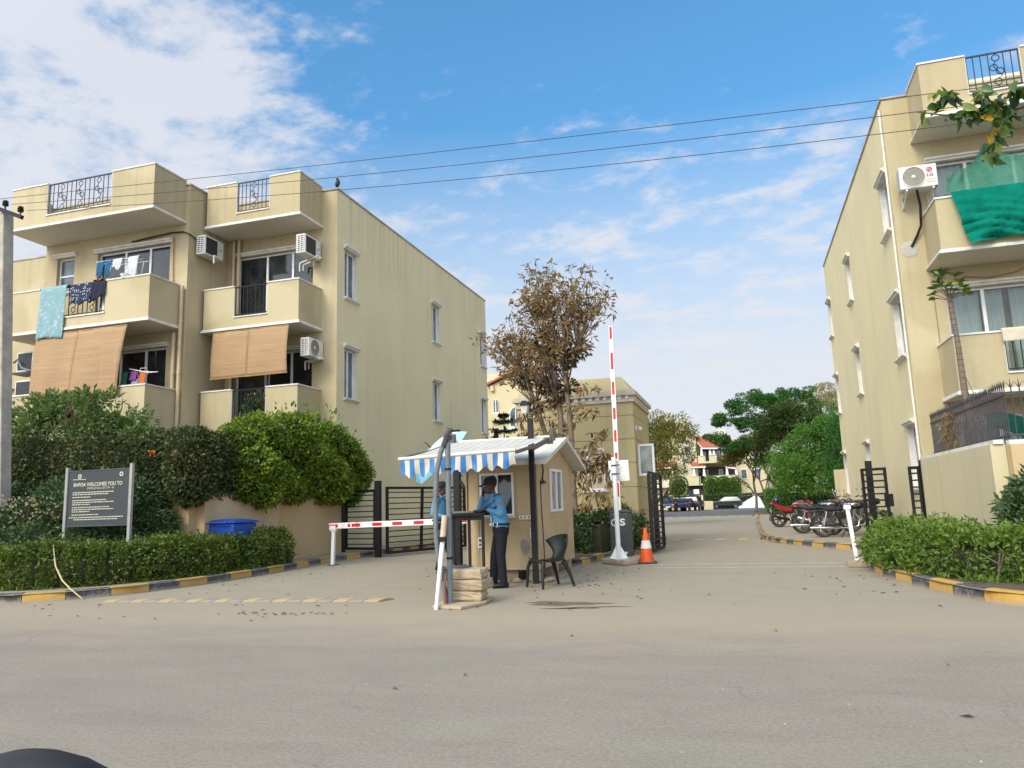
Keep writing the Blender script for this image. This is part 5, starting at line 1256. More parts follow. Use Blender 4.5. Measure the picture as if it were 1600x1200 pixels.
def person(label, root, J, face, handL, handR, sc=1.0, lanyard=True, top=None):
    t = thing('person', label, 'person', root); F = Vector(face).normalized(); Lf = Vector((0, 0, 1)).cross(F)
    V = {k: Vector(v) for k, v in J.items()}; Z = Vector((0, 0, 1)); hf = V.get('hf', F).normalized() if 'hf' in V else F; hl = Z.cross(hf).normalized()
    b = MB(); hc = V['head']
    b.ball(hc+Z*.025*sc, (0.083*sc, 0.083*sc, 0.105*sc), 14, 10); b.ball(hc+hf*.022*sc-Z*.055*sc, (0.063*sc, 0.063*sc, 0.062*sc), 12, 8); b.ball(hc-hf*.02*sc+Z*.03*sc, (0.088*sc, 0.086*sc, 0.092*sc), 12, 8)
    rcone(b, hc+hf*.080*sc+Z*.012*sc, hc+hf*.100*sc-Z*.022*sc, .010*sc, .017*sc, 8)
    b.ball(hc+hf*.068*sc-Z*.058*sc, (.028*sc, .028*sc, .018*sc), 8, 6); b.ball(hc+hf*.070*sc-Z*.092*sc, .022*sc, 8, 6)
    for s in (-1, 1): b.ball(hc+hl*s*.086*sc-Z*.005*sc-hf*.008*sc, (.02*sc, .02*sc, .032*sc), 8, 6); b.ball(hc+hf*.066*sc+hl*s*.034*sc+Z*.035*sc, .018*sc, 7, 5)
    rcone(b, V['neck']-Z*.03*sc, hc-Z*.05*sc-hf*.012*sc, .056*sc, .054*sc)
    rcone(b, V['pelvis'], V['chest'], .105*sc, .115*sc); rcone(b, V['chest'], V['neck']-Z*.02*sc, .11*sc, .055*sc)
    for s in 'LR':
        rcone(b, V['chest']+Z*.08*sc, V['sh'+s], .07*sc, .045*sc); rcone(b, V['sh'+s], V['el'+s], .045*sc, .036*sc); rcone(b, V['el'+s], V['wr'+s], .036*sc, .024*sc)
        rcone(b, V['pelvis'], V['hip'+s], .09*sc, .082*sc); rcone(b, V['hip'+s], V['kn'+s], .075*sc, .050*sc); rcone(b, V['kn'+s], V['an'+s], .048*sc, .034*sc)
        rcone(b, V['an'+s]-Z*.02*sc, V['an'+s]+F*.12*sc-Z*.045*sc, .033*sc, .026*sc)
    hand(b, V['wrL'], *handL, sc); hand(b, V['wrR'], *handR, sc)
    organic('body', b, skin, t, 0.0078, 3)
    s_ = MB(); rcone(s_, V['pelvis']+Z*.065*sc, V['chest']-Z*.02*sc, .138*sc, .142*sc)
    for k in (-1, 1): rcone(s_, V['pelvis']+Z*.07*sc+Lf*k*.045*sc, V['chest']+Lf*k*.055*sc+Z*.02*sc, .118*sc, .115*sc)
    rcone(s_, V['chest']+Z*.03*sc, V['neck']-Z*.05*sc, .13*sc, .07*sc)
    for q in 'LR':
        rcone(s_, V['chest']+Z*.08*sc, V['sh'+q], .092*sc, .068*sc); rcone(s_, V['sh'+q], V['el'+q], .069*sc, .053*sc)
        e = V['el'+q]+(V['wr'+q]-V['el'+q])*.93; rcone(s_, V['el'+q], e, .053*sc, .036*sc)
    organic('shirt', s_, top or shirt_blue, t, 0.011, 4)
    c = MB(); nk = V['neck']
    for a0 in range(10):
        a = 2*math.pi*a0/10; a2 = 2*math.pi*(a0+1)/10
        def cp(a, r, z): return nk + (F*math.cos(a)+Lf*math.sin(a))*r*sc + Z*z*sc
        c.add([cp(a, .066, .022), cp(a2, .066, .022), cp(a2, .085, -.022), cp(a, .085, -.022)], [(0, 1, 2, 3)])
    part('collar', c, top or shirt_blue, t, True)
    p = MB(); rcone(p, V['pelvis']+Z*.03*sc, V['pelvis']-Z*.02*sc, .142*sc, .138*sc)
    for q in 'LR':
        rcone(p, V['pelvis']-Z*.01*sc, V['hip'+q], .13*sc, .108*sc); rcone(p, V['hip'+q], V['kn'+q], .102*sc, .075*sc); rcone(p, V['kn'+q], V['an'+q]-Z*.015*sc, .075*sc, .066*sc)
    organic('trousers', p, trouser, t, 0.012, 5)
    for q in 'LR':
        h = MB(); a = V['an'+q]; gz = root[2]
        A = Vector((a.x, a.y, gz+.045*sc)); rcone(h, A-F*.045*sc, A+F*.09*sc, .045*sc, .042*sc, 10); rcone(h, A+F*.09*sc, A+F*.16*sc-Z*.008*sc, .042*sc, .033*sc, 10)
        h.v = [(x, y, max(z, gz+.002)) for x, y, z in h.v]; part('shoe', h, shoe_mat, t, True)
    bl = MB(); pc = V['pelvis']+Z*.085*sc
    bl.tube([pc+(F*math.cos(a)*.140+Lf*math.sin(a)*.150)*sc for a in (2*math.pi*k/20 for k in range(20))], .021*sc, 6, closed=True); be = part('belt', bl, shoe_mat, t, True)
    bk = MB(); bk.cbox(pc+F*.160*sc, (.035*sc, .05*sc, .042*sc), (0, 0, math.atan2(F.y, F.x))); part('buckle', bk, gate_white, be)
    for a in (.5, 1.0, -.5):
        bk = MB(); q = pc+(F*math.cos(a)*.158+Lf*math.sin(a)*.168)*sc; bk.cbox(q, (.012*sc, .014*sc, .055*sc)); part('belt_loop', bk, gate_white, be)
    cp_ = MB(); top = hc+Z*.055*sc
    mt = Matrix((tuple(hf), tuple(hl), tuple(Z))).transposed()
    cp_.lathe([(.106*sc, -.02*sc), (.112*sc, .02*sc), (.108*sc, .055*sc), (.085*sc, .088*sc), (.04*sc, .104*sc), (.0, .106*sc)], top-hf*.006*sc, 'z', 18, mat=mt); cpo = part('cap', cp_, cap_mat, t, True)
    br = MB(); br.grid(lambda u, v: top + hf*(.085+.105*v*(1-.25*(2*u-1)**2))*sc + hl*((u-.5)*.17*(1-.25*v))*sc + Z*(.004-.028*v-.02*(2*u-1)**2)*sc, 8, 4)
    bo = part('cap_brim', br, cap_mat, cpo, True); bo.modifiers.new('t', 'SOLIDIFY').thickness = .006
    hr = MB(); hr.lathe([(.091*sc, -.05*sc), (.096*sc, -.01*sc), (.098*sc, .02*sc)], top-hf*.018*sc, 'z', 16); part('hair', hr, hair_mat, t, True)
    for s in (-1, 1):
        e = MB(); e.ball(hc+hf*.0825*sc+hl*s*.032*sc+Z*.012*sc, (.0085*sc,)*3, 8, 6); eo = part('eye', e, eye_mat, t, True)
        e = MB(); e.ball(hc+hf*.0885*sc+hl*s*.032*sc+Z*.012*sc, (.0052*sc,)*3, 6, 5); part('iris', e, hair_mat, eo, True)
    lp = MB(); lp.ball(hc+hf*.092*sc-Z*.058*sc, (.012*sc, .02*sc, .008*sc), 8, 6); part('mouth', lp, lip_mat, t, True)
    if lanyard:
        ep = MB()
        for q in 'LR':
            a = V['sh'+q]; ep.cbox(a+Z*.064*sc-(a-V['neck'])*.22, (.06*sc, .12*sc, .012*sc), (0, 0, math.atan2(F.y, F.x)))
        part('epaulettes', ep, cap_mat, t)
        ly = MB(); a = V['shL']+Z*.06*sc; ly.tube([a, V['chest']+F*.135*sc+Lf*.12*sc+Z*.06*sc, V['chest']+F*.14*sc+Lf*.08*sc-Z*.06*sc, V['shL']-Z*.09*sc+F*.04*sc+Lf*.058*sc], .008*sc, 5); part('lanyard', ly, cap_mat, t, True)
        ic = MB(); ic.cbox(V['pelvis']+F*.165*sc+Z*.17*sc+Lf*.03*sc, (.006, .055*sc, .08*sc), (0, 0, math.atan2(F.y, F.x))); part('name_badge', ic, gate_white, t)
        pt = MB(); q = V['shL']+(V['elL']-V['shL'])*.35+Lf*.066*sc+F*.01*sc; pt.cbox(q, (.05*sc, .01*sc, .055*sc), (0, 0, math.atan2(F.y, F.x))); part('arm_patch', pt, M('patch_red_white', (0.35, 0.12, 0.14), 0.8), t)
        pt = MB(); pt.cbox(V['chest']+F*.150*sc+Lf*.06*sc+Z*.0*sc, (.01*sc, .07*sc, .02*sc), (0, 0, math.atan2(F.y, F.x))); part('name_tag', pt, M('tag_gold', (0.45, 0.36, 0.18), 0.5), t)
    return t
f1 = (-0.86, -0.5, 0); l1 = Vector((0, 0, 1)).cross(Vector(f1).normalized())
person('guard in blue shirt and black cap leaning on the desk, hand to his cheek', (-3.86, 11.72, 0), dict(
    head=(-3.935, 11.69, 1.595), neck=(-3.885, 11.72, 1.455), chest=(-3.83, 11.72, 1.25), pelvis=(-3.775, 11.71, 0.90), hf=(-0.93, -0.30, -0.12),
    shL=(-3.735, 11.565, 1.385), elL=(-3.685, 11.47, 1.15), wrL=(-3.935, 11.54, 1.225),
    shR=(-3.965, 11.86, 1.38), elR=(-4.16, 11.80, 1.225), wrR=(-4.075, 11.73, 1.45),
    hipL=(-3.735, 11.63, 0.87), hipR=(-3.82, 11.79, 0.87), knL=(-3.745, 11.58, 0.49), knR=(-3.93, 11.83, 0.50), anL=(-3.71, 11.57, 0.085), anR=(-3.985, 11.88, 0.085)),
    f1, ((-1, 0.15, -.05), (0, 0, -1), 0.35, 1), ((0.25, -0.1, 1), (0.9, -0.1, 0.1), 0.5, -1), 1.0)
person('guard in pale blue shirt and black cap standing behind the grey pipes', (-6.12, 14.9, 0), dict(
    head=(-6.085, 14.9, 1.665), neck=(-6.13, 14.9, 1.51), chest=(-6.155, 14.9, 1.29), pelvis=(-6.145, 14.9, 0.93), hf=(0.98, -0.12, 0),
    shL=(-6.15, 15.08, 1.44), elL=(-6.10, 15.14, 1.16), wrL=(-5.87, 15.05, 1.10),
    shR=(-6.15, 14.72, 1.44), elR=(-6.20, 14.66, 1.15), wrR=(-5.95, 14.70, 1.09),
    hipL=(-6.13, 14.99, 0.89), hipR=(-6.14, 14.81, 0.89), knL=(-6.02, 15.01, 0.50), knR=(-6.10, 14.79, 0.50), anL=(-5.90, 15.03, 0.085), anR=(-6.12, 14.77, 0.085)),
    (1, -0.05, 0), ((1, -.2, 0), (0, 0, -1), 0.4, -1), ((1, .25, 0), (0, 0, -1), 0.4, 1), 1.04, lanyard=True)
# ------------------------------------------------------------------ motorcycles
chrome = M('chrome', (0.62, 0.61, 0.59), 0.16, 1.0, var=0.08); black_gloss = M('black_gloss', (0.010, 0.011, 0.014), 0.22, var=0.15, coat=0.6); red_gloss = M('red_gloss', (0.36, 0.012, 0.016), 0.25, var=0.1, coat=0.6); maroon_gloss = M('maroon_gloss', (0.16, 0.012, 0.018), 0.25, var=0.1, coat=0.6)
tyre = M('tyre', (0.035, 0.032, 0.028), 0.85, var=0.25, dirt=(0.17, 0.14, 0.10), dirt_amt=0.6, dscale=4); seat_blk = M('seat_vinyl', (0.018, 0.018, 0.018), 0.6, var=0.2); engine_grey = M('engine_alloy', (0.16, 0.155, 0.15), 0.45, 0.7, var=0.3, vscale=14); lamp_red = M('tail_lens', (0.30, 0.01, 0.01), 0.2); lamp_clear = M('lamp_lens', (0.60, 0.60, 0.58), 0.12, var=0.05)
def torus(mb, c, Rr, r, n=28, k=9, axis='y'):
    mb.tube([(c[0]+Rr*math.cos(a), c[1], c[2]+Rr*math.sin(a)) for a in (2*math.pi*i/n for i in range(n))], r, k, closed=True)
def wheel(t, x, Rw, spokes=True, wt=0.045, alloy=None, y=0.0):
    m = MB(); torus(m, (x, y, Rw), Rw-wt, wt); w = part('wheel', m, tyre, t, True, world=False)
    m = MB(); torus(m, (x, y, Rw), Rw-wt*1.95, 0.017, k=7); part('rim', m, alloy or chrome, w, True, world=False)
    m = MB(); m.cyl((x, y-.06, Rw), (x, y+.06, Rw), 0.055 if spokes else 0.07, n=12); part('hub', m, engine_grey, w, True, world=False)
    m = MB()
    if spokes:
        for i in range(18):
            a = 2*math.pi*i/18; b = a+(0.35 if i % 2 else -0.35); s = .035 if i % 4 < 2 else -.035
            m.tube([(x+.05*math.cos(b), y+s, Rw+.05*math.sin(b)), (x+(Rw-wt*2)*math.cos(a), y, Rw+(Rw-wt*2)*math.sin(a))], 0.0035, 4, cap=False)
    else:
        for i in range(6):
            a = 2*math.pi*i/6; m.beam((x+.05*math.cos(a), y, Rw+.05*math.sin(a)), (x+(Rw-wt*2)*math.cos(a+.15), y, Rw+(Rw-wt*2)*math.sin(a+.15)), .03, .035)
    part('spokes', m, chrome if spokes else (alloy or engine_grey), w, world=False); return w
def fender(t, x, Rw, a0, a1, mat, w_=0.065, gap=0.03):
    m = MB(); n = 10
    def fn(u, v):
        a = R(a0+(a1-a0)*u); s = (v-.5)*2; r = Rw+gap-0.022*s*s
        return (x+r*math.cos(a), s*w_, Rw+r*math.sin(a))
    m.grid(fn, n, 6); o = part('mudguard', m, mat, t, True, world=False); o.modifiers.new('t', 'SOLIDIFY').thickness = .006
def bike_classic(label, loc, rz, group, body=None, mirrors=True, carrier=False):
    """upright old style single: teardrop tank, long chrome silencer, spoked wheels. +X is forward"""
    body = body or black_gloss; t = thing('motorcycle', label, 'motorcycle', loc, rz, group)
    Rw = 0.325; wheel(t, -0.68, Rw); wheel(t, 0.72, Rw)
    fender(t, -0.68, Rw, 20, 195, body, .085, .045); fender(t, 0.72, Rw, 35, 165, body, .07)
    m = MB(); m.ball((0.14, 0, 0.86), (0.30, 0.145, 0.135), 18, 12); m.ball((0.02, 0, 0.86), (0.24, 0.12, 0.115), 14, 10); o = part('tank', m, body, t, True, world=False)
    for s in (-1, 1): m = MB(); m.ball((0.17, s*.139, 0.87), (0.11, .012, .05), 12, 6); part('tank_badge', m, chrome, o, True, world=False)
    m = MB(); m.cyl((.16, 0, .985), (.16, 0, 1.01), .035, n=12); part('filler_cap', m, chrome, o, True, world=False)
    m = MB(); m.grid(lambda u, v: (-0.12-0.68*u, (v-.5)*(0.30-0.06*abs(2*u-1)), 0.80+0.05*u-0.05*math.sin(math.pi*u)*.8+0.035*(1-(2*v-1)**2)), 14, 8); o = part('seat', m, seat_blk, t, True, world=False); md = o.modifiers.new('t', 'SOLIDIFY'); md.thickness = .085; md.offset = -1
    m = MB(); m.ball((0.08, 0, 0.42), (0.19, 0.10, 0.15), 14, 9); m.box(-.20, .02, -.10, .10, .34, .54); m.cyl((0.12, 0, 0.48), (0.17, 0, 0.76), 0.085, 0.08, n=14)
    for i in range(6): m.cyl((0.125+.009*i, 0, 0.54+.035*i), (0.127+.009*i, 0, 0.552+.035*i), 0.105, n=14)
    m.lathe([(0.0, 0), (.11, 0), (.12, -.02), (.10, -.05), (0, -.06)], (0.02, -.10, 0.40), 'y', 16); part('engine', m, engine_grey, t, True, world=False)
    m = MB(); m.box(-.30, -.10, -.125, .125, .50, .70); part('side_box', m, body, t, world=False, bev=0.02)
    m = MB(); m.tube([(0.16, -.10, 0.62), (0.24, -.12, 0.48), (0.20, -.13, 0.30), (0.0, -.135, 0.25), (-.35, -.14, 0.25)], 0.020, 8); m.tube([(-.30, -.14, .25), (-.42, -.145, .255), (-1.0, -.15, .27), (-1.05, -.15, .272)], [.024, .042, .042, .028], 10); part('exhaust', m, chrome, t, True, world=False)
    for s in (-1, 1):
        m = MB(); m.tube([(0.72, s*.085, Rw), (0.57, s*.085, 0.72), (0.47, s*.085, 0.98)], [.026, .022, .022], 8); part('fork', m, chrome, t, True, world=False)
        m = MB(); m.tube([(-.68, s*.11, Rw), (-.58, s*.11, .70)], .026, 8)
        for i in range(7): m.cyl((-.675+.012*i, s*.11, .40+.035*i), (-.672+.012*i, s*.11, .412+.035*i), .042, n=10)
        part('shock', m, chrome, t, True, world=False)
    m = MB(); m.tube([(0.44, 0, 0.95), (0.36, 0, 0.62), (0.24, 0, 0.27), (-.15, 0, .27), (-.30, 0, .55), (-.15, 0, .76), (0.40, 0, .86)], .022, 7); m.beam((-.22, .07, .32), (-.68, .07, Rw), .04); m.beam((-.22, -.07, .32), (-.68, -.07, Rw), .04); m.tube([(-.25, .11, .74), (-.7, .11, .74), (-.92, .10, .72)], .014, 6); m.tube([(-.25, -.11, .74), (-.7, -.11, .74), (-.92, -.10, .72)], .014, 6); part('frame', m, black_gloss, t, True, world=False)
    m = MB(); m.tube([(.30, -.37, 1.08), (.36, -.24, 1.11), (.43, -.10, 1.05), (.44, 0, 1.04), (.43, .10, 1.05), (.36, .24, 1.11), (.30, .37, 1.08)], .013, 7); h = part('handlebar', m, chrome, t, True, world=False)
    for s in (-1, 1):
        m = MB(); m.tube([(.30, s*.37, 1.08), (.345, s*.27, 1.105)], .019, 8); part('grip', m, rubber, h, True, world=False)
        if mirrors: m = MB(); m.tube([(.36, s*.24, 1.11), (.34, s*.30, 1.24), (.33, s*.33, 1.27)], .006, 5); m.ball((.33, s*.34, 1.30), (.018, .055, .045), 10, 7); part('mirror', m, chrome, h, True, world=False)
    m = MB(); m.ball((.56, 0, .93), (.11, .095, .095), 14, 9); hl = part('headlight', m, body, t, True, world=False); m = MB(); m.lathe([(0, .02), (.06, .012), (.085, 0)], (.645, 0, .925), 'x', 16); part('lens', m, lamp_clear, hl, True, world=False)
    m = MB(); m.cbox((-1.02, 0, .60), (.05, .08, .07)); part('tail_light', m, lamp_red, t, world=False, bev=.01)
    m = MB(); m.cbox((-1.03, 0, .48), (.012, .2, .12), (0, R(-12), 0)); part('number_plate', m, gate_white, t, world=False)
    m = MB(); m.tube([(-.05, -.09, .30), (-.18, -.15, .15), (-.27, -.21, .005)], .013, 6); part('side_stand', m, iron_black, t, True, world=False)
    if carrier:
        m = MB(); m.tube([(-.35, -.13, .80), (-.55, -.14, .93), (-.9, -.14, .93), (-.9, .14, .93), (-.55, .14, .93), (-.35, .13, .80)], .011, 6); part('grab_rail', m, chrome, t, True, world=False)
    return t
def bike_modern(label, loc, rz, group, body, tail=None, helmet=False):
    """commuter bike with angular tank, upswept tail cowl and alloy wheels"""
    tail = tail or body; t = thing('motorcycle', label, 'motorcycle', loc, rz, group); Rw = 0.305
    wheel(t, -0.64, Rw, False, .05, iron_black); wheel(t, 0.66, Rw, False, .042, iron_black)
    fender(t, 0.66, Rw, 40, 165, iron_black, .06); fender(t, -0.64, Rw, 95, 190, iron_black, .06, .05)
    m = MB(); vs = []
    pr = [(-.14, .80, .07), (-.02, .88, .12), (.16, .96, .145), (.30, .96, .13), (.40, .88, .09), (.30, .74, .12), (.10, .70, .10), (-.12, .72, .08)]
    m.add([(x, -w, z) for x, z, w in pr]+[(x, w, z) for x, z, w in pr]+[(x, 0, z+(.03 if i < 5 else -.0)) for i, (x, z, w) in enumerate(pr)], [(i, (i+1) % 8, 16+(i+1) % 8, 16+i) for i in range(8)]+[(8+(i+1) % 8, 8+i, 16+i, 16+(i+1) % 8) for i in range(8)]+[tuple(range(7, -1, -1)), tuple(range(8, 16))])
    part('tank', m, body, t, False, world=False, bev=.02)
    for s in (-1, 1):
        m = MB(); m.prism([(.34, .84), (.44, .78), (.36, .55), (.24, .60), (.20, .72)], min(s*.12, s*.16), max(s*.12, s*.16), 'y'); part('tank_shroud', m, body, t, world=False, bev=.012)
        m = MB(); m.prism([(-.12, .70), (-.45, .76), (-.86, .95), (-.90, .90), (-.50, .62), (-.20, .58)], min(s*.07, s*.125), max(s*.07, s*.125), 'y'); part('tail_cowl', m, tail, t, world=False, bev=.015)
        m = MB(); m.tube([(.66, s*.085, Rw), (.52, s*.085, .70), (.44, s*.085, .95)], [.028, .02, .02], 8); part('fork', m, iron_grey, t, True, world=False)
    m = MB(); m.grid(lambda u, v: (-.10-.72*u, (v-.5)*(.27-.10*u), .79-.03*math.sin(math.pi*min(1, u*1.8))+.16*max(0, u-.35)+.02*(1-(2*v-1)**2)), 14, 6); o = part('seat', m, seat_blk, t, True, world=False); md = o.modifiers.new('t', 'SOLIDIFY'); md.thickness = .07; md.offset = -1
    m = MB(); m.box(-.12, .22, -.11, .11, .30, .52); m.cyl((.18, 0, .48), (.30, 0, .62), .09, n=10); m.lathe([(0, 0), (.10, 0), (.09, -.05), (0, -.05)], (.0, -.11, .38), 'y', 14); part('engine', m, engine_grey, t, world=False, bev=.02)
    m = MB(); m.tube([(.26, -.06, .52), (.32, -.08, .36), (.12, -.12, .24), (-.25, -.14, .26)], .018, 7); m.tube([(-.25, -.14, .26), (-.32, -.145, .28), (-.86, -.16, .44), (-.90, -.16, .45)], [.022, .05, .055, .035], 10); part('exhaust', m, iron_black if helmet else chrome, t, True, world=False)
    m = MB(); m.tube([(.42, 0, .92), (.32, 0, .55), (.20, 0, .28), (-.18, 0, .28), (-.26, 0, .60), (.38, 0, .84)], .024, 7); m.beam((-.2, .07, .33), (-.64, .07, Rw), .045); m.beam((-.2, -.07, .33), (-.64, -.07, Rw), .045); m.beam((-.22, 0, .62), (-.45, 0, .38), .05); part('frame', m, iron_black, t, True, world=False)
    m = MB(); m.tube([(.26, -.36, 1.02), (.36, -.20, 1.05), (.42, 0, 1.0), (.36, .20, 1.05), (.26, .36, 1.02)], .013, 7); h = part('handlebar', m, iron_black, t, True, world=False)
    for s in (-1, 1):
        m = MB(); m.tube([(.34, s*.22, 1.05), (.36, s*.30, 1.20), (.34, s*.34, 1.24)], .007, 5); m.ball((.33, s*.35, 1.26), (.02, .065, .042), 10, 7); part('mirror', m, iron_black if s > 0 else chrome, h, True, world=False)
    m = MB(); m.prism([(.42, 1.02), (.58, .92), (.60, .78), (.46, .80)], -.10, .10, 'y'); hl = part('headlight', m, body, t, world=False, bev=.02); m = MB(); m.cbox((.60, 0, .86), (.02, .15, .10), (0, R(-10), 0)); part('lens', m, lamp_clear, hl, world=False, bev=.008)
    m = MB(); m.cbox((-.90, 0, .90), (.05, .12, .05), (0, R(20), 0)); part('tail_light', m, lamp_red, t, world=False); m = MB(); m.cbox((-.92, 0, .62), (.012, .2, .12), (0, R(-15), 0)); part('number_plate', m, gate_white, t, world=False)
    m = MB(); m.tube([(.0, -.09, .30), (-.08, -.16, .15), (-.13, -.22, .005)], .013, 6); part('side_stand', m, iron_black, t, True, world=False)
    m = MB(); m.tube([(-.55, -.12, .84), (-.80, -.11, .98), (-.92, 0, 1.0), (-.80, .11, .98), (-.55, .12, .84)], .012, 6); part('grab_rail', m, iron_grey, t, True, world=False)
    return t
BZ = KH-.02; BG = 'motorcycles parked along the right wall'
bike_classic('black classic motorcycle with long chrome silencer, nearest to the barred gate', (2.72, 22.8, BZ), R(4), BG)
bike_classic('second black motorcycle with chrome silencer, just behind the nearest one', (2.35, 25.3, BZ), R(3), BG, carrier=True)
bike_modern('dark maroon motorcycle with raised grey tail in the middle of the row', (2.55, 27.2, BZ), R(-4), BG, maroon_gloss, slate)
bike_classic('black motorcycle with white headlamp cover at the back of the row', (3.0, 29.2, BZ), R(8), BG, maroon_gloss)
bike_modern('bright red motorcycle with a helmet on its seat, farthest left in the row', (1.85, 31.0, BZ), R(6), BG, red_gloss, red_gloss, helmet=True)
bike_classic('dark motorcycle with its front wheel poking out behind the barred gate', (3.05, 23.9, BZ), R(-3), BG, mirrors=True)
hm = thing('helmet', 'black motorcycle helmet resting on the red motorcycle', 'helmet', (1.18, 30.93, BZ+.86))
m = MB(); m.ball((1.18, 30.93, BZ+1.0), (.155, .135, .145), 16, 12); part('shell', m, black_gloss, hm, True)
m = MB(); m.grid(lambda u, v: (1.18+.158*math.cos((u-.5)*2.2)*1.0, 30.93+.14*math.sin((u-.5)*2.2), BZ+.96+.09*v), 10, 4); part('visor', m, glass_dark, hm, True)

# ------------------------------------------------------------------ parked cars
def car(label, loc, rz, mat, kind='hatch', group='cars parked in front of the far flats'):
    t = thing('parked_car', label, 'car', loc, rz, group)
    if kind == 'suv': L, W, prof = 4.4, 1.8, [(-2.15, .45), (-2.18, .95), (-2.05, 1.12), (-1.95, 1.62), (-1.7, 1.76), (.1, 1.78), (.75, 1.15), (1.95, 1.02), (2.15, .85), (2.18, .45)]; gl = [(-1.85, 1.16), (-1.72, 1.66), (.05, 1.69), (.58, 1.18)]
    elif kind == 'sedan': L, W, prof = 4.3, 1.7, [(-2.15, .40), (-2.18, .85), (-2.0, 1.0), (-1.45, 1.05), (-.85, 1.46), (.25, 1.48), (1.0, .98), (1.9, .86), (2.12, .72), (2.15, .40)]; gl = [(-1.25, 1.05), (-.80, 1.38), (.20, 1.40), (.82, 1.02)]
    else: L, W, prof = 3.8, 1.68, [(-1.85, .42), (-1.9, .85), (-1.82, 1.0), (-1.6, 1.42), (-1.35, 1.52), (.15, 1.54), (.95, 1.02), (1.75, .88), (1.88, .72), (1.9, .42)]; gl = [(-1.45, 1.05), (-1.30, 1.44), (.10, 1.46), (.78, 1.06)]
    hw = W/2; m = MB(); n = len(prof)
    def wd(z): return hw*(1.0 if z < 1.0 else 1.0-0.22*(z-1.0)/.6)
    vs = [(x, -wd(z), z) for x, z in prof]+[(x, wd(z), z) for x, z in prof]
    wr = .31; body = m.add(vs, [tuple(range(n)), tuple(range(2*n-1, n-1, -1))]+[(i, i+n, (i+1) % n+n, (i+1) % n) for i in range(n)])
    part('body', m, mat, t, world=False, bev=.06)
    for s in (-1, 1):
        m = MB(); g = len(gl); ins = 0.004
        m.add([(x, s*(wd(z)+ins), z) for x, z in gl], [tuple(range(g))]); part('side_window', m, glass_dark, t, world=False)
        for wx in (-L*.31, L*.32):
            m = MB(); m.lathe([(wr*.55, -.09), (wr*.9, -.10), (wr, -.06), (wr, .06), (wr*.9, .10), (wr*.55, .09)], (wx, s*(hw-.10), wr), 'y', 18, ring=True); w_ = part('wheel', m, tyre, t, True, world=False)
            m = MB(); m.lathe([(0, 0), (wr*.3, .0), (wr*.56, -.02)], (wx, s*(hw+.0), wr), 'y', 14); part('hub_cap', m, engine_grey, w_, True, world=False)
        m = MB(); m.cbox((gl[-1][0]-.05, s*(hw+.08), gl[-1][1]-.02), (.12, .16, .11)); part('wing_mirror', m, mat, t, world=False, bev=.02)
        m = MB(); m.cbox((L*.488, s*(hw-.28), .78), (.10, .34, .13)); part('headlight', m, lamp_clear, t, world=False, bev=.02)
        m = MB(); m.cbox((-L*.493, s*(hw-.20), .88), (.08, .26, .20)); part('tail_light', m, lamp_red, t, world=False, bev=.02)
    ia = [i for i, p in enumerate(prof) if p[1] > 1.4][-1]; a, b = prof[ia], prof[ia+1]
    m = MB(); e = .012
    m.add([(a[0]+.06+e, -wd(a[1])+.10, a[1]-.05+e), (a[0]+.06+e, wd(a[1])-.10, a[1]-.05+e), (b[0]-.03+e, wd(b[1])-.08, b[1]+.03+e), (b[0]-.03+e, -wd(b[1])+.08, b[1]+.03+e)], [(0, 1, 2, 3)]); part('windscreen', m, glass_dark, t, world=False)
    i0 = [i for i, p in enumerate(prof) if p[1] > 1.4][0]; a, b = prof[i0], prof[i0-1]
    m = MB(); m.add([(a[0]-e, -wd(a[1])+.12, a[1]-.03), (a[0]-e, wd(a[1])-.12, a[1]-.03), (b[0]-e, wd(b[1])-.10, b[1]+.06), (b[0]-e, -wd(b[1])+.10, b[1]+.06)], [(0, 1, 2, 3)]); part('rear_window', m, glass_dark, t, world=False)
    for x in (L*.497, -L*.499):
        m = MB(); m.cbox((x, 0, .55), (.02, .5, .12)); part('number_plate', m, gate_white, t, world=False)
    return t
car_navy = M('car_navy', (0.014, 0.018, 0.035), 0.25, var=0.1, coat=0.7); car_black = M('car_black', (0.014, 0.016, 0.018), 0.25, var=0.1, coat=0.7); car_blue = M('car_dark_blue', (0.016, 0.022, 0.055), 0.25, var=0.1, coat=0.7); car_teal = M('car_grey_teal', (0.022, 0.034, 0.038), 0.28, var=0.1, coat=0.6)
# ------------------------------------------------------------------ plants near the gate
bark_grey = M('bark_grey', (0.17, 0.13, 0.095), 0.9, var=0.25, vscale=12, bumpamt=0.6, bscale=40); bark_dark = M('bark_dark', (0.075, 0.055, 0.04), 0.95, var=0.3, vscale=14, bumpamt=0.6, bscale=40); twig_mat = M('twig', (0.17, 0.125, 0.09), 0.9, var=0.2)
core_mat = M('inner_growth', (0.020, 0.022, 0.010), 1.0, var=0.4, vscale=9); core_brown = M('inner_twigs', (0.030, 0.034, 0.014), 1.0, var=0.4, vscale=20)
lf_ivy = M_leaf('leaf_ivy', [(0.020, 0.037, 0.012), (0.048, 0.076, 0.019), (0.085, 0.105, 0.029), (0.145, 0.111, 0.041)], 0.15)
lf_boug = M_leaf('leaf_bright', [(0.032, 0.072, 0.011), (0.088, 0.160, 0.016), (0.208, 0.288, 0.026), (0.416, 0.448, 0.048)], 0.35)
lf_dark = M_leaf('leaf_dark', [(0.022, 0.051, 0.019), (0.045, 0.088, 0.029), (0.080, 0.128, 0.042), (0.120, 0.160, 0.056)], 0.2, 0.4)
lf_hedge = M_leaf('leaf_hedge', [(0.037, 0.071, 0.014), (0.085, 0.136, 0.020), (0.132, 0.178, 0.028), (0.194, 0.232, 0.039)], 0.28)
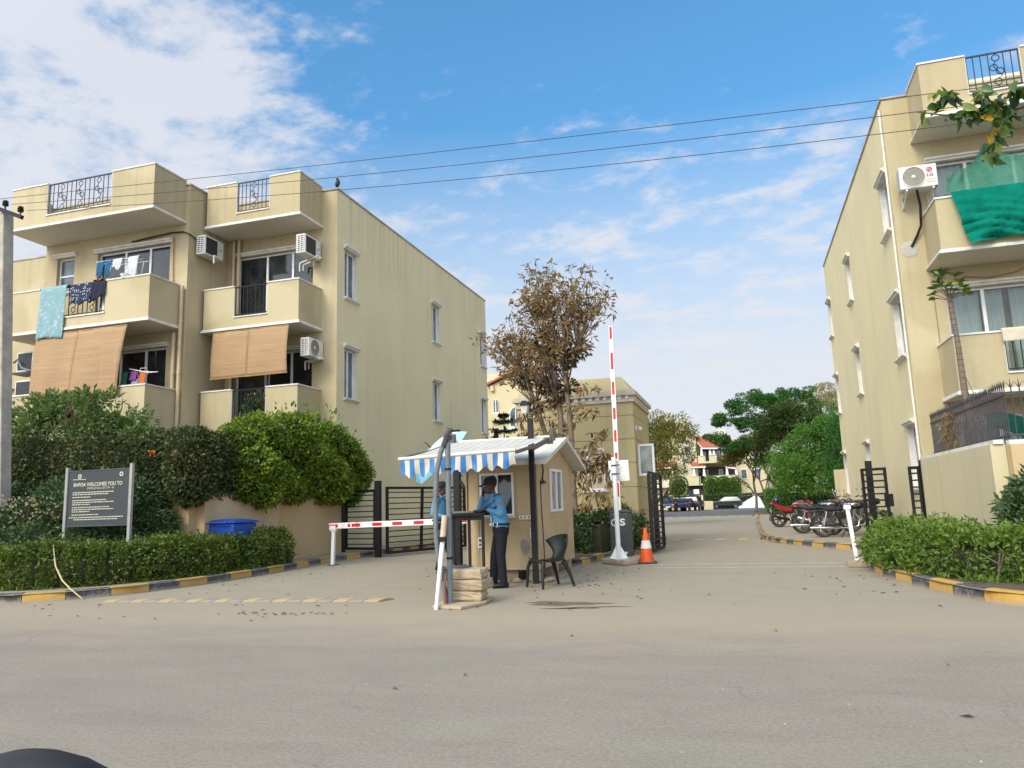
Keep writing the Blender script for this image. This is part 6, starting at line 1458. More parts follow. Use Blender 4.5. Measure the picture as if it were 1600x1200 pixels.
lf_hedge_r = M_leaf('leaf_hedge_right', [(0.047, 0.095, 0.016), (0.101, 0.176, 0.024), (0.162, 0.243, 0.038), (0.243, 0.311, 0.054)], 0.32)
lf_shrub = M_leaf('leaf_shrub', [(0.045, 0.090, 0.027), (0.090, 0.150, 0.045), (0.150, 0.225, 0.068), (0.240, 0.285, 0.105)], 0.35)
lf_dry = M_leaf('leaf_dry', [(0.13, 0.055, 0.032), (0.25, 0.13, 0.06), (0.26, 0.21, 0.08), (0.38, 0.27, 0.13)], 0.3)
lf_olive = M_leaf('leaf_olive', [(0.075, 0.081, 0.015), (0.163, 0.156, 0.031), (0.250, 0.237, 0.050), (0.312, 0.288, 0.088)], 0.35)
lf_flower = M_leaf('petal_cream', [(0.550, 0.460, 0.300), (0.620, 0.550, 0.420), (0.550, 0.380, 0.300), (0.600, 0.500, 0.340)], 0.3)
lf_green = M_leaf('leaf_far_green', [(0.018, 0.068, 0.015), (0.038, 0.128, 0.024), (0.068, 0.188, 0.033), (0.112, 0.240, 0.045)], 0.3)
lf_lime = M_leaf('leaf_far_lime', [(0.041, 0.115, 0.016), (0.081, 0.189, 0.027), (0.135, 0.270, 0.041), (0.189, 0.324, 0.061)], 0.35)
lf_yel = M_leaf('leaf_far_straw', [(0.176, 0.165, 0.055), (0.286, 0.253, 0.088), (0.396, 0.330, 0.121), (0.462, 0.385, 0.176)], 0.35)
lf_topi = M_leaf('leaf_topiary', [(0.044, 0.094, 0.013), (0.081, 0.163, 0.018), (0.125, 0.225, 0.025), (0.175, 0.275, 0.037)], 0.3)
lf_silver = M_leaf('leaf_silver', [(0.160, 0.200, 0.170), (0.240, 0.280, 0.250), (0.320, 0.360, 0.330)], 0.25)

def hedge(label, path, halfw, z0, z1, dens, mat, L, W, rough=.12, group=None, cat='hedge', name='clipped_hedge', n_shoots=9):
    path = refine(path, 0.25); t = thing(name, label, cat, (path[0][0], path[0][1], z0), group=group)
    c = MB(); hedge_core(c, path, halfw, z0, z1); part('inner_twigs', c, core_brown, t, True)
    P, D = hedge_points(path, halfw, z0, z1, dens, rough)
    ns = int(n_shoots*len(P)/1000); ip = RNG.integers(0, len(P), ns); ok = P[ip][:, 2] > z1-.25; ip = ip[ok]
    for i in ip:
        h_ = .06+.13*RNG.random(); k = 6; q = np.linspace(0, 1, k)[:, None]; dd = np.array((RNG.normal()*.35, RNG.normal()*.35, 1.0))
        P = np.concatenate([P, P[i]+q*dd*h_]); D = np.concatenate([D, RNG.normal(size=(k, 3))+dd*.6])
    n = len(P); big = 1+.5*(RNG.random(n) < .12)
    leaves('foliage', P, D, L*(0.55+0.75*RNG.random(n))*big, W*(0.55+0.75*RNG.random(n))*big, mat, t, 0.35)
    return t
hl = smooth_path([(-17, 10.0), (-13.2, 10.15), (-11.9, 10.4), (-11.0, 11.2), (-10.55, 12.6), (-10.5, 14.0), (-10.6, 15.45)], 2)
HL = hedge('long low clipped hedge along the left kerb', hl, 0.47, 0.12, 0.80, 2000, lf_hedge, 0.065, 0.034, 0.13)
m = MB()
for i in range(9):
    q = hl[int(RNG.random()*len(hl))]; x, y = q[0]+RNG.normal()*.06, q[1]+RNG.normal()*.06; m.tube([(x, y, .1), (x+RNG.normal()*.06, y+RNG.normal()*.06, .4)], .012, 5, cap=False)
part('stems', m, bark_dark, HL, kind='stuff')
hr_ = smooth_path([(2.55, 14.35), (2.62, 13.0), (3.0, 11.75), (3.9, 11.15), (6.0, 10.95), (9.5, 10.9)], 2)
HR_ = hedge('broad clipped hedge in the kerbed bed on the right', hr_, 0.62, 0.14, 0.70, 1500, lf_hedge_r, 0.07, 0.038, 0.16)
m = MB()
for i in range(40):
    q = hr_[int(RNG.random()*len(hr_)*.8)]; x, y = q[0]-.2+RNG.normal()*.15, q[1]-.35+RNG.normal()*.12
    m.tube([(x, y, .1), (x+RNG.normal()*.05, y-.08+RNG.normal()*.05, .25), (x+RNG.normal()*.15, y-.15, .48)], [.014, .011, .006], 5, cap=False)
part('stems', m, bark_grey, HR_, kind='stuff')
# fringe of low weeds at the foot of both hedges
def tufts(label, path, off, n, spread, L, mat, name='ground_plants'):
    P = []; D = []
    for i in range(n):
        q = path[int(RNG.random()*len(path))]; x, y = q[0]+off[0]+RNG.normal()*spread, q[1]+off[1]+RNG.normal()*spread
        for k in range(6): P.append((x+RNG.normal()*.03, y+RNG.normal()*.03, KH-.02)); D.append((RNG.normal()*.5, RNG.normal()*.5, 1))
    o = leaves(name, np.array(P), np.array(D), L*(0.5+RNG.random(len(P))), .022, mat, None, 0.3); return tag(o, label, 'ground plants', kind='stuff')
tufts('small weeds and seedlings at the foot of the right hedge', hr_, (-.35, -.45), 160, .16, .10, lf_hedge_r)
tufts('small weeds and seedlings at the foot of the left hedge', hl, (.35, -.30), 120, .10, .09, lf_hedge)
hedge('dark shrub hedge on the island between hut and gatehouse', [(-5.6, 18.6), (-4.2, 18.1), (-3.35, 17.9), (-3.05, 19.0)], 0.42, 0.1, 0.98, 700, lf_dark, 0.10, 0.055, 0.2, cat='hedge', name='island_hedge')
hedge('low dark plants between the barrier cabinet and gatehouse corner', [(-2.95, 19.6), (-2.75, 20.3)], 0.22, 0.1, 0.75, 700, lf_dark, 0.11, 0.055, 0.2, cat='plants', name='island_plants')

def creeper(label, boxes, mat, dens, L, W, bumps, core=True, name='wall_creeper', cat='creeper', parts_pieces=None):
    """dense climbing growth: lumpy volume given as ellipsoids; leaves on its outside"""
    t = thing(name, label, cat, (boxes[0][0], boxes[0][1], 0.13)); Ps = []; Ds = []; c = MB()
    for (x, y, z, rx, ry, rz) in boxes:
        area = 4*math.pi*((rx*ry)**1.6/3+(rx*rz)**1.6/3+(ry*rz)**1.6/3)**(1/1.6); n = int(area*dens)
        d = unit(RNG.normal(size=(n, 3))); k = 1+bumps*(np.sin(d[:, 0]*9+x*3)*np.sin(d[:, 2]*8+z*5)*.5+RNG.normal(size=n)*.35-.25*RNG.random(n))
        Ps.append(np.array((x, y, z))+d*k[:, None]*np.array((rx, ry, rz))); Ds.append(d*.6+RNG.normal(size=(n, 3))*.6+np.array((0, 0, -.15)))
        c.ball((x, y, z), (rx*.86, ry*.86, rz*.86), 12, 8)
    P = np.concatenate(Ps); D = np.concatenate(Ds)
    ok = P[:, 2] > 0.12; keep = ok.copy()
    for (x, y, z, rx, ry, rz) in boxes:
        q = (((P-np.array((x, y, z)))/np.array((rx, ry, rz)))**2).sum(1); keep &= q > 0.62
    P, D = P[keep], D[keep]; n = len(P)
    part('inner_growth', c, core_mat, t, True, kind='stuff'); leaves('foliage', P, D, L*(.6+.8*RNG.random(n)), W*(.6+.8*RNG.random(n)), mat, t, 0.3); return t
iv = [(x, 13.4+.1*math.sin(x*2), z+.08*math.sin(x*3.1), .75, .42, .62) for x in np.arange(-21.5, -11.4, .72) for z in (1.15, 1.85, 2.48) if x < -12.3 or z > 2.2]
iv += [(-11.2+.08*math.sin(y*3), y, z, .42, .62, .60) for y in np.arange(13.4, 15.4, .6) for z in (2.12, 2.5)]
creeper('dark green creeper covering the long compound wall on the left', iv, lf_ivy, 620, 0.085, 0.062, .12)
bo = []
for y in np.arange(14.9, 20.6, .55):
    f = (y-14.9)/5.7; top = 3.15+0.75*math.sin(math.pi*min(1, f*1.15))**.8 - .5*max(0, f-.6)
    for z in np.arange(1.98+.15*math.sin(y*4), top-.25, .45): bo.append((-11.1-.35*max(0, f-.45)+.22*math.sin(z*4+y*2), y, z, .55+.1*RNG.random(), .5, .42))
bo += [(-11.3, 20.75, 2.2, .4, .5, .40), (-11.3, 20.4, 2.6, .45, .5, .4), (-11.6, 16.6, 3.2, .7, .9, .5), (-11.7, 18.3, 3.2, .7, .9, .6)]
BG_ = creeper('bright yellow green bougainvillea spilling over the tan wall', bo, lf_boug, 700, 0.085, 0.056, .24, name='bougainvillea', cat='creeper')
P, D = blob(260, (-11.0, 17.6, 3.3), (.6, 2.6, .85)); P2, D2 = blob(240, (-11.2, 20.1, 2.3), (.5, .9, .6))
leaves('sprays', np.concatenate([P+unit(D)*.12, P2]), np.concatenate([D, D2])+np.array((0, 0, .5)), .12, .07, lf_boug, BG_, .3)
fl = leaves('orange_flower', np.array([(-11.85+RNG.normal()*.04, 12.97, 2.62+RNG.normal()*.04) for _ in range(14)]), RNG.normal(size=(14, 3)), .07, .05, M_leaf('petal_orange', [(0.6, 0.10, 0.01), (0.65, 0.16, 0.02)], .2))
tag(fl, 'single orange flower cluster high on the dark creeper', 'flower')
fb = [(x, y, z, .75, .6, .55) for x, y, z in ((-15.9, 12.5, .8), (-15.1, 12.4, 1.1), (-14.3, 12.5, 1.2), (-13.5, 12.6, 1.25), (-12.7, 12.7, 1.2), (-14.7, 12.0, .7), (-13.6, 12.0, .7), (-12.6, 12.2, .7), (-11.95, 12.75, 1.05), (-11.75, 12.6, .75), (-12.3, 12.9, 1.55), (-15.5, 12.8, 1.5), (-14.0, 13.0, 1.6))]
FB = creeper('dark leafy flowering shrub with cream blossoms behind the notice board', fb, lf_dark, 480, 0.13, 0.05, .2, name='flowering_shrub', cat='shrub')
P, D = blob(420, (-14.3, 12.05, 1.25), (1.9, .5, .65)); P[:, 1] = 12.0+.25*RNG.random(len(P))-(1-((P[:, 0]+14.3)/1.9)**2)*.25
nsel = P[:, 0] < -12.2; leaves('blossom', P[nsel], D[nsel]*.5+np.array((0, -.8, .3)), .075, .06, lf_flower, FB, .2)
# round bush by the right wall
creeper('round glossy dark bush at the foot of the right compound wall', [(4.35, 12.95, .98, .62, .6, .58), (4.15, 12.8, .6, .6, .5, .45), (4.9, 13.0, .9, .6, .6, .6)], lf_dark, 620, .13, .055, .22, name='round_bush', cat='bush')

# guava-like tree behind the creeper, in front of the blinds
def small_tree(label, base, h, trunks, crown, per, mat, L, W, barkm, name='small_tree', group=None, nc=60, rmin=.18, rmax=.34, cat='tree', low=-.35):
    t = thing(name, label, cat, base, group=group); m = MB(); tips = []
    for k in range(trunks):
        a = 2*math.pi*k/trunks+RNG.random(); limbs(m, (base[0]+.08*math.cos(a), base[1]+.08*math.sin(a), base[2]), (math.cos(a)*.28, math.sin(a)*.28, 1), h*.42, h*.016+.012, 0, 3, tips, .6, 3, .1, .08, .62, .6, 7)
    part('trunk', m, barkm, t, True)
    P, D = clumps(nc, crown[0:3], crown[3:6], rmin, rmax, per, .8, low)
    n = len(P); leaves('crown', P, D, L*(.65+.7*RNG.random(n)), W*(.65+.7*RNG.random(n)), mat, t, .4); return t
small_tree('loose leafy shrub tree with pale stems rising before the large bamboo blind', (-16.2, 14.9, .13), 4.6, 5, (-16.2, 15.0, 3.25, 2.5, .6, 1.25), 60, lf_shrub, .15, .075, bark_grey, nc=105, rmin=.2, rmax=.42)
small_tree('sparse green sapling at the right end of the creeper below the drain pipes', (-14.3, 15.0, .13), 3.6, 3, (-14.3, 15.0, 2.9, .75, .4, .55), 26, lf_shrub, .15, .07, bark_grey, nc=12, rmin=.15, rmax=.3)

# dry brown tree behind the hut
DTX = -.22
DT = thing('dry_tree', 'half bare multi stemmed tree with brown curled leaves behind the guard hut', 'tree', (-4.05, 18.1, .13))
m = MB(); tips = []; tw = MB()
def dtrunk(pts, r0, r1): m.tube([(p[0]+DTX*min(1, p[2]/3), p[1], p[2]) for p in pts], [r0+(r1-r0)*i/(len(pts)-1) for i in range(len(pts))], 8, cap=False)
T1 = [(-3.98, 18.1, .1), (-3.97, 18.1, 1.5), (-3.99, 18.05, 2.6), (-3.96, 18.05, 3.5), (-4.1, 18.0, 4.4), (-4.22, 18.0, 5.3)]
T2 = [(-4.15, 18.2, .1), (-4.2, 18.2, 1.6), (-4.37, 18.15, 2.9), (-4.55, 18.1, 3.6), (-4.80, 18.1, 4.35)]
T3 = [(-3.85, 18.0, .1), (-3.8, 17.95, 1.6), (-3.70, 17.95, 2.9), (-3.72, 17.9, 3.7), (-3.80, 17.9, 4.75), (-3.5, 17.9, 5.05)]
dtrunk(T1, .095, .05); dtrunk(T2, .085, .05); dtrunk(T3, .08, .045)
knots = [((-4.23, 18.0, 5.33), .30), ((-4.80, 18.1, 4.38), .24), ((-3.80, 17.9, 4.80), .34), ((-3.42, 17.9, 5.02), .34), ((-4.25, 18.0, 4.2), .26), ((-3.75, 18.0, 4.15), .24), ((-4.6, 18.1, 3.7), .2), ((-4.05, 18.0, 3.9), .22)]
ends = []
knots = [((c[0]+DTX, c[1], c[2]), r) for c, r in knots]
for (c, r), n_, sp in zip(knots, (24, 20, 20, 22, 12, 12, 12, 10), (.62, .85, .6, .75, .9, .9, 1, 1)):
    for i in range(n_):
        a = RNG.random()*2*math.pi; el = sp*(.15+.85*RNG.random())
        d = Vector((math.cos(a)*el, math.sin(a)*el*.7, 1.0)); d.x += (c[0]+3.95)*.45
        L_ = (0.9+.95*RNG.random())*(1.15 if c[2] > 4.7 else .95)
        pts, dd = wander(c, d, L_, 5, .07, .06); tw.tube(pts, [.021, .017, .013, .010, .007, .004], 5, cap=False)
        ends.append((pts, dd))
        for q in (2, 3):
            s = dd.orthogonal(); s.rotate(Matrix.Rotation(RNG.random()*6.28, 3, dd)); p2, d2 = wander(pts[q], dd+s*.6, L_*.42, 3, .08, .05); tw.tube(p2, [.009, .007, .005, .003], 4, cap=False); ends.append((p2, d2))
for z in np.arange(1.3, 3.6, .16):
    for k in range(2):
        a = RNG.random()*2*math.pi; p0 = (-3.95+.25*RNG.normal(), 18.0, z+.5); pts, dd = wander(p0, (math.cos(a), math.sin(a)*.7-.15, -.15+.5*RNG.random()), .5+.6*RNG.random(), 4, .12, -.05); tw.tube(pts, [.012, .009, .007, .005, .003], 4, cap=False); ends.append((pts, dd)); ends.append((pts, dd))
for (sx, sz, dx) in ((-4.8, 4.3, -1), (-4.7, 4.0, -1), (-4.75, 4.5, -.9)):
    pts, dd = wander((sx, 18.1, sz), (dx, 0, .75), 1.45, 5, .06, .02); tw.tube(pts, [.02, .016, .012, .009, .006, .004], 5, cap=False); ends.append((pts, dd))
part('trunk', m, bark_grey, DT, True); part('twigs', tw, twig_mat, DT, kind='stuff')
for c, r in knots:
    kb = MB(); kb.ball(c, (r*.42, r*.42, r*.36), 9, 6); kp, kd = blob(170, c, (r*1.1, r, r*.8))
    part('knot', kb, bark_dark, DT, True); leaves('dead_clump', kp, kd+np.array((0, 0, -.3)), .13, .045, M_leaf('leaf_dead', [(0.025, 0.017, 0.01), (0.05, 0.032, 0.015), (0.06, 0.06, 0.018)], .1) if 'leaf_dead' not in MATS else MATS['leaf_dead'], DT, .2, kind='stuff')
Pl = []; Dl = []
for pts, dd in ends:
    hi = pts[-1].z > 4.3
    for k in range(11 if hi else 15):
        i = len(pts)-1-int(RNG.random()**1.6*(len(pts)-1)*(.6 if hi else .9)); p = pts[i]+Vector(RNG.normal(size=3))*.05
        Pl.append(tuple(p)); Dl.append((RNG.normal()*.8, RNG.normal()*.8, RNG.normal()*.6-(.35 if hi else .8)))
Pl, Dl = np.array(Pl), np.array(Dl); n = len(Pl); o_ = RNG.permutation(n); Pl, Dl = Pl[o_], Dl[o_]
k = 290
dm = [leaf_piece_mesh(f'dry{i}', M(f'leaf_dry_{i}', c, .7, var=.25, vscale=20), 1.0, .34) for i, c in enumerate(((.085, .030, .018), (.14, .07, .03), (.17, .12, .05), (.10, .085, .025)))]
low_first = np.argsort(Pl[:, 2]+RNG.normal(size=n)*1.6); Pl, Dl = Pl[low_first], Dl[low_first]
leaf_pieces(Pl[:k], Dl[:k], .17+.08*RNG.random(k), dm, DT)
leaves('foliage', Pl[k:], Dl[k:], .13+.07*RNG.random(n-k), .05, lf_dry, DT, .3, kind='stuff')
P, D = clumps(10, (-3.35, 17.8, 1.75), (.55, .3, .6), .12, .25, 16, .9, -.9); D[:, 2] -= 1.0
leaves('foliage', P, D, .22, .075, lf_dry, DT, .3, kind='stuff')

# papaya plant behind the spiked fence
PP = thing('papaya_plant', 'tall thin papaya trunk with a tuft of green leaves before the right balcony', 'tree', (4.5, 16.9, .15))
m = MB(); pp = [(4.53, 16.75, .1), (4.47, 17.0, 2.0), (4.44, 17.1, 3.2), (4.45, 17.2, 4.4), (4.43, 17.3, 5.35)]; m.tube(pp, [.085, .082, .065, .05, .042], 9, cap=False)
for i in range(40):
    z = .3+i*.125; f = z/5.35; x = np.interp(z, [p[2] for p in pp], [p[0] for p in pp]); y = np.interp(z, [p[2] for p in pp], [p[1] for p in pp]); r = .088-.04*f; m.lathe([(r*.9, -.01), (r*1.12, .0), (r*.9, .012)], (x, y, z), 'z', 8)
part('trunk', m, bark_grey, PP, True); st = MB()
for i in range(6): st.tube([(4.46, 17.05, 3.6-.3*i), (4.55+.02*i, 16.95, 3.2-.3*i), (4.58, 16.95, 2.6-.3*i)], .008, 4, cap=False)
for i in range(22):
    a = RNG.random()*6.28; e = RNG.random(); zc = 5.15+.6*e; q = Vector((4.43+math.cos(a)*(.12+.2*(1-e)), 17.3+math.sin(a)*(.12+.2*(1-e)), zc+.05))
    st.tube([(4.43, 17.3, 5.2+.1*e), q], .007, 4, cap=False)
    d = (q-Vector((4.43, 17.3, 5.2))).normalized()
    lobes = [(d+Vector((math.cos(b)*.9, math.sin(b)*.9, -.25))).normalized() for b in (0, 1.2, 2.4, 3.6, 4.8)]
    leaf_pieces(np.array([tuple(q)]*5), np.array([tuple(l) for l in lobes]), [.14+.08*RNG.random()]*5, [leaf_piece_mesh('papaya_a', M('leaf_papaya_green', (0.07, 0.16, 0.03), .5, var=.2), 1.0, .5), leaf_piece_mesh('papaya_b', M('leaf_papaya_lime', (0.20, 0.26, 0.05), .5, var=.2), 1.0, .5)], PP, .7)
part('stalks', st, bark_grey, PP, True, kind='stuff')

# foreground branch reaching into the picture at the upper right
BR = thing('roadside_tree', 'tree reaching in at upper right with green and yellow heart shaped leaves', 'tree', (5.6, 9.8, .1))
m = MB(); stems = [[(2.75, 5.7, 3.98), (2.3, 5.6, 3.88), (1.90, 5.5, 3.78), (1.58, 5.45, 3.78), (1.32, 5.4, 3.84)], [(2.45, 5.6, 3.95), (2.2, 5.5, 3.98), (2.02, 5.45, 3.92), (1.85, 5.4, 3.86)], [(2.3, 5.6, 3.88), (2.1, 5.5, 3.62), (2.0, 5.5, 3.45)], [(1.95, 5.5, 3.76), (1.80, 5.45, 3.84), (1.70, 5.4, 3.92)], [(2.75, 5.7, 3.98), (2.35, 5.6, 3.72), (2.15, 5.55, 3.40)], [(1.70, 5.45, 3.77), (1.55, 5.4, 3.90), (1.47, 5.4, 3.96)], [(1.9, 5.5, 3.78), (1.80, 5.45, 3.62), (1.74, 5.45, 3.48)], [(2.5, 5.6, 3.93), (2.25, 5.5, 3.75), (2.08, 5.45, 3.66)]]
for s in stems: m.tube(s, [.012-.008*i/(len(s)-1) for i in range(len(s))], 6, cap=False)
m.tube([(5.45, 9.7, 3.5), (4.6, 8.4, 4.2), (3.6, 6.9, 4.25), (2.75, 5.7, 3.98), (2.5, 5.6, 3.93)], [.05, .035, .022, .013, .012], 7, cap=False)
part('stem', m, twig_mat, BR, True); m = MB(); m.tube([(5.6, 9.8, .1), (5.55, 9.78, 1.5), (5.45, 9.7, 3.5), (5.5, 9.8, 5.2)], [.13, .11, .09, .05], 9, cap=False); part('trunk', m, bark_grey, BR, True); Pl = []; Dl = []
for s in stems:
    for i in range(38 if len(s) > 4 else 34):
        k = RNG.random()*(len(s)-1); a = int(k); f = k-a; p = Vector(s[a]).lerp(Vector(s[min(a+1, len(s)-1)]), f)+Vector(RNG.normal(size=3))*.02
        Pl.append(tuple(p)); Dl.append((RNG.normal()*.6-.15, RNG.normal()*.4-.1, -.65+RNG.normal()*.5))
fm = [leaf_piece_mesh(f'peepal{i}', (lambda mm: mm)(M_leaf(f'leaf_peepal_{i}', [tuple(x*.8 for x in c), c, tuple(x*1.2 for x in c)], .35, .35, .5, 12)), 1.0, .62, True) for i, c in enumerate(((.045, .10, .025), (.07, .14, .035), (.17, .23, .04), (.035, .075, .04), (.30, .28, .04), (.09, .16, .04), (.60, .36, .01)))]
leaf_pieces(np.array(Pl), np.array(Dl), .07+.045*RNG.random(len(Pl)), lambda i: fm[int(RNG.choice(7, p=[.26, .24, .15, .14, .08, .07, .06]))], BR, .3)
# fallen leaves on the road
P = []; 
def drop(x0, x1, y0, y1, n):
    for _ in range(n): P.append((x0+(x1-x0)*RNG.random(), y0+(y1-y0)*RNG.random(), .012))
drop(-11, -4.5, 8.0, 9.5, 26); drop(-9.5, -4, 10.5, 15, 26); drop(-3.3, -2.0, 11, 16, 40); drop(-4, -1, 9, 12, 18); drop(-1, 2, 9.5, 14, 10); drop(1.2, 2.1, 10.5, 13.8, 14); drop(-3, 3, 5, 9, 7); drop(-9.6, -8.8, 12, 16, 12)
for i in range(26): t_ = RNG.random(); P.append((-6.4+1.6*t_+RNG.normal()*.05, 8.55+.2*t_+RNG.normal()*.06, .012))
P = np.array(P); n = len(P); D = RNG.normal(size=(n, 3)); D[:, 2] = .05*RNG.random(n)
fo = leaves('fallen_leaves', P, D, .035+.06*RNG.random(n), .02+.015*RNG.random(n), M_leaf('leaf_litter', [(.03, .015, .01), (.09, .045, .02), (.15, .09, .045), (.06, .022, .014)], .1), None, .93, fold=.2); tag(fo, 'dry brown leaves scattered over the asphalt by the kerbs', 'fallen leaves', kind='stuff')
P = np.array([(-.95+RNG.normal()*2.6, 5.4+RNG.normal()*1.0, .004) for _ in range(26)]); D = RNG.normal(size=(26, 3)); D[:, 2] = 0
fo = leaves('paper_scraps', P, D, .018+.02*RNG.random(26), .012, M('paper_scrap', (.50, .48, .42), .9), None, .97, fold=.02); tag(fo, 'tiny pale scraps and specks on the near road', 'litter', kind='stuff')
# ------------------------------------------------------------------ buildings and plants beyond the gate
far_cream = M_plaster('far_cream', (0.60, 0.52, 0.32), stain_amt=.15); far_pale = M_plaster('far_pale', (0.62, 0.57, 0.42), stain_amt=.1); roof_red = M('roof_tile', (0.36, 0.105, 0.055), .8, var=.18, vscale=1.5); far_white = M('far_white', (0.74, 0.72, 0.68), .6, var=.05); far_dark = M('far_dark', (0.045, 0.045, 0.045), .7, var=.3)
def arch_window(t, x0, x1, z0, z1, y, name='arched_window'):
    n = 12; r = (x1-x0)/2; cx = (x0+x1)/2; zc = z1-r
    out = [(x0, z0), (x1, z0)]+[(cx+r*math.cos(a), zc+r*math.sin(a)) for a in np.linspace(0, math.pi, n)]
    m = MB(); m.prism(out, y-.10, y-.03, 'y'); w = part(name, m, far_white, t)
    k = .80; inn = [(cx+(p[0]-cx)*k, z0+.1+(p[1]-z0)*.90) for p in out]
    for side in (-1, 1):
        q = [(max(p[0], cx+.04) if side > 0 else min(p[0], cx-.04), p[1]) for p in inn]; m = MB(); m.prism(q, y-.12, y-.101, 'y'); part('pane', m, glass_blue, w)
    m = MB(); m.box(x0-.12, x1+.12, y-.2, y-.001, z0-.14, z0-.01); part('sill', m, far_white, w)
AB = thing('apartment_building', 'pale yellow building with arched windows and a small red edged gable, behind the dry tree', 'building', (-15, 56, 0), group='cream apartment blocks of the estate')
y = 52.0
m = MB(); m.box(-24, -12.2, y+.4, y+12, 0, 10.2); part('wall', m, far_cream, AB)
m = MB(); m.prism([(-17.25, 0), (-13.2, 0), (-13.2, 10.05), (-15.22, 10.85), (-17.25, 10.05)], y, y+.39, 'y'); part('gable_wall', m, far_cream, AB)
m = MB()
for a, b in (((-17.55, 10.03), (-15.22, 10.99)), ((-15.22, 10.99), (-12.9, 10.03))):
    m.add([(a[0], y-.35, a[1]), (b[0], y-.35, b[1]), (b[0], y+3, b[1]), (a[0], y+3, a[1]), (a[0], y-.35, a[1]+.14), (b[0], y-.35, b[1]+.14), (b[0], y+3, b[1]+.14), (a[0], y+3, a[1]+.14)], [(0, 1, 2, 3), (7, 6, 5, 4), (0, 4, 5, 1), (2, 6, 7, 3), (0, 3, 7, 4), (1, 5, 6, 2)])
part('roof', m, M('roof_red_edge', (0.40, 0.13, 0.11), .7, var=.1), AB)
m = MB(); m.box(-17.2, -16.95, y-.25, y-.001, 9.62, 9.98); part('eave_bracket', m, far_cream, AB)
m = MB(); m.box(-24, -15.6, y+2.2, y+8, 10.2, 11.35); m.box(-16.75, -15.0, y+2.6, y+5, 11.351, 11.75); m.box(-16.85, -14.9, y+2.5, y+5.1, 11.752, 11.9); pb = part('roof_block', m, far_cream, AB)
for i in range(22): 
    if i == 0: dme2 = MB().box(-.09, .09, -.08, 0, -.08, .08).mesh('dentil', far_white)
    put('dentil', dme2, pb, (-24+.2+i*.38+15, y+2.2-56-.002, 10.85))
for i in range(3): m = MB(); m.box(-16.2+.18*i, -16.13+.18*i, y+2.52, y+2.6, 11.30, 11.62); part('vent_slot', m, far_dark, pb)
arch_window(AB, -15.85, -14.85, 6.85, 8.35, y); arch_window(AB, -14.55, -13.55, 6.85, 8.35, y); arch_window(AB, -17.05, -16.65, 7.95, 9.0, y); arch_window(AB, -15.85, -14.85, 3.6, 5.1, y); arch_window(AB, -14.55, -13.55, 3.6, 5.1, y)
m = MB(); m.box(-17.2, -16.5, y-.45, y-.001, 7.4, 7.9); part('window_box', m, far_cream, AB)
# central far block with red roofs
y = 108.0
FB_ = thing('apartment_building', 'distant cream flats with red tiled roofs and white tapered columns', 'building', (-5, 112, 0), group='cream apartment blocks of the estate')
m = MB(); m.box(-14, 3.2, y+2.4, y+14, 0, 9.6); part('wall', m, far_cream, FB_)
m = MB(); m.prism([(-8.4, 0), (-5.9, 0), (-5.9, 10.2), (-7.1, 11.1), (-8.4, 10.2)], y+.8, y+2.39, 'y'); part('gable_wall', m, far_pale, FB_)
def slopes(t, pts, th, mat, name='roof'):
    m = MB(); a, b, c, d = [Vector(p) for p in pts]; n = (b-a).cross(d-a).normalized()*th
    if n.z < 0: n = -n
    m.add([a, b, c, d, a+n, b+n, c+n, d+n], [(0, 1, 2, 3), (7, 6, 5, 4), (0, 4, 5, 1), (1, 5, 6, 2), (2, 6, 7, 3), (3, 7, 4, 0)]); r_ = part(name, m, mat, t)
    e = MB(); e.beam(a-n*.4, b-n*.4, .10, .18); e.beam(a-n*.4, d-n*.4, .10, .18); e.beam(b-n*.4, c-n*.4, .10, .18); part('eave_board', e, far_white, r_); return r_
slopes(FB_, [(-8.9, y+.3, 9.95), (-7.1, y+.3, 11.3), (-7.1, y+4, 11.3), (-8.9, y+4, 9.95)], .14, roof_red); slopes(FB_, [(-7.1, y+.3, 11.3), (-5.5, y+.3, 10.0), (-5.5, y+4, 10.0), (-7.1, y+4, 11.3)], .14, roof_red)
slopes(FB_, [(-4.95, y-.8, 8.30), (-1.7, y-.8, 8.15), (-3.9, y+2.6, 10.05), (-6.3, y+2.6, 10.1)], .16, roof_red)
slopes(FB_, [(-6.65, y-.6, 5.78), (-4.75, y-.6, 5.70), (-4.95, y+.9, 6.35), (-7.0, y+.9, 6.42)], .14, roof_red); slopes(FB_, [(-1.95, y-.6, 5.55), (-.7, y-.6, 5.35), (-.8, y+.9, 5.95), (-2.3, y+.9, 6.1)], .14, roof_red)
def column(x, yy, z0, z1):
    m = MB(); m.lathe([(.30, 0), (.30, .08), (.25, .1), (.14, z1-z0-.1), (.20, z1-z0-.08), (.20, z1-z0)], (x, yy, z0), 'z', 4, mat=Matrix.Rotation(R(45), 4, 'Z')); part('column', m, far_white, FB_)
